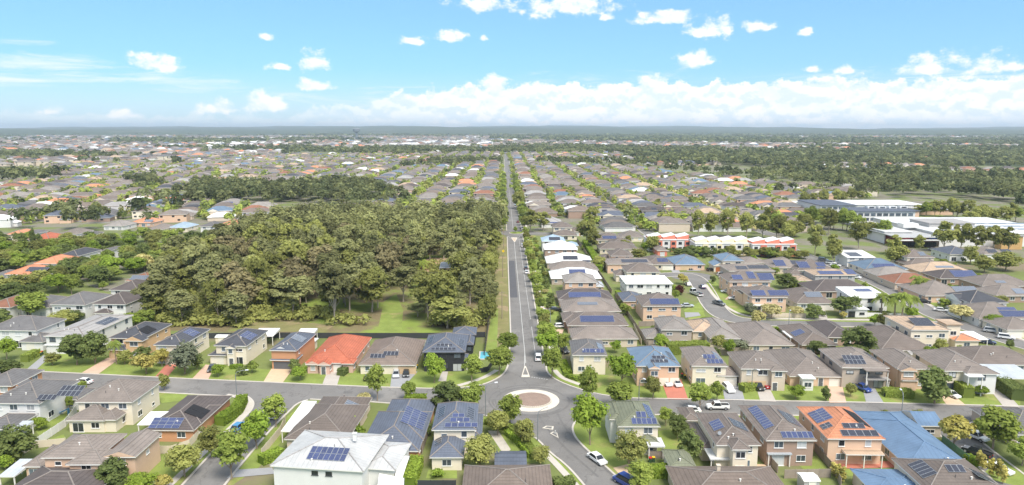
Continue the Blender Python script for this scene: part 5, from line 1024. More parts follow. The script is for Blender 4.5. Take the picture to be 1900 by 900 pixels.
def school():
    A = Vector((217.1,468.3)); root = thing('school_building', 'long white and grey school building with rows of windows and flat roofs', 'school', (A.x, A.y, 0))
    def blk(FL, FR, d, h, m, roof, nm='wing', rows=0, over=0.8):
        p = Vector(FL)-A; w = FR[0]-FL[0]; x, y = p.x, p.y
        b = MB(); b.box(x,y,0,x+w,y+d,h-.3); b.build('wall', 'wall_'+m if m != 'sandstone' else m, root)
        c = MB(); c.box(x-over,y-over,h-.3,x+w+over,y+d+over,h,0,True); c.build('roof', 'roof_'+roof, root)
        for r_ in range(rows):
            z = 0.9+r_*(h-1.0)/rows; n = int(w/4.2)
            for k in range(n): ob('window', window_mesh(2.4,1.3,'frame_dark',True,'pane'), root, (x+1.0+k*(w-1.5)/n, y, z), scale=(1.35,1,1.35))
    blk((231.4,499.8), (257.8,499.5), 40, 9.6, 'white', 'slate', rows=3)
    blk((236.6,457.5), (276.0,457.0), 24, 10.2, 'white', 'slate', rows=3)
    blk((279.7,467.5), (284.8,467.5), 18, 9.4, 'peach', 'slate')
    blk((232.5,529.1), (256.7,528.8), 40, 5.5, 'white', 'white'); blk((265.0,532.1), (326.3,531.4), 34, 6.5, 'white', 'white', rows=1); blk((314.9,518.0), (341.1,517.6), 14, 4.2, 'peach', 'offwhite')
    p = Vector((246.3,467.9))-A; 
    for k in range(4): c = MB(); c.box(p.x+6+k*7.5,p.y+6,10.2,p.x+11.5+k*7.5,p.y+10,11.6); c.build('roof_vent', 'roof_white', root); ob('window', window_mesh(2.4,0.8,'frame_dark',True,'pane'), root, (p.x+7.2+k*7.5,p.y+6,10.6), scale=(1.4,1,1))
school()
def shops():
    A = Vector((207.5,369.5)); root = thing('shopping_centre', 'white-roofed shopping centre with dark red frontage and a large rooftop solar field', 'shopping centre', (A.x, A.y, 0))
    def blk(FL, FR, d, h, m, roof, over=0.5):
        p = Vector(FL)-A; w = FR[0]-FL[0]; x, y = p.x, p.y; b = MB(); b.box(x,y,0,x+w,y+d,h-.4); b.build('wall', m, root); c = MB(); c.box(x-over,y-over,h-.4,x+w+over,y+d+over,h,0,True); c.build('roof', 'roof_'+roof, root); return x, y, w
    x, y, w = blk((217.8,374.6), (238.6,370.8), 26, 6, 'wall_maroon', 'offwhite', 2.0)
    for k in range(9): ob('window', window_mesh(2.4,2.1,'frame_dark',True,'pane_dark'), root, (x+1+k*w/9.2, y, 0.4), scale=(1.0,1,1.2))
    c = MB(); c.box(x-2.0,y-4.0,4.2,x+w+2,y-0.02,4.6,0,True); c.build('awning', 'roof_white', root)
    for k, (m_, q) in enumerate((('sign_blue',.5),('plastic_red',.1),('sign_blue',.82))): c = MB(); c.box(0,0,0,4.5,.2,2.2,0,True); c.build('shop_sign', m_, root, (x+w*q, y-.25, 3.6))
    blk((217.2,387.3), (232.6,387.1), 40, 7, 'wall_white', 'white'); blk((250.6,400.4), (277.4,400.1), 20, 10, 'wall_grey', 'pale'); x, y, w = blk((241.8,376.0), (316.1,375.1), 70, 7.5, 'wall_white', 'white')
    blk((270.1,367.0), (281.5,366.9), 5, 7.5, 'sandstone', 'pale')
    for j in range(3):
        for k in range(5): ob('solar_array', panel_mesh('solar_grey', 12.0, 4.0), root, (x+14+k*13.5, y+14+j*12.0, 7.52))
    c = MB(); c.box(0,0,0,9,6,2.4); c.build('plant_room', 'wall_white', root, (x-8, y+22, 7.5))
shops()
# ---- sheds, awnings, sails, fences
roofed('green garden shed with pale roof in the fenced back corner', (54.0,115.3), (57.1,115.2), 3.2, 2.3, 'white', name='garden_shed', rt='gabS', pitch=10, wall='grey', cat='shed')
roofed('slate-coloured steel carport roof among the hedges above the bottom brown roof', (-1.8,121.2), (4.3,121.1), 6.0, 2.6, 'slate', rt='gabS', pitch=14)
roofed('white slatted pergola along the side of the brown tiled house', (-46.6,136.7), (-43.4,137.2), 14, 2.6, 'white', name='pergola', cat='pergola', rot=-3)
roofed('white translucent patio cover beside the orange brick house', (-78.2,140.1), (-74.1,140.6), 6, 2.7, 'white', name='patio_cover', cat='patio cover')
roofed('grey shade roof in the back yard at the frame edge', (-92.1,118.4), (-89.1,120.0), 6, 2.5, 'silver', name='patio_cover', cat='patio cover')
roofed('slanted pale patio roof beside the bluish-white house', (-104.6,136.9), (-101.2,140.1), 5, 2.6, 'silver', name='patio_cover', cat='patio cover')
roofed('white patio roof behind the cream house with the colonnade', (-76.3,202.6), (-69.8,203.6), 7, 3.0, 'white', name='patio_cover', cat='patio cover')
roofed('long white patio roof behind the brick house with panel rack', (-63.3,203.5), (-58.1,203.5), 6, 3.0, 'white', name='patio_cover', cat='patio cover')
roofed('small white garden shed between two cream houses', (-87.9,203.9), (-84.3,203.8), 3, 2.3, 'white', name='garden_shed', rt='gabS', pitch=14, wall='cream', cat='shed')
roofed('grey shed behind the brick bungalow rows near the diagonal street', (114.1,184.9), (118.9,185.3), 4, 2.4, 'pale', name='garden_shed', rt='gabS', pitch=12, wall='beige', cat='shed')
roofed('white shade roof beside the tan-roofed block', (137.5,197.3), (144.7,198.3), 7, 2.8, 'white', name='patio_cover', cat='patio cover')
roofed('white flat patio roof behind the stacked-balcony house', (129.6,180.4), (135.8,181.3), 6, 2.9, 'white', name='patio_cover', cat='patio cover')
def sail(label, pts):
    c = (sum(p[0] for p in pts)/len(pts), sum(p[1] for p in pts)/len(pts)); root = thing('shade_sail', label, 'shade sail', c); b = MB(); n = 6
    P4 = [Vector((p[0]-c[0], p[1]-c[1], p[2])) for p in pts]
    G = [[P4[0].lerp(P4[1],i/n).lerp(P4[3].lerp(P4[2],i/n), j/n) - Vector((0,0,0.5*math.sin(math.pi*i/n)*math.sin(math.pi*j/n))) for i in range(n+1)] for j in range(n+1)]
    for j in range(n):
        for i in range(n): b.face([G[j][i],G[j][i+1],G[j+1][i+1],G[j+1][i]])
    b.build('fabric', 'shade_sail', root)
    for p in P4: d = MB(); d.tube([(p.x,p.y,0),(p.x,p.y,p.z+.1)], .06, 6); d.build('pole', 'steel', root)
def at3(p, z): return (p[0], p[1], z)
sail('white shade sail hung off the big white-roofed house, upper one', [at3((-19.7,116.2),3.0), at3((-18.4,116.6),2.6), at3((-18.0,123.6),3.4), at3((-19.8,123.2),3.8)])
sail('white shade sail off the big white-roofed house, cut by the bottom edge', [at3((-22.2,112.7),2.8), at3((-17.6,112.6),2.6), at3((-17.9,115.6),3.2), at3((-22.5,116.6),3.6)])
F = fence
F('pale cream steel fence round the yard with the blue slide', [(-96.8,135.8),(-96.7,145.2),(-98.9,152.9)], 1.8, 'fence_white')
F('cream steel fence behind the peach house', [(-97.8,126.6),(-96.8,134.8),(-91.1,136.2)], 1.6, 'fence_cream')
F('cream fence between orange brick house and its side lawn', [(-71.8,132.1),(-67.3,132.1),(-64.9,134.9),(-65.1,143.7),(-66.0,150.6)], 1.7, 'fence_cream')
F('cream steel fence beside the pergola and side street', [(-48.5,130.4),(-48.1,140.8),(-48.8,146.6)], 1.8, 'fence_cream')
F('grey timber paling fence between slate-roofed houses', [(-16.6,131.4),(-16.2,142.0),(-16.5,152.5)], 1.8, 'timber')
F('dark steel fence at the bottom edge below the narrow cream house', [(-15.7,117.4),(-8.8,117.3)], 1.8, 'fence_dark')
F('dark steel fence along the bushland beside the long road', [(-5.6,192),(-4.6,262)], 1.9, 'fence_dark')
F('black pool fence beside the black house', [(-8.3,185.1),(-7.6,177.4),(-4.4,179.0),(-2.6,186.9)], 1.5, 'fence_dark')
F('dark steel fence behind the houses along the bushland', [(-114.5,208.3),(-90.3,210.2),(-70.2,210.5),(-43.0,209.6),(-24.5,209.4),(-5.9,210.3)], 1.8, 'fence_dark', 3.0)
F('timber fence between orange-roofed and dark brown brick houses', [(63.3,131.4),(62.9,122.0),(61.7,117.1)], 1.8, 'timber')
F('timber fence across the bottom yard beside the green shed', [(52.7,120.5),(61.5,120.8)], 1.8, 'timber')
F('timber fence between orange-roofed and blue-roofed houses', [(77.9,132.2),(77.2,121.5)], 1.8, 'timber')
F('timber fence between bay-tower house and dark brown brick house', [(51.8,130.6),(52.2,122.6)], 1.8, 'timber')
F('green mesh fence along the ute street by the blue roof', [(92.0,135.5),(91.5,126.4)], 1.5, 'shed_green')
F('grey paling fence behind the blue-roofed and taupe houses', [(38.3,192.0),(51.2,193.8),(66.7,191.6)], 1.8, 'timber')
F('grey paling fence behind the beige house row', [(64.8,194.1),(77.2,193.4),(86.1,193.8)], 1.8, 'timber')
F('brown paling fence between peach and stacked-balcony houses', [(103.9,177.7),(98.7,165.2)], 1.8, 'timber')
F('timber fence beside the sandstone-coloured corner house at the crescent', [(91.3,233.1),(104.9,231.6)], 1.6, 'fence_cream')
F('long white wall in front of the palms', [(124.5,232.7),(141.3,231.1)], 1.6, 'fence_white')
F('timber fence beside the taupe bungalow by the green hedge', [(42.7,219.2),(41.8,202.0)], 1.8, 'fence_cream')
F('cream retaining fence climbing beside the crescent mouth house', [(44.0,260.9),(43.7,240.9)], 1.8, 'fence_cream')
F('timber fence beside the green-roofed house garden', [(29.1,128.6),(33.2,129.0)], 1.6, 'timber')
F('black garden wall of the hedge in front of the peach house', [(93.3,160.3),(99.5,159.5)], 0.9, 'fence_dark')
b_ = thing('garden_slide', 'blue plastic garden slide on the yard lawn', 'slide', (-101.2,151.7)); c = MB(); c.face([(-1.3,-.3,.2),(1.2,-.3,1.4),(1.2,.3,1.4),(-1.3,.3,.2)]); c.face([(-1.3,-.3,.2),(1.2,-.3,1.4),(1.2,-.36,1.6),(-1.3,-.36,.4)]); c.face([(-1.3,.3,.2),(1.2,.3,1.4),(1.2,.36,1.6),(-1.3,.36,.4)]); c.build('chute', 'paint_teal', b_); d = MB(); d.box(1.15,-.3,0,1.3,.3,1.4); d.build('ladder', 'paint_teal', b_)
p_ = thing('swimming_pool', 'small turquoise fenced pool beside the black house', 'pool', (-7.2,188.8)); c = MB(); c.box(0,0,0,5,7,.25); c.build('coping', 'concrete', p_); d = MB(); d.face([(.4,.4,.256),(4.6,.4,.256),(4.6,6.6,.256),(.4,6.6,.256)]); d.build('water', 'pool_water', p_)
F('timber fence behind the long-road houses near the hedge', [(43.5,200),(43.5,262)], 1.8, 'timber')
F('timber fence behind the long-road houses farther up', [(43.0,268),(43.0,400)], 1.8, 'timber', 3.0)
F('paling fence between the two-storey back row and the crescent lots', [(44.8,221.7),(64.1,223.4),(82.2,218.1)], 1.8, 'timber')
F('paling fence behind the sandy and grey-brown roofs', [(58.4,196.7),(65.1,195.1)], 1.8, 'fence_cream')
F('timber fence between the huge round tree and the tan-roofed block', [(104.4,189.3),(117.9,191.0),(127.6,189.0)], 1.8, 'timber', 3.0)
F('grey fence behind the brown bungalow with white garage', [(111.7,267.2),(133.8,266.0)], 1.8, 'fence_grey', 3.0)
F('dark fence along the taupe brick houses at the frame edge', [(187.0,291.0),(199.7,270.7),(207.8,259.8)], 1.8, 'fence_dark', 3.0)

# ================================================================ trees, shrubs and hedges that can be told apart
T = tree
T('lime-yellow tree beside the low hipped garage at the frame edge', 'bright', (-140.6,189.5), 5.3, 7)
T('dark spreading bush at the frame edge where the cross street begins', 'dark', (-131.2,176.5), 7.5, 5)
T('round olive bush beside the grey driveway of the white low-roofed house', 'olive', (-125.3,185.7), 4.2, 3.6)
T('big dark twin-domed tree in front of the white low-roofed house, its far dome', 'dark', (-118.8,186.0), 8.5, 9.5)
T('big dark twin-domed tree in front of the white low-roofed house, its street dome', 'dark', (-114.4,186.9), 7.5, 9.5)
T('slim palm in front of the tan brick house', 'palm', (-108.1,186.4), 4.2, 8.5)
T('low olive shrub at the foot of the slim palm', 'olive', (-105.7,186.3), 4, 4)
T('dense dark round bush before the tan brick house', 'dark', (-101.4,186.7), 6, 5)
T('yellow-green garden tree on the lawn before the tan brick house', 'gold', (-95.8,178.5), 6.4, 5.8)
T('smaller yellow-green tree against the half-hidden cream house', 'gold', (-94.3,184.0), 4.6, 5.2)
T('silvery willow-like tree on the cross street lawn', 'silver', (-85.5,178.3), 8.4, 8.6)
T('dark shrub tucked behind the silvery tree', 'dark', (-83.7,181.7), 3.6, 4.6)
T('small street sapling opposite the silvery tree', 'olive', (-85.3,166.7), 3.0, 4.4)
T('bright round bush in the yard with the blue slide', 'bright', (-101.1,143.6), 3.3, 3.0)
T('thin young tree against the bluish-white house wall', 'street', (-101.1,154.1), 1.8, 4)
T('large dark tree at the frame edge above the cream back fence', 'dark', (-95.8,127.9), 7.8, 7.5)
T('bright bush below the large dark tree at the frame edge', 'bright', (-96.1,125.7), 3.4, 3.2)
T('spreading olive street tree beside the peach house lawn', 'olive', (-60.4,122.7), 6.6, 6.2)
T('dense bush cut by the bottom edge beside the peach house', 'dark', (-71.1,117.4), 6.6, 6)
T('bright bush cut by the bottom edge', 'bright', (-65.1,116.7), 4.8, 3.8)
T('pale yellow shrub at the bottom edge by the footpath', 'gold', (-61.9,117.6), 3.4, 3.0)
T('olive tree between hedge and side street kerb', 'olive', (-58.3,130.1), 5.4, 6.6)
T('lime round shrub on the lawn of the entry-tower house', 'bright', (-75.7,176.2), 3.6, 3.4)
T('dark shrub ball on the lawn of the entry-tower house', 'shrubd', (-69.6,176.9), 3.0, 2.6)
T('olive shrub by the path of the entry-tower house', 'shrub', (-67.7,179.0), 3.2, 3.2)
T('lime tree between dark double garage and red roof', 'bright', (-53.2,173.5), 4.2, 3.8)
T('dark shrub behind the lime tree by the dark double garage', 'dark', (-56.0,178.4), 4.0, 4.0)
T('round street tree at the side street corner', 'street', (-50.2,144.4), 5.6, 7.8)
T('yellowish street tree halfway down the side street', 'bright', (-50.7,134.0), 6.2, 8.0)
T('tallest green street tree at the foot of the side street', 'street', (-51.1,121.6), 6.8, 10)
T('slender two-tiered street tree before the wide cream garage', 'street', (-30.6,159.1), 5.0, 9.6)
T('cream-flowering tree behind the brown tiled house', 'cream', (-32.8,154.9), 3.4, 3.8)
T('dark shrub between brown and slate roofs, upper one', 'shrubd', (-32.8,147.3), 3.2, 3.0)
T('olive shrub between brown and slate roofs, middle one', 'shrub', (-32.7,142.2), 3.2, 3.0)
T('green shrub between brown and slate roofs, lowest one', 'shrubb', (-31.1,138.0), 3.4, 3.0)
T('rounded green tree on the lawn at the black house corner', 'bright', (-18.0,170.8), 5.6, 8)
T('full green tree beside the pool fence of the black house', 'street', (-8.3,171.8), 5.4, 7.4)
T('broad street tree on the corner verge before the roundabout', 'street', (-1.4,176.5), 6.8, 8.4)
T('street tree up the verge behind the corner one', 'street', (1.1,193.4), 6.4, 7.2)
T('small round street tree opposite the parked white and black cars', 'street', (-23.0,159.3), 3.6, 5.2)
T('wide dark tree where the cross street meets the roundabout', 'dark', (-13.3,150.6), 8, 7.8)
T('tall tree next to the wide dark one at the roundabout', 'street', (-7.3,150.2), 5.8, 8.4)
T('single tree standing right below the roundabout island', 'street', (1.4,143.5), 5.4, 8.2)
T('olive bush-like tree below the street lamp at the roundabout', 'olive', (-1.3,139.7), 5.0, 5.6)
T('second olive tree along the clipped hedge path', 'olive', (4.1,134.3), 4.5, 6.2)
T('white-flowering dark tree beside the narrow cream house', 'olive', (-4.7,125.0), 6.2, 6.6)
T('olive bush at the end of the clipped hedge path', 'olive', (7.1,125.9), 3.6, 4.2)
T('dark shrub in the gap between slate-roofed houses', 'shrubd', (-16.7,139.9), 3.2, 3.0)
T('bright round tree at the mouth of the long road', 'bright', (12.3,191.3), 7.2, 7.8)
T('tall street tree in front of the corner house with grey roof', 'street', (12.6,173.9), 5.8, 9.2)
T('slim tree behind the parked cars at the long road corner', 'street', (17.4,193.2), 3.8, 7.0)
T('small round verge tree by the first driveway of the long road', 'street', (12.6,213.6), 4.2, 4.6)
T('bright full tree between corner house and blue-roofed brick house', 'bright', (29.9,167.5), 7.0, 9.2)
T('tall layered tree at the roundabout by the right cross street', 'street', (19.8,155.2), 5.4, 9.8)
T('dense tree before the blue-roofed brick house corner', 'street', (26.7,153.5), 7.0, 6.8)
T('very tall light green tree on the curving road verge', 'bright', (17.9,134.9), 6.8, 10.8)
T('small olive tree on the lawn beside the red driveway', 'olive', (36.3,159.6), 4.0, 5.4)
T('dark round street tree opposite the white flat-bed truck', 'street', (45.6,152.3), 5.6, 6.8)
T('light tree before the balcony house, beside the round one', 'street', (51.4,158.1), 3.8, 5.4)
T('clipped upright evergreen column behind the green-roofed house', 'street', (35.8,143.9), 2.8, 4.8)
T('round dark tree beside the green-roofed house lawn, upper of two', 'dark', (36.9,137.7), 4.4, 5.6)
T('round dark tree beside the green-roofed garage, lower of two', 'dark', (36.3,127.1), 5.0, 6.8)
T('autumn-tinged olive tree in front of the green-roofed house', 'olive', (24.3,124.6), 6.2, 7.6)
T('leafy tree cut by the bottom edge beside the blue van', 'street', (24.7,115.6), 5.4, 5.8)
T('lime bush behind the blue-roofed brick house', 'bright', (32.6,194.5), 3.4, 4.0)
T('lime tree at the hedge end beside the taupe two-storey house', 'bright', (46.6,196.8), 4.6, 4.8)
T('dark round tree behind the sandy tan roof', 'olive', (63.7,196.6), 4.6, 4.6)
T('low silver shrub in the bare back lawn', 'silver', (69.6,195.5), 6.4, 3.6)
T('narrow lime conifer beside the red car', 'cone', (67.8,167.8), 1.8, 4.8)
T('round lime shrub on the lawn of the white feature-wall bungalow', 'bright', (70.9,158.9), 4.2, 3.8)
T('neat dark ball tree on the lawn of the white feature-wall bungalow', 'dark', (77.9,157.8), 2.6, 3.8)
T('olive shrub between red driveway and blue ute', 'olive', (85.1,160.4), 2.8, 3.4)
T('huge round dark tree in the back row', 'dark', (100.0,186.1), 9.8, 9.8)
T('low dark bush left of the huge round tree', 'dark', (91.6,193.3), 6.0, 4.0)
T('silver-green bush right of the huge round tree', 'silver', (111.5,192.5), 6.6, 4.4)
T('dark bush below the tan-roofed block', 'olive', (126.9,191.9), 4.4, 4.8)
T('large dark white-flowered tree on the cross street lawn', 'dark', (102.8,155.5), 9.0, 9.0)
T('bright shrub beside the pale driveway at the frame edge', 'bright', (117.4,160.3), 3.2, 2.6)
T('airy yellow-olive tree at the ute street corner', 'gold', (92.3,132.0), 6.8, 7.0)
T('large spreading street tree beside the ute street', 'street', (100.2,131.9), 9.2, 8.8)
T('street tree at the frame edge beside the ute street', 'street', (101.1,125.0), 5.8, 6.0)
T('small olive tree behind the orange roof', 'olive', (85.0,145.0), 2.4, 3.0)
T('small olive tree behind the blue metal roof', 'olive', (91.9,144.6), 3.2, 3.2)
T('dark round shrub between blue roof and bottom brown roof', 'dark', (78.5,121.9), 3.2, 3.2)
T('lime shrub by the narrow cream house lawn', 'shrubb', (-12.5,122.1), 2.6, 1.6)
for i, (p, h) in enumerate((((92.3,124.7),4.2),((92.3,123.4),3.6),((92.0,120.9),4.6),((92.8,120.0),5.0),((92.3,118.0),4.6))): T('golden pencil conifer in the row along the ute street, %s from the white ute' % ordn(i+1), 'cone', p, 1.4, h, 'golden conifers along the ute street')
for i, (p, h) in enumerate((((62.5,121.6),3.4),((62.3,119.6),4.2),((62.7,118.8),3.8))): T('golden pencil conifer by the timber fence below the orange roof, %s of three' % ordn(i+1), 'cone', p, 1.4, h, 'golden conifers by the fence')
# ---- mid-distance gardens, crescent and diagonal street
T('golden round tree on the crescent nature strip', 'gold', (75.7,284.0), 4.6, 4.6)
T('wine-red bush beside the bright white house', 'wine', (69.8,266.8), 4.6, 3.8)
T('tiny dark ball tree on the crescent lawn', 'dark', (88.8,285.9), 2.6, 3.4)
T('cream-flowering tree at the crescent corner fence', 'cream', (92.4,230.3), 7.0, 5.4)
T('cream-flowering tree on the crescent junction kerb', 'cream', (84.0,221.2), 5.4, 5.4)
T('cream-flowering bush at the far end of the corner fence', 'cream', (102.1,233.0), 5.4, 3.8)
T('grey-green shrub beside the white patio awning', 'silver', (86.6,234.6), 5.4, 4.8)
T('dark round bush by the straight white driveway', 'dark', (107.1,230.2), 6.4, 5.2)
T('dark garden tree behind the corner fence houses', 'dark', (115.5,275.6), 8.5, 6.4)
T('dark full tree before the white modern house', 'dark', (119.5,234.2), 9.4, 7.6)
T('small golden ball shrub below the dark full tree', 'gold', (117.1,230.0), 3.0, 2.6)
T('lime ball tree on the street in front of the white wall', 'bright', (122.9,220.1), 4.4, 4.2)
T('cream-flowering tree by the diagonal street corner', 'cream', (156.1,226.8), 7.6, 5.6)
T('broad lime bush in the front yard with many-panelled house', 'bright', (161.4,217.8), 8, 4.4)
for i, (p, h) in enumerate((((132.4,234.0),10),((135.7,231.2),10.5),((137.4,229.8),11.5),((141.8,232.5),9.5),((164.2,266.5),9.0),((165.5,264.7),8.4))): T(('tall palm behind the white wall, %s from the modern house' if i < 4 else 'palm beside the long taupe house, %s of the pair') % ordn(i+1 if i < 4 else i-3), 'palm', p, 7.0, h, 'palms by the diagonal street')
GL = [('tall pale-trunked gum at the diagonal street head',(159.9,327.5),8,13),('gum before the school wing',(192.0,366.3),11,17),('dense green tree before the shops',(202.5,351.6),9,11),('olive tree below the shops car park',(188.9,324.5),12,9),('first gum in the line before the shop roof',(234.2,359.2),12,17),('second gum in the line before the shop roof',(242.5,359.1),11,17),('third gum in the line before the shop roof',(248.9,355.8),11,15),('fourth gum in the line before the shop roof',(257.1,355.7),11,16),('fifth gum in the line before the timber-clad shop',(263.4,352.4),11,15),('slight gum at the red shop front',(218.8,356.2),7,10),
 ('dark tree at the frame edge below the shops',(219.1,306.5),9,8),('broad dark tree at the frame edge above the taupe brick house',(231.5,310.0),12,9),('leafy tree beside the sandy orange roof',(226.2,326.7),9,9),('gum above the coral townhouses',(115.3,404.1),10,18),('second gum above the townhouses',(123.9,408.0),10,16),('gum above the lemon townhouses',(135.2,412.1),11,17),('gum at the gap between townhouse rows',(145.2,407.8),11,16),('gum behind the coral row near the school',(155.2,407.7),11,15),('olive gum right of the coral row',(160.4,399.5),11,15),('dark green tree right of the coral row',(163.9,391.7),9,11),('tall single gum by the townhouse lane',(161.2,350.6),9,17),('roadside gum with white trunk by parked cars',(166.2,341.5),8,13),('gum before the white school roof',(200.5,419.8),11,17),
 ('large gum between the long-road houses and the crescent',(46.8,385.6),13,16),('olive gum beside the white-roofed brick house',(47.5,364.7),10,12),('dark dense tree by the crescent bungalow',(66.8,337.0),8,6),('dark tree beside the coral townhouses',(78.9,361.1),8,9),('tall gum beside the long road far past the roundabout',(11.7,560.7),11,15),('olive gum just past the far roundabout',(17.3,433.3),12,15),('second olive gum past the far roundabout',(25.5,440.2),10,13),('gum behind the pale roofs at the far roundabout',(59.2,459.6),10,14),('round tree beside the climbing hedge',(44.6,316.0),7,6)]
for lab, p, w, h in GL: T(lab, 'olive' if w-h >= 0 or 'dark' in lab else 'gumg', p, w, h)
T('spreading green tree hiding the grey-roofed house on the leafy street', 'street', (-162.2,232.1), 11, 10)
T('dark bush at the frame edge below the red-brown roof', 'dark', (-168.6,228.2), 7, 5)
T('olive bushes before the farther white house', 'olive', (-147.8,226.6), 9, 4.6)
T('low lime bushes beside the pale low roof', 'bright', (-122.2,223.8), 9, 5)
T('bright tree at the bushland corner behind the pale low roof', 'street', (-118.1,223.7), 7, 6)
T('dark bush between the two white houses', 'dark', (-145.4,229.2), 6, 4)
T('cream-flowering tree above the orange roof', 'cream', (-165.7,314.9), 9, 8)
T('dark cypress by the red-roofed house, taller of two', 'dark', (-256.6,375.2), 4, 11)
T('dark cypress by the red-roofed house, shorter of two', 'dark', (-255.9,378.6), 4.5, 8)
# ---- street trees down both sides of the long road
k = 0
for y in range(206, 420, 12):
    k += 1; T('street tree in the long row beside the near houses, %s from the crossing' % ordn(k), ('street','street','olive')[k % 3], (13.1+TRNG.uniform(-.3,.3), y+TRNG.uniform(-2,2)), TRNG.uniform(3.2,6.0), TRNG.uniform(4.0,7.2), 'street trees of the long road')
for side, x, nm in ((0, -0.2, 'bushland'), (1, 14.0, 'townhouse')):
    for k in range(30):
        y = 452+k*15+TRNG.uniform(-3,3); T('street tree past the far roundabout on the %s side of the road, %s along' % (nm, ordn(k+1)), ('street','street','dark')[k % 3], (x+TRNG.uniform(-.6,.6), y), TRNG.uniform(6,8), TRNG.uniform(6.5,9), 'street trees past the far roundabout')
# ---- hedges
H = hedge
H('long clipped hedge between orange brick house and side street footpath', [(-62.6,158.2),(-61.5,151.8),(-62.9,145.4)], 2.4, 2.2)
H('low bright hedge along the street by the slate-roofed house', [(-23.6,157.7),(-18.7,157.6)], 2.2, 2.0)
H('bright hedge beside the big white-roofed house', [(-47.6,127.3),(-44.8,130.8)], 2.2, 1.8)
H('dark double hedge curving along the path below the roundabout', [(-3.9,145.8),(1.5,141.8),(4.2,136.0),(6.1,128.8)], 1.6, 1.4, 'leaf_street')
H('lower bright hedge beside the red garden path', [(0.6,140.2),(3.0,136.0),(5.4,129.3)], 1.4, 1.2)
H('tall bright hedge by the shade sails', [(-17.5,117.5),(-17.0,126.0)], 2.6, 2.4)
H('dark hedge at the bottom edge beside the curving road', [(9.1,117.5),(12.8,118.2)], 2.4, 1.6, 'leaf_dark')
H('lime hedge strip beside the corner house path, inner one', [(15.9,185.7),(16.5,175.5)], 1.0, 0.9)
H('lime hedge strip beside the corner house path, outer one', [(17.0,186.6),(17.6,177.1)], 1.0, 0.9)
H('low lime hedge at the foot of the corner house lawn', [(16.7,174.6),(19.4,171.8)], 1.2, 0.9)
H('thick tall hedge behind the blue-roofed brick house', [(47.8,193.8),(59.7,194.6)], 3.2, 3.2, 'leaf_street')
H('square lime hedge beside the tan driveway of the curving road', [(27.7,121.7),(31.8,122.0)], 2.4, 2.0)
H('leafy hedge between the two parked cars driveways', [(59.4,163.9),(63.0,165.6)], 2.2, 1.8, 'leaf_street')
H('long flat-topped hedge before the peach house', [(93.6,161.0),(100.1,160.2)], 3.0, 1.7, 'leaf_street')
H('tall hedge beside the tan driveway near the balconies', [(113.9,165.8),(113.3,159.0)], 2.6, 2.8, 'leaf_street')
H('big dark hedge beside the steel carport', [(126.4,167.8),(124.3,157.2)], 3.2, 3.0, 'leaf_dark')
H('clipped hedge below the entry-tower house', [(-74.9,182.4),(-71.6,182.4)], 1.2, 1.1)
H('dark hedge beside the pale driveway of the red-roofed house', [(-43.4,176.2),(-41.5,182.9)], 2.0, 1.8, 'leaf_dark')
H('square dark hedge beside the white car on the cross street', [(-108.5,167.8),(-105.7,167.0)], 2.0, 1.9, 'leaf_street')
H('hedge climbing between white-roofed and taupe houses', [(46.0,383.8),(45.1,343.0),(43.8,309.9)], 3.0, 3.0, 'leaf_bright')
H('bright hedge beside the cream retaining fence', [(44.9,265.3),(45.1,247.0)], 2.0, 2.0)
H('hedge behind the corner fence houses', [(117.9,275.5),(126.5,277.4)], 3.0, 2.6, 'leaf_street')
H('lime hedge along the brown bungalow side', [(112.4,259.2),(109.4,241.6)], 2.4, 2.0)
H('hedge above the lime conifers at the ute street', [(92.0,127.6),(92.6,124.7)], 1.6, 1.2)
H('clipped dark hedge by the white wall palms', [(126.7,235.5),(136.2,235.4)], 1.4, 1.2, 'leaf_street')
H('hedge row beside the white pergola yard', [(88.7,215.0),(89.0,198.3)], 2.0, 1.6)
H('grassy bank hedge along the dark-blue-array house', [(196.0,304.4),(197.5,296.4)], 3.0, 2.0)
H('dark hedge by the driveway of the white low-roofed house', [(-134.9,188.5),(-135.3,194.1)], 2.2, 2.0, 'leaf_street')
H('box hedges of the topiary garden on the long road', [(17.2,302.0),(20.5,301.9)], 3.0, 1.4)

# ---- gum trees of the bushland: the three hundred that show most stand as trees, those behind them are one wood
def inside(p, poly):
    c = False; n = len(poly); j = n-1
    for i in range(n):
        (xi, yi), (xj, yj) = poly[i][:2], poly[j][:2]
        if (yi > p[1]) != (yj > p[1]) and p[0] < (xj-xi)*(p[1]-yi)/(yj-yi)+xi: c = not c
        j = i
    return c
BUSH = [(-118.6,223.7),(-132.9,257.2),(-146.4,306.3),(-150.8,348.4),(-151.4,415.6),(-134.0,456.9),(-106.3,494.9),(-65.2,506.6),(-1.6,476.5),(-3.5,420),(-5.0,330),(-6.5,232),(-5.6,218.6),(-23.9,220.0),(-34.9,222.7),(-59.9,223.0),(-95.7,223.4)]
CLEAR = [[(-81.9,219.5),(-55.4,219.2),(-61.2,228.2),(-83.7,229.8)], [(-40.1,217.2),(-33.7,217.1),(-37.7,244.2),(-43.9,246.5)], [(-38.4,293.8),(-30.8,287.4),(-20.4,310.6),(-22.8,340.9),(-42.4,335.5)], [(-115.5,227.5),(-98.6,226.0),(-112.4,256.9),(-127.8,257.1)], [(-116.3,360.3),(-103.5,360.1),(-113.7,391.3),(-124.5,391.5)]]
CORR = [(-33.6,229.2),(-12.6,228.9),(-17.9,293.5),(-40.3,293.8)]
CLEAR.append([(-41.3,219.0),(-30.8,218.9),(-37.1,283.4),(-47.7,273.8)]); CLEAR.append([(-84.5,219.6),(-59.0,219.2),(-64.5,233.6),(-87.5,235.3)])
T('lone palm in the brown clearing of the bushland', 'palm', (-35.7,295.9), 7.5, 11)
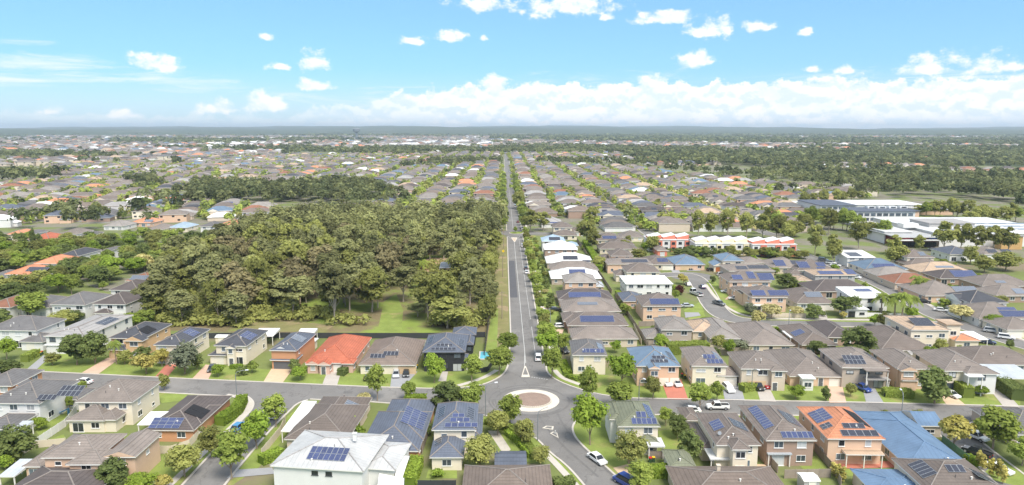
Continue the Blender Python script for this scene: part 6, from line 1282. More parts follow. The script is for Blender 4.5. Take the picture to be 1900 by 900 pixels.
T('small tree on the far roundabout island', 'street', (7.5,430.5), 3.0, 4.5)
br = random.Random(12); pts = []
y = 219.0; row = 0
while y < 475:
    x = -175.0+br.uniform(0,5)
    while x < 0:
        p = (x+br.uniform(-2.6,2.6), y+br.uniform(-2.6,2.6))
        if inside(p, BUSH) and not any(inside(p, c) and br.random() < 0.97 for c in CLEAR) and br.random() < 0.74: pts.append((row, p))
        x += 7.6 if row else 5.5
    y += 7.6; row += 1
BACK = []
rows = {}
for r_, p in pts: rows.setdefault(r_, []).append(p)
n_ind = 0
for r_ in sorted(rows):
    q = sorted(rows[r_], key=lambda p: -p[0])
    if n_ind+len(q) > 235: BACK += q; continue
    n_ind += len(q)
    for i, p in enumerate(q):
        e = br.random(); kd = 'gumb' if e < 0.10 else ('gumg' if e < 0.48 else 'gum')
        edge = r_ < 2
        w, h = br.uniform(7.0,15.0), br.uniform(10.5,20.5)
        if r_ == 0 and br.random() < .5: w, h = br.uniform(6,9), br.uniform(7.5,12)
        if p[0] > -12: w, h = br.uniform(6.5,9), br.uniform(10,14)
        if inside(p, CORR): w, h = br.uniform(5,8), br.uniform(4.5,7.5)
        T('%s gum in the bushland, %s row from the houses, %s from the road' % ({'gum':'olive','gumb':'brownish','gumg':'greenish'}[kd], ordn(r_+1), ordn(i+1)), kd, p, w, h, 'gum trees of the bushland')

# ---- front gardens along the long road
k = 0
for y in range(228, 415, 8):
    k += 1; T('garden shrub before the long-road houses, %s from the crossing' % ordn(k), TRNG.choice(('shrub','shrubd','shrubb','olive','cream','shrubd')), (17.2+TRNG.uniform(-1.4,1.8), y+TRNG.uniform(-2,2)), TRNG.uniform(2.2,3.8), TRNG.uniform(1.5,3.2), 'front garden shrubs of the long road')

k = 0
for i in range(20):
    k += 1; a, c = Vector((91.4,351.5)), Vector((151.8,341.7)); p = a.lerp(c, (i+TRNG.uniform(-.3,.3))/19); T('bushy shrub in the belt before the townhouse rows, %s from the coral end' % ordn(k), TRNG.choice(('olive','dark','olive','street')), (p.x, p.y+TRNG.uniform(-3,3)), TRNG.uniform(4.5,8), TRNG.uniform(3,6), 'shrubs before the townhouses')
def seg(p, a, b):
    d = Vector(b)-Vector(a); t = max(0, min(1, (Vector(p)-Vector(a)).dot(d)/max(d.length_squared, 1e-6))); return (Vector(a)+d*t-Vector(p)).length
LINES = [S7, S8, S2F, S2N, S4F, S4N, [(6.9,160),(6.9,420)], SE_, SW_, S3L, S3R, S5L, S5R]
def free(p, gap=1.6): return not any(abs(p[0]-h[0]) < h[2]/2+gap and -gap < p[1]-h[1] < h[3]+gap for h in HOUSES) and not any(seg(p, a, b) < (6.5 if l in (S7, S8) else 4.0) for l in LINES for a, b in zip(l, l[1:]))
sr = random.Random(9); done = []
YARD = [(24,178),(120,172),(165,205),(230,330),(150,385),(45,395),(24,230)]
tries = 0
while len(done) < 99 and tries < 9000:
    tries += 1; p = (sr.uniform(20,240), sr.uniform(170,395))
    if inside(p, YARD) and free(p) and all(math.dist(p, q) > 3.6 for q in done): done.append(p)
done.sort(key=lambda p: p[1])
for i, p in enumerate(done):
    big = sr.random() < .3
    T('%s in the yards round the crescent, %s from the near end' % ('small tree' if big else 'shrub', ordn(i+1)), sr.choice(('street','olive','dark','bright')) if big else sr.choice(('shrub','shrubd','shrubb','shrubd')), p, sr.uniform(3.2,5.5) if big else sr.uniform(1.8,3.4), sr.uniform(3.5,6) if big else sr.uniform(1.2,2.8), 'back yard plants round the crescent')

# ---- ragged bush edge along the long road
k = 0
for y in range(216, 412, 8):
    k += 1
    if sr.random() < .15 or 286 < y < 300: continue
    T('roadside gum at the bushland edge, %s from the crossing' % ordn(k), sr.choice(('gumg','gum','gumg','olive')), (-5.2+sr.uniform(-1.0,1.0), y+sr.uniform(-3,3)), sr.uniform(4.5,7.5), sr.uniform(5.5,11), 'roadside gums')

# ================================================================ cars, lamps, bins
C = car
C('white sedan on the cross street beside the square dark hedge', (-108.5,171.5), 'sedan', 'white', 172)
C('dark hatchback half hidden in the entry-tower driveway', (-79.3,180.8), 'hatch', 'black', -80)
C('silver-white hatchback on the wide cream garage driveway', (-28.6,176.0), 'hatch', 'silver', -85)
C('small black car beside the silver one on the cream garage driveway', (-26.0,176.4), 'hatch', 'black', -85)
C('dark car half hidden behind the two-tiered street tree', (-34.5,172.9), 'hatch', 'black', 10)
C('teal car parked behind the yellowish tree in the side street', (-58.0,143.6), 'hatch', 'teal', 80)
C('white van behind the corner tree of the side street', (-51.9,150.5), 'van', 'white', 80)
C('white sedan driving down the curving road', (18.4,127.8), 'sedan', 'white', -62)
C('bright blue van at the bottom edge of the curving road', (22.4,118.5), 'van', 'blue', 125)
C('white car on the red driveway, the one nearer the roundabout', (41.8,168.9), 'hatch', 'white', -82)
C('white car on the red driveway, the one nearer the balcony house', (44.2,168.5), 'hatch', 'white', -82)
C('silver-white people carrier on the grey driveway of the balcony house', (56.3,164.6), 'suv', 'white', -85)
C('black ute parked beside the red car', (64.0,166.0), 'ute', 'black', -80)
C('bright red car in front of the beige house', (66.2,167.1), 'suv', 'red', -75)
C('blue ute on the dark driveway by the red garage', (89.9,164.6), 'ute', 'blue', -70)
C('white flat-bed truck on the cross street', (50.1,153.2), 'ute', 'white', 178)
C('white car hidden behind the round street tree on the cross street', (43.2,151.4), 'sedan', 'white', 178)
C('white car under the hedge on the tan driveway', (109.7,160.1), 'hatch', 'white', -70)
C('white car in the pale driveway under the balconies', (124.2,167.1), 'hatch', 'white', -80)
C('white ute in the ute street, up by the corner', (99.8,136.9), 'ute', 'white', -65)
C('black and white flat-tray ute in the ute street', (95.2,129.4), 'ute', 'black', 120)
C('white car at the bottom of the ute street', (95.1,122.9), 'sedan', 'white', -65)
C('dark car at the frame edge on the cross street', (118.8,149.3), 'hatch', 'black', 175)
C('white car parked on the long road by the corner tree', (9.8,189.0), 'suv', 'white', 88)
C('white car on the pink driveway of the long road', (18.7,220.8), 'hatch', 'white', 10)
C('dark car in the corner house driveway', (17.6,195.2), 'suv', 'black', -70)
C('silver car in the corner house driveway behind the dark one', (17.6,201.3), 'hatch', 'silver', -70)
C('black sedan in the driveway by the pale panel row house', (18.5,242.0), 'sedan', 'black', 0)
C('white car on the long road by the asphalt patch', (10.4,307.9), 'sedan', 'white', 90)
C('dark car ahead of the white one by the asphalt patch', (10.4,316.4), 'sedan', 'black', 90)
C('white car on the long road near the splitter island', (10.6,378.9), 'suv', 'white', 90)
C('silver car just before the far roundabout', (12.2,447.6), 'suv', 'silver', 90)
C('red car past the far roundabout', (10.0,479.1), 'hatch', 'maroon', 90)
C('white van past the far roundabout', (9.8,576.4), 'van', 'white', 90)
C('white car up the long road beyond the white van', (9.9,610.5), 'suv', 'white', 90)
C('silver car far up the long road', (8.0,1047.7), 'van', 'silver', 90)
C('dark car on the bungalow driveway at the crescent head', (78.6,316.8), 'sedan', 'black', -80)
C('black car on the blue-grey bungalow driveway', (86.6,315.5), 'sedan', 'black', -80)
C('black car before the rust garage door', (95.6,311.6), 'hatch', 'black', 10)
C('white four-wheel drive at the crescent lawn', (97.5,301.0), 'suv', 'white', 0)
C('white car behind the four-wheel drive at the crescent lawn', (96.7,295.4), 'sedan', 'white', 0)
C('blue car rounding the crescent', (81.7,277.0), 'hatch', 'navy', 95)
C('white truck with trailer parked in the crescent', (75.9,264.9), 'truck', 'white', 110)
C('dark ute coming out of the crescent', (80.2,249.7), 'ute', 'grey', -60)
C('silver car in the crescent beside the golden tree', (77.0,282.0), 'hatch', 'silver', 95)
C('white sedan on the kerb lawn of the two-block solar house', (89.5,269.3), 'sedan', 'white', 175)
C('white hatchback by the corner lawn of the two-block solar house', (88.5,257.8), 'hatch', 'white', 175)
C('silver car in the side yard below the crescent mouth house', (67.5,246.7), 'sedan', 'silver', 0)
for i, (p, k, c) in enumerate((((158.7,335.9),'suv','grey'),((158.8,327.6),'suv','white'),((158.4,322.2),'sedan','white'),((155.8,299.1),'hatch','grey'),((154.0,294.7),'suv','white'))): C('%s parked on the diagonal street, %s from its head' % (('dark grey four-wheel drive','white four-wheel drive','white sedan','grey hatchback','white four-wheel drive')[i], ordn(i+1)), p, k, c, -38)
C('white sedan by the rust-brown roofed house', (166.1,292.4), 'sedan', 'white', -5)
C('black sedan on the diagonal street beyond the palms', (158.5,252.0), 'sedan', 'black', -40)
C('silver car before the blue gable wall', (164.7,249.4), 'sedan', 'silver', 5)
C('maroon car before the blue gable wall', (165.8,247.1), 'hatch', 'maroon', 5)
C('white car on the diagonal street above the cream tree', (157.2,239.5), 'sedan', 'white', -35)
C('grey car in the many-panelled house driveway', (164.0,228.1), 'hatch', 'grey', 20)
C('silver four-wheel drive at the diagonal street end', (157.3,213.6), 'suv', 'silver', -30)
C('white sedan behind the silver four-wheel drive', (156.9,206.6), 'suv', 'white', -30)
C('blue car under the trees below the silver four-wheel drive', (147.9,201.8), 'hatch', 'navy', -30)
for i, p in enumerate(((230.9,364.1),(233.8,364.1),(236.1,364.1),(238.4,364.1))): C('car in the shop car park, %s from the red front' % ordn(i+1), p, 'sedan', ('silver','black','white','grey')[i], -80)
lamp_post('curved-arm street lamp on the side street corner by the hedge', (-65.0,160.9), 7.0, 2.4, 12)
lamp_post('curved-arm street lamp at the roundabout beside the tall tree', (-4.2,149.9), 7.6, 2.3, 20)
lamp_post('curved-arm street lamp below the roundabout beside the small islands', (7.1,137.0), 6.8, 2.8, 35)
lamp_post('street lamp before the blue-roofed brick house', (32.3,157.0), 6.5, 1.4, -60)
lamp_post('street lamp by the driveway of the beige house', (62.0,164.2), 6.0, 1.4, -60)
lamp_post('street lamp opposite the blue metal roof', (90.4,147.8), 6.0, 1.4, 80)
lamp_post('street lamp on the long road verge by the pink driveway', (15.2,218.3), 7.0, 1.8, 180)
lamp_post('street lamp at the crescent junction', (93.0,217.4), 6.0, 1.6, 60)
def pole(label, p, h=10.0):
    root = thing('power_pole', label, 'power pole', p); b = MB(); b.tube([(0,0,0),(0,0,h)], [.16,.11], 7); b.build('mast', 'pole_wood', root); c = MB(); c.box(-1.1,-.06,h-.9,1.1,.06,h-.75,0,True); c.build('crossarm', 'pole_wood', root)
pole('timber power pole on the bushland verge, nearer one', (-0.6,232)); pole('timber power pole on the bushland verge by the bare earth', (-0.4,300)); pole('timber power pole before the far roundabout', (0.0,372))
sg = thing('warning_sign', 'yellow diamond sign on the bare verge before the far roundabout', 'sign', (-0.2,352)); b = MB(); b.tube([(0,0,0),(0,0,2.6)], .05, 6); b.build('post', 'steel', sg); b = MB(); b.face([(-.75,-.06,2.4),(0,-.06,1.65),(.75,-.06,2.4),(0,-.06,3.15)]); b.build('sign_plate', 'sign_yellow', sg)
for lab, p, l in (('red-lidded bin beside the two cars on the red driveway',(47.1,174.3),'plastic_red'),('yellow-lidded bin on the red driveway',(47.6,173.1),'plastic_yellow'),('yellow-lidded bin by the red garage bungalow',(87.8,169.1),'plastic_yellow'),('red-lidded bin by the red garage bungalow',(87.3,169.5),'plastic_red'),('red-lidded bin behind the green-roofed house',(28.8,127.2),'plastic_red'),('yellow-lidded bin behind the green-roofed house',(29.5,127.4),'plastic_yellow'),('yellow-lidded bin beside the white low-roofed house',(-134.2,194.1),'plastic_yellow'),('red-lidded bin beside the white low-roofed house',(-134.4,195.1),'plastic_red'),('red-lidded bin below the peach house porch',(-69.9,123.7),'plastic_red'),('yellow-lidded bin behind the brown house with wide garage',(-23.8,181.8),'plastic_yellow'),('yellow-lidded bin by the red-roofed house',(-42.1,189.2),'plastic_yellow')): bin_(lab, p, l)
tb = thing('garden_table', 'timber outdoor table on the paved yard below the orange roof', 'table', (67.1,127.2)); b = MB(); b.box(-1.2,-.5,.7,1.2,.5,.78,0,True); b.build('top', 'timber', tb)
for sx in (-1,1):
    for sy in (-1,1): b = MB(); b.box(sx*1.05-.05,sy*.4-.05,0,sx*1.05+.05,sy*.4+.05,.7); b.build('leg', 'timber', tb)
    b = MB(); b.box(-1.2,sy*.9-.18,.4,1.2,sy*.9+.18,.46,0,True); b.build('bench', 'timber', tb)

# ================================================================ the farther suburbs
SHAPES = []
def shape(w, d, st, wing):
    """walls and roof of one far house about its centre"""
    e = 2.8 if st == 1 else 5.5; wb, rb = MB(), MB(); x, y = -w/2, -d/2
    bl = [(x,y,w,d,e,'hip',24)]
    if wing == 1: bl.append((x+w*.55,y-2.4,w*.42,d*.6,2.8,'hip',24))
    if wing == 2: bl.append((x-2.5,y+1.0,w*.5,d*.6,2.8,'hip',24))
    if wing == 3: bl.append((x+w*.1,y-1.8,w*.38,d*.55,e-.02,'gabF',24))
    for k, (X,Y,W,D,h,r,p) in enumerate(bl): wb.box(X+.4,Y+.4,-.2,X+W-.4,Y+D-.4,h-.15); roof_geo(rb, (X,Y,W,D,h+.003*k,r,p))
    if st == 2:
        for k in range(3): z = 3.6; xx = x+1.2+k*(w-3.4)/2; wb.face([(xx,y+.38,z),(xx+1.7,y+.38,z),(xx+1.7,y+.38,z+1.2),(xx,y+.38,z+1.2)], 1)
    for k in range(2): xx = x+1.6+k*(w-5.2)*.8; wb.face([(xx,y+.37,1.0),(xx+1.8,y+.37,1.0),(xx+1.8,y+.37,2.2),(xx,y+.37,2.2)], 1)
    return wb, rb
for st in (1, 2):
    for wing in (0, 1, 2, 3):
        for w, d in ((20.5,12.0),(18.5,13)): SHAPES.append((shape(w, d, st, wing), st))
SM = [(wb.mesh('far_wall', ['wall_cream','pane_dark']), rb.mesh('far_roof', ['roof_brown','trim','wall_cream'])) for (wb, rb), st in SHAPES]
RK = ['brown']*5+['taupe']*6+['umber']*3+['dkbrown']*2+['grey']*3+['slate','slate','dkgrey','ash','ash','ash','brown','taupe','grey','brown','umber','orange','brick','pale','white','tan','bluegrey']
WK = ['cream']*4+['beige']*4+['peach']*3+['white']*3+['umber']*2+['taupe','pink']
RN = dict(brick='rust-brown', brown='brown', taupe='taupe', umber='umber', dkbrown='dark brown', grey='grey', slate='slate', dkgrey='charcoal', ash='ash-grey', orange='orange', red='red', pale='pale grey', white='white', tan='sandy', bluegrey='blue-grey')
fr_ = random.Random(77)
HAND = [[(10.2,505.7),(69.7,504.9),(60.5,413.0),(91.1,434.7),(140,330),(300,300),(300,420),(184.4,411.5),(249.0,432.8),(300,330),(190,150),(12,150)], [(14.9,413.5),(177.9,411.5),(160.6,356.9),(274.2,355.5),(190,150),(12,150)]]
SCHOOL = [(169.5,391.6),(268.3,625.8),(415.8,624.0),(404.6,497.7),(291.2,355.3)]
WOOD1 = [(-294.6,632.8),(-270.2,605.0),(-173.6,595.2),(-107.2,586.0),(-104.4,630.4),(-121.7,723.6),(-176.2,770.9),(-278.9,758.2),(-340.5,745.6)]
WOOD2 = [(63.8,1249.4),(201.1,1145.5),(261.9,918.0),(326.8,764.7),(371.7,711.3),(383.1,588.4),(425.2,513.3),(840.2,1024.6),(813.7,1362.2),(551.9,1460.8),(325.0,1368.2),(74.8,1466.7)]
WOODS = [(WOOD1, 7.5, 12), (WOOD2, 13.5, 12.5), ([(-587.5,797.8),(-537.9,820.3),(-619.4,949.6),(-714.3,972.4)], 10, 15), ([(-172.4,1090.6),(-4.0,1250.2),(-4.4,1372.3),(-121.3,1373.7)], 12, 12), ([(-415.4,759.9),(-373.0,759.4),(-398.0,834.8),(-457.3,852.3)], 8, 13), ([(-257.9,521.7),(-238.7,515.0),(-264.1,575.8),(-298.9,596.8)], 9, 14), ([(-320.6,439.8),(-229.6,463.2),(-248.7,502.7),(-353.7,486.4)], 11, 13), ([(268.3,625.8),(448.0,587.6),(504.9,663.5),(326.9,737.4)], 13, 13), ([(63.8,412.9),(186.3,415.7),(200.3,447.8),(70.0,454.4)], 15, 14), ([(255.6,444.6),(374.2,489.0),(417.1,513.4),(379.0,567.9)], 14, 13)]
RIGHT = [(16,438),(16,1260),(178.2,1306.2),(273.8,960.2),(339.2,794.0),(394.0,711.0),(327.3,625.1),(265.3,607.3),(181.5,420.1),(122.9,425.2),(66.4,430.4)]
LEFT = [(-6,1180),(-6,470),(-65.2,506.6),(-104.5,547.3),(-102.9,630.4),(-122.6,742.9),(-181.1,792.8),(-260.0,771.9),(-359.6,925.7),(-683.9,1476.0),(-513.4,1781.9),(-220.6,1640.9),(-66.0,1577.9)]
LEFT2 = [(-350.3,452.1),(-270.6,499.9),(-221.2,484.8),(-172.0,484.2),(-185.8,548.3),(-279.6,605.1),(-346.6,759.1),(-361.0,925.7),(-686.1,1476.0),(-833.1,1382.4),(-751.5,1157.2),(-534.7,820.3),(-606.4,790.6)]
cand = []
def fill(poly, xs, y0, y1, pitch, rot, tag_):
    for col, xc in enumerate(xs):
        k = 0; y = y0
        while y < y1:
            p = (xc+fr_.uniform(-2.6,2.6), y+fr_.uniform(-1.0,1.0)); y += pitch
            if rot: c, s_ = math.cos(R(rot)), math.sin(R(rot)); p = (p[0]*c-p[1]*s_, p[0]*s_+p[1]*c)
            if not inside(p, poly) or any(inside(p, h) for h in HAND) or inside(p, SCHOOL) or any(inside(p, w_[0]) for w_ in WOODS[:2]): continue
            if fr_.random() < 0.05: continue
            k += 1; cand.append((p, rot, tag_, col+1, k))
fill(RIGHT, [29,54,74,109,132,149,183,206,223,257,280,298,331,354,372,405,428,446,480,504,524,548,572], 440, 1300, 13.4, 0, 'past the far roundabout')
fill(LEFT, [-17,-41,-65,-99,-122,-147,-182,-206,-232,-268,-292,-316,-350,-375,-410,-435,-470,-495,-530,-555,-590,-615,-650,-675,-710,-735,-770,-795,-830], 470, 1700, 13.4, 0, 'past the bushland')
fill([(14,1400),(330,1400),(330,1820),(14,1820)], [29,54,74,109,132,149,183,206,223,257,280,298], 1400, 1820, 13.4, 0, 'at the far end of the long road')
fill([(-4,1250),(-4,1820),(-340,1900),(-340,1500)], [-17,-41,-65,-99,-122,-147,-182,-206,-232,-268,-292,-316], 1250, 1900, 13.4, 0, 'at the far end of the long road')
fill(LEFT2, [27*k+(4 if k % 2 else 0) for k in range(-42,12)], 200, 1400, 14.4, 14, 'up the leafy streets')
cand.sort(key=lambda c: math.hypot(c[0][0], c[0][1]))
FARH = []; FART = []; GAPS = []
n_h = 0
used = set()
for (p, rot, tg, col, k) in cand:
    sh = fr_.randrange(len(SM)); rk, wk = fr_.choice(RK), fr_.choice(WK)
    an = R(rot)+(math.pi if fr_.random() < .25 else 0)
    if abs(p[0])/p[1] > 0.80: continue
    if n_h < 185:
        n_h += 1; lab = '%s-roofed house %s, %s row out, %s house along' % (RN[rk], tg, ordn(col), ordn(k))
        if lab in used: lab = 'second '+lab
        used.add(lab)
        root = thing('house', lab, 'house', p, an, 'houses of the farther streets')
        wo = ob('wall', SM[sh][0], root); ro = ob('roof', SM[sh][1], root)
        wo.material_slots[0].link = 'OBJECT'; wo.material_slots[0].material = MATS['wall_'+wk]; ro.material_slots[0].link = 'OBJECT'; ro.material_slots[0].material = MATS['roof_'+rk]
        if fr_.random() < .28: ob('solar_array', panel_mesh('solar_blue' if fr_.random() < .3 else 'solar_dark', round(fr_.choice((4,5,6)),1), 3.3), ro, (-3, -SHAPES[sh][0][1].v[0][1]*0-4.6, (2.8 if SHAPES[sh][1] == 1 else 5.5)+.55), rot=(R(24),0,0))
    else: FARH.append((p, an, sh, rk, wk, 1.0))
    for q in range(4):
        if fr_.random() < (.55 if p[1] < 1000 else .35): FART.append((p[0]+fr_.choice((-12.5,12.5,-16,11.5))+fr_.uniform(-3.5,3.5), p[1]+fr_.uniform(-8,8), fr_.uniform(3.5,8.5), fr_.uniform(3.5,9.5), fr_.choice((0,0,1,2,2))))
for y in range(440, 880, 11): FART.append((161+fr_.uniform(-.5,.5), y, 5.5, 4.5, 3)); FART.append((169, y+4, 5.5, 4.5, 3)) if fr_.random() < .6 else None
# scattered settlements further out
def blob(x, y, s): return math.sin(x*.0021*s+1.3)+math.sin(y*.0027*s+.4)+math.sin((x+y)*.0016*s+2.2)+.6*math.sin(x*.006*s+y*.004)
WF = []
def settled(x, y):
    """how far the place is built up: the one side and the middle are suburb nearly to the hills, the other mostly wood"""
    a = x/y; b = blob(x, y, 1.0)+.5*math.sin(y*.009+x*.003)
    side = 1.7 if a < -.32 else (1.2 if a < -.02 else (-.9 if a < .3 else -.7))
    return b+side-(.5 if y > 5200 else 0)-(1.2 if 1750 < y < 2250 and -.25 < a < .3 else 0)
FARK = RK+['ash','pale','pale','ash','pale','tan','brick','white','orange','offwhite']  # weighted pale: some of the distance haze is put into roof colours
for k in range(15000):
    y = 1000*math.exp(fr_.uniform(0.2, 2.05)); x = fr_.uniform(-.82,.82)*y
    if -120 < x < 300 and y < 1750 or inside((x,y), LEFT) or inside((x,y), LEFT2) or inside((x,y), WOOD2): continue
    m_ = settled(x, y)
    if m_ > (.1 if y < 3000 else .75) and y < 6000: FARH.append(((x,y), fr_.choice((0,.3,1.2,1.57)), fr_.randrange(len(SM)), fr_.choice(FARK if y < 2800 else RK), fr_.choice(WK), fr_.uniform(.95,1.25)*(1+y/9000)))
    if k < 9500 and (m_ < .1 or fr_.random() < .28): WF.append((x, y))
for k in range(80):
    x, y = fr_.uniform(-480,-40), fr_.uniform(2250,3600); FARH.append(((x,y), 0, fr_.randrange(len(SM)), fr_.choice(('white','offwhite','pale')), 'white', fr_.uniform(1.2,2.4)))
for k in range(60):
    x, y = fr_.uniform(-1150,-800), fr_.uniform(2300,3200); FARH.append(((x,y), 0, fr_.randrange(len(SM)), 'white', 'white', fr_.uniform(1.2,2.2)))
for cx, cy, n_ in ((620,1150,26),(330,1230,22),(760,1000,30),(900,1400,40),(1200,1750,50),(480,1500,30),(1050,1150,26)):
    for k in range(n_): FARH.append(((cx+fr_.uniform(-1,1)*n_*3.2, cy+fr_.uniform(-1,1)*n_*1.5), fr_.choice((0,.2,1.57)), fr_.randrange(len(SM)), fr_.choice(FARK), fr_.choice(WK), 1.05)); GAPS.append((cx, cy, n_*3.4, n_*1.9))
def far_houses():
    rk = sorted(set(h[3] for h in FARH)); wk = sorted(set(h[4] for h in FARH)); mats = ['roof_'+k for k in rk]+['wall_'+k for k in wk]+['trim','pane_dark']; V = []; Fs = []; M = []
    for (p, an, sh, r_, w_, sc) in FARH:
        c, s_ = math.cos(an)*sc, math.sin(an)*sc; (wb, rb), st = SHAPES[sh]
        for b, mp in ((wb, (len(rk)+wk.index(w_), len(mats)-1)), (rb, (rk.index(r_), len(mats)-2, len(rk)+wk.index(w_)))):
            i = len(V); V += [(p[0]+x*c-y*s_, p[1]+x*s_+y*c, z*min(sc,1.5)) for x, y, z in b.v]
            for f, m_ in zip(b.f, b.m): Fs.append(tuple(i+q for q in f)); M.append(mp[m_])
    me = bpy.data.meshes.new('far_suburb'); me.from_pydata(V, [], Fs)
    for k in mats: me.materials.append(MATS[k])
    me.polygons.foreach_set('material_index', M); me.update(); o = ob('far_suburb', me); o['kind'] = 'stuff'; tag(o, 'distant suburb roofs merging into one mass towards the horizon', 'houses')
far_houses()
def forest(name, label, pts, n, leaf, size, seed, squash=.62):
    """one wood: pts (x, y, width, height); n leafy quads for each crown"""
    rng = np.random.default_rng(seed); A = np.array(pts, float); N_ = len(A)
    q = rng.normal(0,1,(N_,n,3)); q /= np.linalg.norm(q,axis=2)[:,:,None]; q[:,:,2] = np.where(q[:,:,2] < -.3, -q[:,:,2], q[:,:,2])
    lump = 1+.22*np.sin(q[:,:,0]*4+rng.uniform(0,6,(N_,1)))+.22*np.sin(q[:,:,1]*5+rng.uniform(0,6,(N_,1)))
    rad = (rng.uniform(.62,1.0,(N_,n))*lump)[:,:,None]
    S_ = np.stack([A[:,2]/2, A[:,2]/2, A[:,3]*squash/1.5], 1)[:,None,:]; Cc = np.stack([A[:,0], A[:,1], A[:,3]*(1-squash/1.5)], 1)[:,None,:]
    P_ = (Cc+q*rad*S_).reshape(-1,3); Nn = (q*.85+np.array([0,0,.3])).reshape(-1,3); sz = np.repeat(A[:,2]*size, n)
    V, Fq, T4 = leaf_quads(P_, Nn, sz, rng, np.repeat(rng.uniform(0,1,N_), n))
    o = ob(name, mesh_np(name, V, Fq, [leaf], tint=T4)); o['kind'] = 'stuff'; tag(o, label, 'woodland'); return o
wr = random.Random(31)
forest('bush_canopy', 'gum canopy of the bushland behind its front rows', [(p[0],p[1],wr.uniform(9,13),wr.uniform(14,19)) for p in BACK], 420, 'leaf_gum_mass', .062, 1)
ug = []
for k in range(5200):
    p = (wr.uniform(-150,-6), wr.uniform(219,330))
    if inside(p, BUSH) and not any(inside(p, c) for c in CLEAR[:2]) and wr.random() < (.6 if p[1] < 262 else .25) and blob(p[0]*25,p[1]*25,1) > -.6: ug.append((p[0],p[1],wr.uniform(2.2,5.5),wr.uniform(1.2,4.5)))
forest('undergrowth', 'low scrubby undergrowth beneath the bushland gums', ug, 60, 'leaf_olive', .10, 12, .8)
wp = []
for wi, (poly, sp, h) in enumerate(WOODS):
    xs = [p[0] for p in poly]; ys = [p[1] for p in poly]; n = int((max(xs)-min(xs))*(max(ys)-min(ys))/(sp*sp))
    for k in range(min(n, 14000)):
        p = (wr.uniform(min(xs)-20,max(xs)+20), wr.uniform(min(ys)-25,max(ys)+25)); q_ = (p[0]+14*math.sin(p[1]*.09+p[0]*.05)+wr.gauss(0,6), p[1]+22*math.sin(p[0]*.045)+wr.gauss(0,9))
        if any(inside(p, P_) for P_ in (LEFT, RIGHT)) and wi in (1,) and wr.random() < .6: continue
        if inside(q_, poly) and not any(seg(p, (6.9,400), (6.9,2000)) < 9 for _ in (0,)) and not inside(p, SCHOOL) and not any(abs(p[0]-q[0]) < q[2] and abs(p[1]-q[1]) < q[3]+12 and wr.random() < .85 for q in {(c[0],c[1],c[2],c[3]) for c in GAPS}) and blob(p[0]*6,p[1]*6,1) > (-.7 if wi == 1 else -9): wp.append((p[0],p[1],wr.uniform(8,13),wr.uniform(.75,1.25)*h))
wp_near = [p for p in wp if p[1] < 800]; wp_far = [p for p in wp if p[1] >= 800]
forest('near_wood', 'dark gum belts between the farther housing rows', wp_near, 110, 'leaf_far', .10, 2)
forest('far_wood', 'dark green wood beyond the last housing rows', wp_far, 44, 'leaf_far', .15, 3)
for k, (lf, sd) in enumerate((('leaf_street',4),('leaf_dark',5),('leaf_olive',6),('leaf_cream',7))):
    forest('garden_trees', ('green','dark','olive','cream-flowering')[k]+' garden trees dotted among the farther roofs', [t[:4] for t in FART if t[4] == k], 46, lf, .17, sd, .8)
# leafy street trees beside the bushland
lt = []; 
LEAFY = [(-184.7,246.0),(-175.5,261.9),(-160.8,270.5),(-171.1,300.9),(-163.3,318.5),(-174.2,348.7),(-165.4,374.1),(-170.1,405.6),(-212.9,450.4),(-273.3,477.0),(-329.2,451.8),(-240.0,319.5)]
for k in range(2600):
    p = (wr.uniform(-330,-100), wr.uniform(230,480))
    if not inside(p, LEAFY): continue
    if any(abs(p[0]-h[0]) < h[2]/2+2.5 and -13.0 < p[1]-h[1] < h[3]+1 for h in HOUSES): continue
    if any(math.dist(p, t) < 7.0 for t in lt): continue
    lt.append(p)
lt.sort(key=lambda p: p[1])
lo = []
for k in range(900):
    p = (wr.uniform(-300,-100), wr.uniform(232,430))
    if len(lo) < 60 and inside(p, LEAFY) and not any(abs(p[0]-h[0]) < h[2]/2+1.5 and -2.0 < p[1]-h[1] < h[3]+1 for h in HOUSES) and all(math.dist(p, t) > 4.5 for t in lt+lo): lo.append(p)
lo.sort(key=lambda p: p[1])
for i, p in enumerate(lo): T('low garden bush of the leafy streets, %s counted from the near end' % ordn(i+1), wr.choice(('shrub','shrubd','olive','shrub')), p, wr.uniform(3,5.5), wr.uniform(2,3.8), 'bushes of the leafy streets')
for i, p in enumerate(lt[:85]): T('garden tree of the leafy streets, %s counted from the near end' % ordn(i+1), wr.choice(('street','olive','street','dark','olive','bright','dark')), p, wr.uniform(6.5,11), wr.uniform(6,9.5), 'trees of the leafy streets')
# trees round the school, shops and townhouses
for k, (a, c, n_) in enumerate((((187.2,433.5),(225.5,479.3),5),((209.8,445.2),(226.0,428.5),5),((217.1,411.1),(224.5,394.8),4),((309.6,508.3),(339.6,501.6),7),((309.7,456.6),(365.6,477.5),7),((244.5,569.5),(327.3,625.1),7),((175.8,458.2),(176.8,401.3),5))):
    for i in range(n_):
        p = Vector(a).lerp(Vector(c), (i+wr.uniform(.1,.9))/n_); T('gum in the %s tree line round the school and shops, %s along' % (ordn(k+1), ordn(i+1)), wr.choice(('gumg','gumg','olive','street')), (p.x, p.y+wr.uniform(-4,4)), wr.uniform(8,12), wr.uniform(9,15), 'trees round the school')
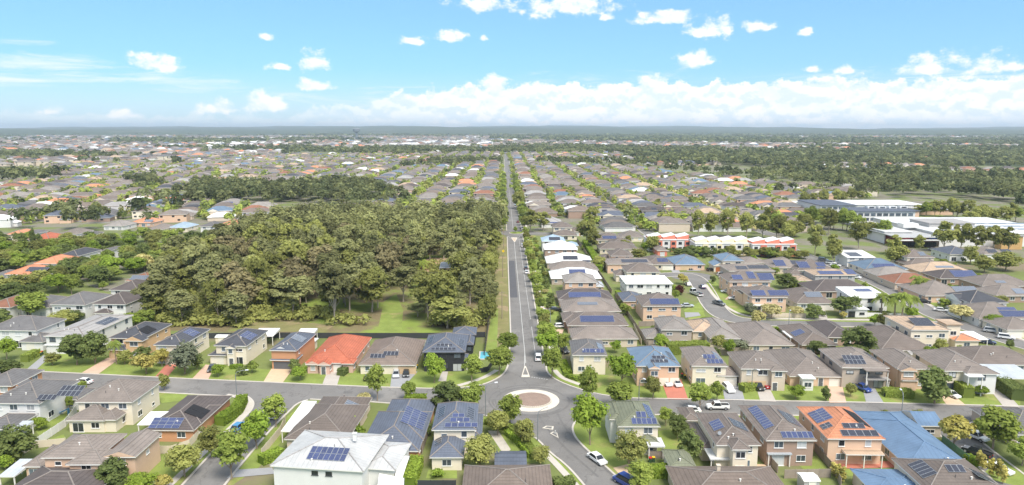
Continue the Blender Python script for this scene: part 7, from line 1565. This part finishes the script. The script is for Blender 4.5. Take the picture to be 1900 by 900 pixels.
# woodland out to the hills, and the water tower
far1 = [(x,y,wr.uniform(9,16),wr.uniform(6,9) if settled(x,y) > .1 else wr.uniform(9,14)) for (x,y) in WF if y < 2600]; far2 = [(x,y,wr.uniform(14,36),wr.uniform(6,9) if settled(x,y) > .1 else wr.uniform(9,14)) for (x,y) in WF if y >= 2600]
for k in range(9000):
    y = 1000*math.exp(wr.uniform(.2,2.5)); x = wr.uniform(-.85,.85)*y
    if (settled(x,y) < .25 or wr.random() < .10) and not (-130 < x < 260 and y < 1750) and not inside((x,y), LEFT): (far1 if y < 2600 else far2).append((x,y,wr.uniform(12,22)*(1 if y < 2600 else 1+y/4500),wr.uniform(9,15)))
for k in range(800): x, y = wr.uniform(-380,420), wr.uniform(1780,2300); far1.append((x,y,wr.uniform(11,16),wr.uniform(10,14)))
forest('distant_wood', 'hazy green woodland stretching towards the hills', far1, 26, 'leaf_far', .19, 8); forest('horizon_wood', 'blue-green woodland along the foot of the horizon', far2, 18, 'leaf_far', .22, 9, .8)
wt = thing('water_tower', 'dark mushroom-shaped water tower on the skyline', 'water tower', (-900,4300)); b = MB(); b.tube([(0,0,0),(0,0,38),(0,0,46),(0,0,60),(0,0,64)], [7,6,20,22,16], 16); b.build('tank', 'steel', wt)
lm = thing('light_mast', 'tall pale floodlight mast by the sports field', 'mast', (560,1750)); b = MB(); b.tube([(0,0,0),(0,0,30)], [.8,.6], 6); b.build('mast', 'paint', lm); b = MB(); b.box(-4,-1,28,4,1,33,0,True); b.build('floodlight_bank', 'paint', lm)

# ---- one person on the nature strip
def person():
    root = thing('person', 'person in dark blue standing on the nature strip behind the brown tiled house', 'person', (-38.5,158.9)); root.rotation_euler = (0, 0, 0.6)
    J = [((0,0,.92),.14,.11),((0,0,1.15),.135,.10),((0,0,1.38),.16,.10),((0,0,1.5),.055,.055),((0,-.01,1.62),.085,.10),((0,-.01,1.72),.07,.08),
         ((.10,0,.86),.09,.09),((.11,-.02,.48),.06,.06),((.11,.01,.09),.045,.045),((.11,-.14,.03),.04,.03),((-.10,0,.86),.09,.09),((-.11,.03,.48),.06,.06),((-.11,.06,.09),.045,.045),((-.11,-.09,.03),.04,.03),
         ((.21,0,1.40),.06,.06),((.25,0,1.12),.045,.045),((.26,-.06,.86),.035,.035),((.26,-.08,.77),.03,.02),((-.21,0,1.40),.06,.06),((-.25,0,1.12),.045,.045),((-.26,-.06,.86),.035,.035),((-.26,-.08,.77),.03,.02)]
    E_ = [(0,1),(1,2),(2,3),(3,4),(4,5),(0,6),(6,7),(7,8),(8,9),(0,10),(10,11),(11,12),(12,13),(2,14),(14,15),(15,16),(16,17),(2,18),(18,19),(19,20),(20,21)]
    me = bpy.data.meshes.new('body'); bm = bmesh.new(); sk = bm.verts.layers.skin.verify()
    vs = [bm.verts.new(j[0]) for j in J]
    for i, j in enumerate(J): vs[i][sk].radius = (j[1], j[2]); vs[i][sk].use_root = i == 0
    for a, c in E_: bm.edges.new((vs[a], vs[c]))
    bm.to_mesh(me); bm.free()
    ma, nt, p, o = _nt('clothed_body'); tc = nt.nodes.new('ShaderNodeTexCoord'); sep = nt.nodes.new('ShaderNodeSeparateXYZ'); nt.links.new(tc.outputs['Object'], sep.inputs[0])
    c = _mix(nt, _math(nt, 'GREATER_THAN', sep.outputs[2], .5), (.45,.28,.2), (.03,.08,.2)); c = _mix(nt, _math(nt, 'GREATER_THAN', sep.outputs[2], .95), c, (.03,.035,.06)); c = _mix(nt, _math(nt, 'GREATER_THAN', sep.outputs[2], 1.5), c, (.45,.28,.2)); c = _mix(nt, _math(nt, 'GREATER_THAN', sep.outputs[2], 1.73), c, (.06,.04,.03)); nt.links.new(c, p.inputs['Base Color'])
    b = ob('body', me, root); me.materials.append(MATS['clothed_body']); b.modifiers.new('skin', 'SKIN'); sb = b.modifiers.new('sub', 'SUBSURF'); sb.levels = sb.render_levels = 1
person()
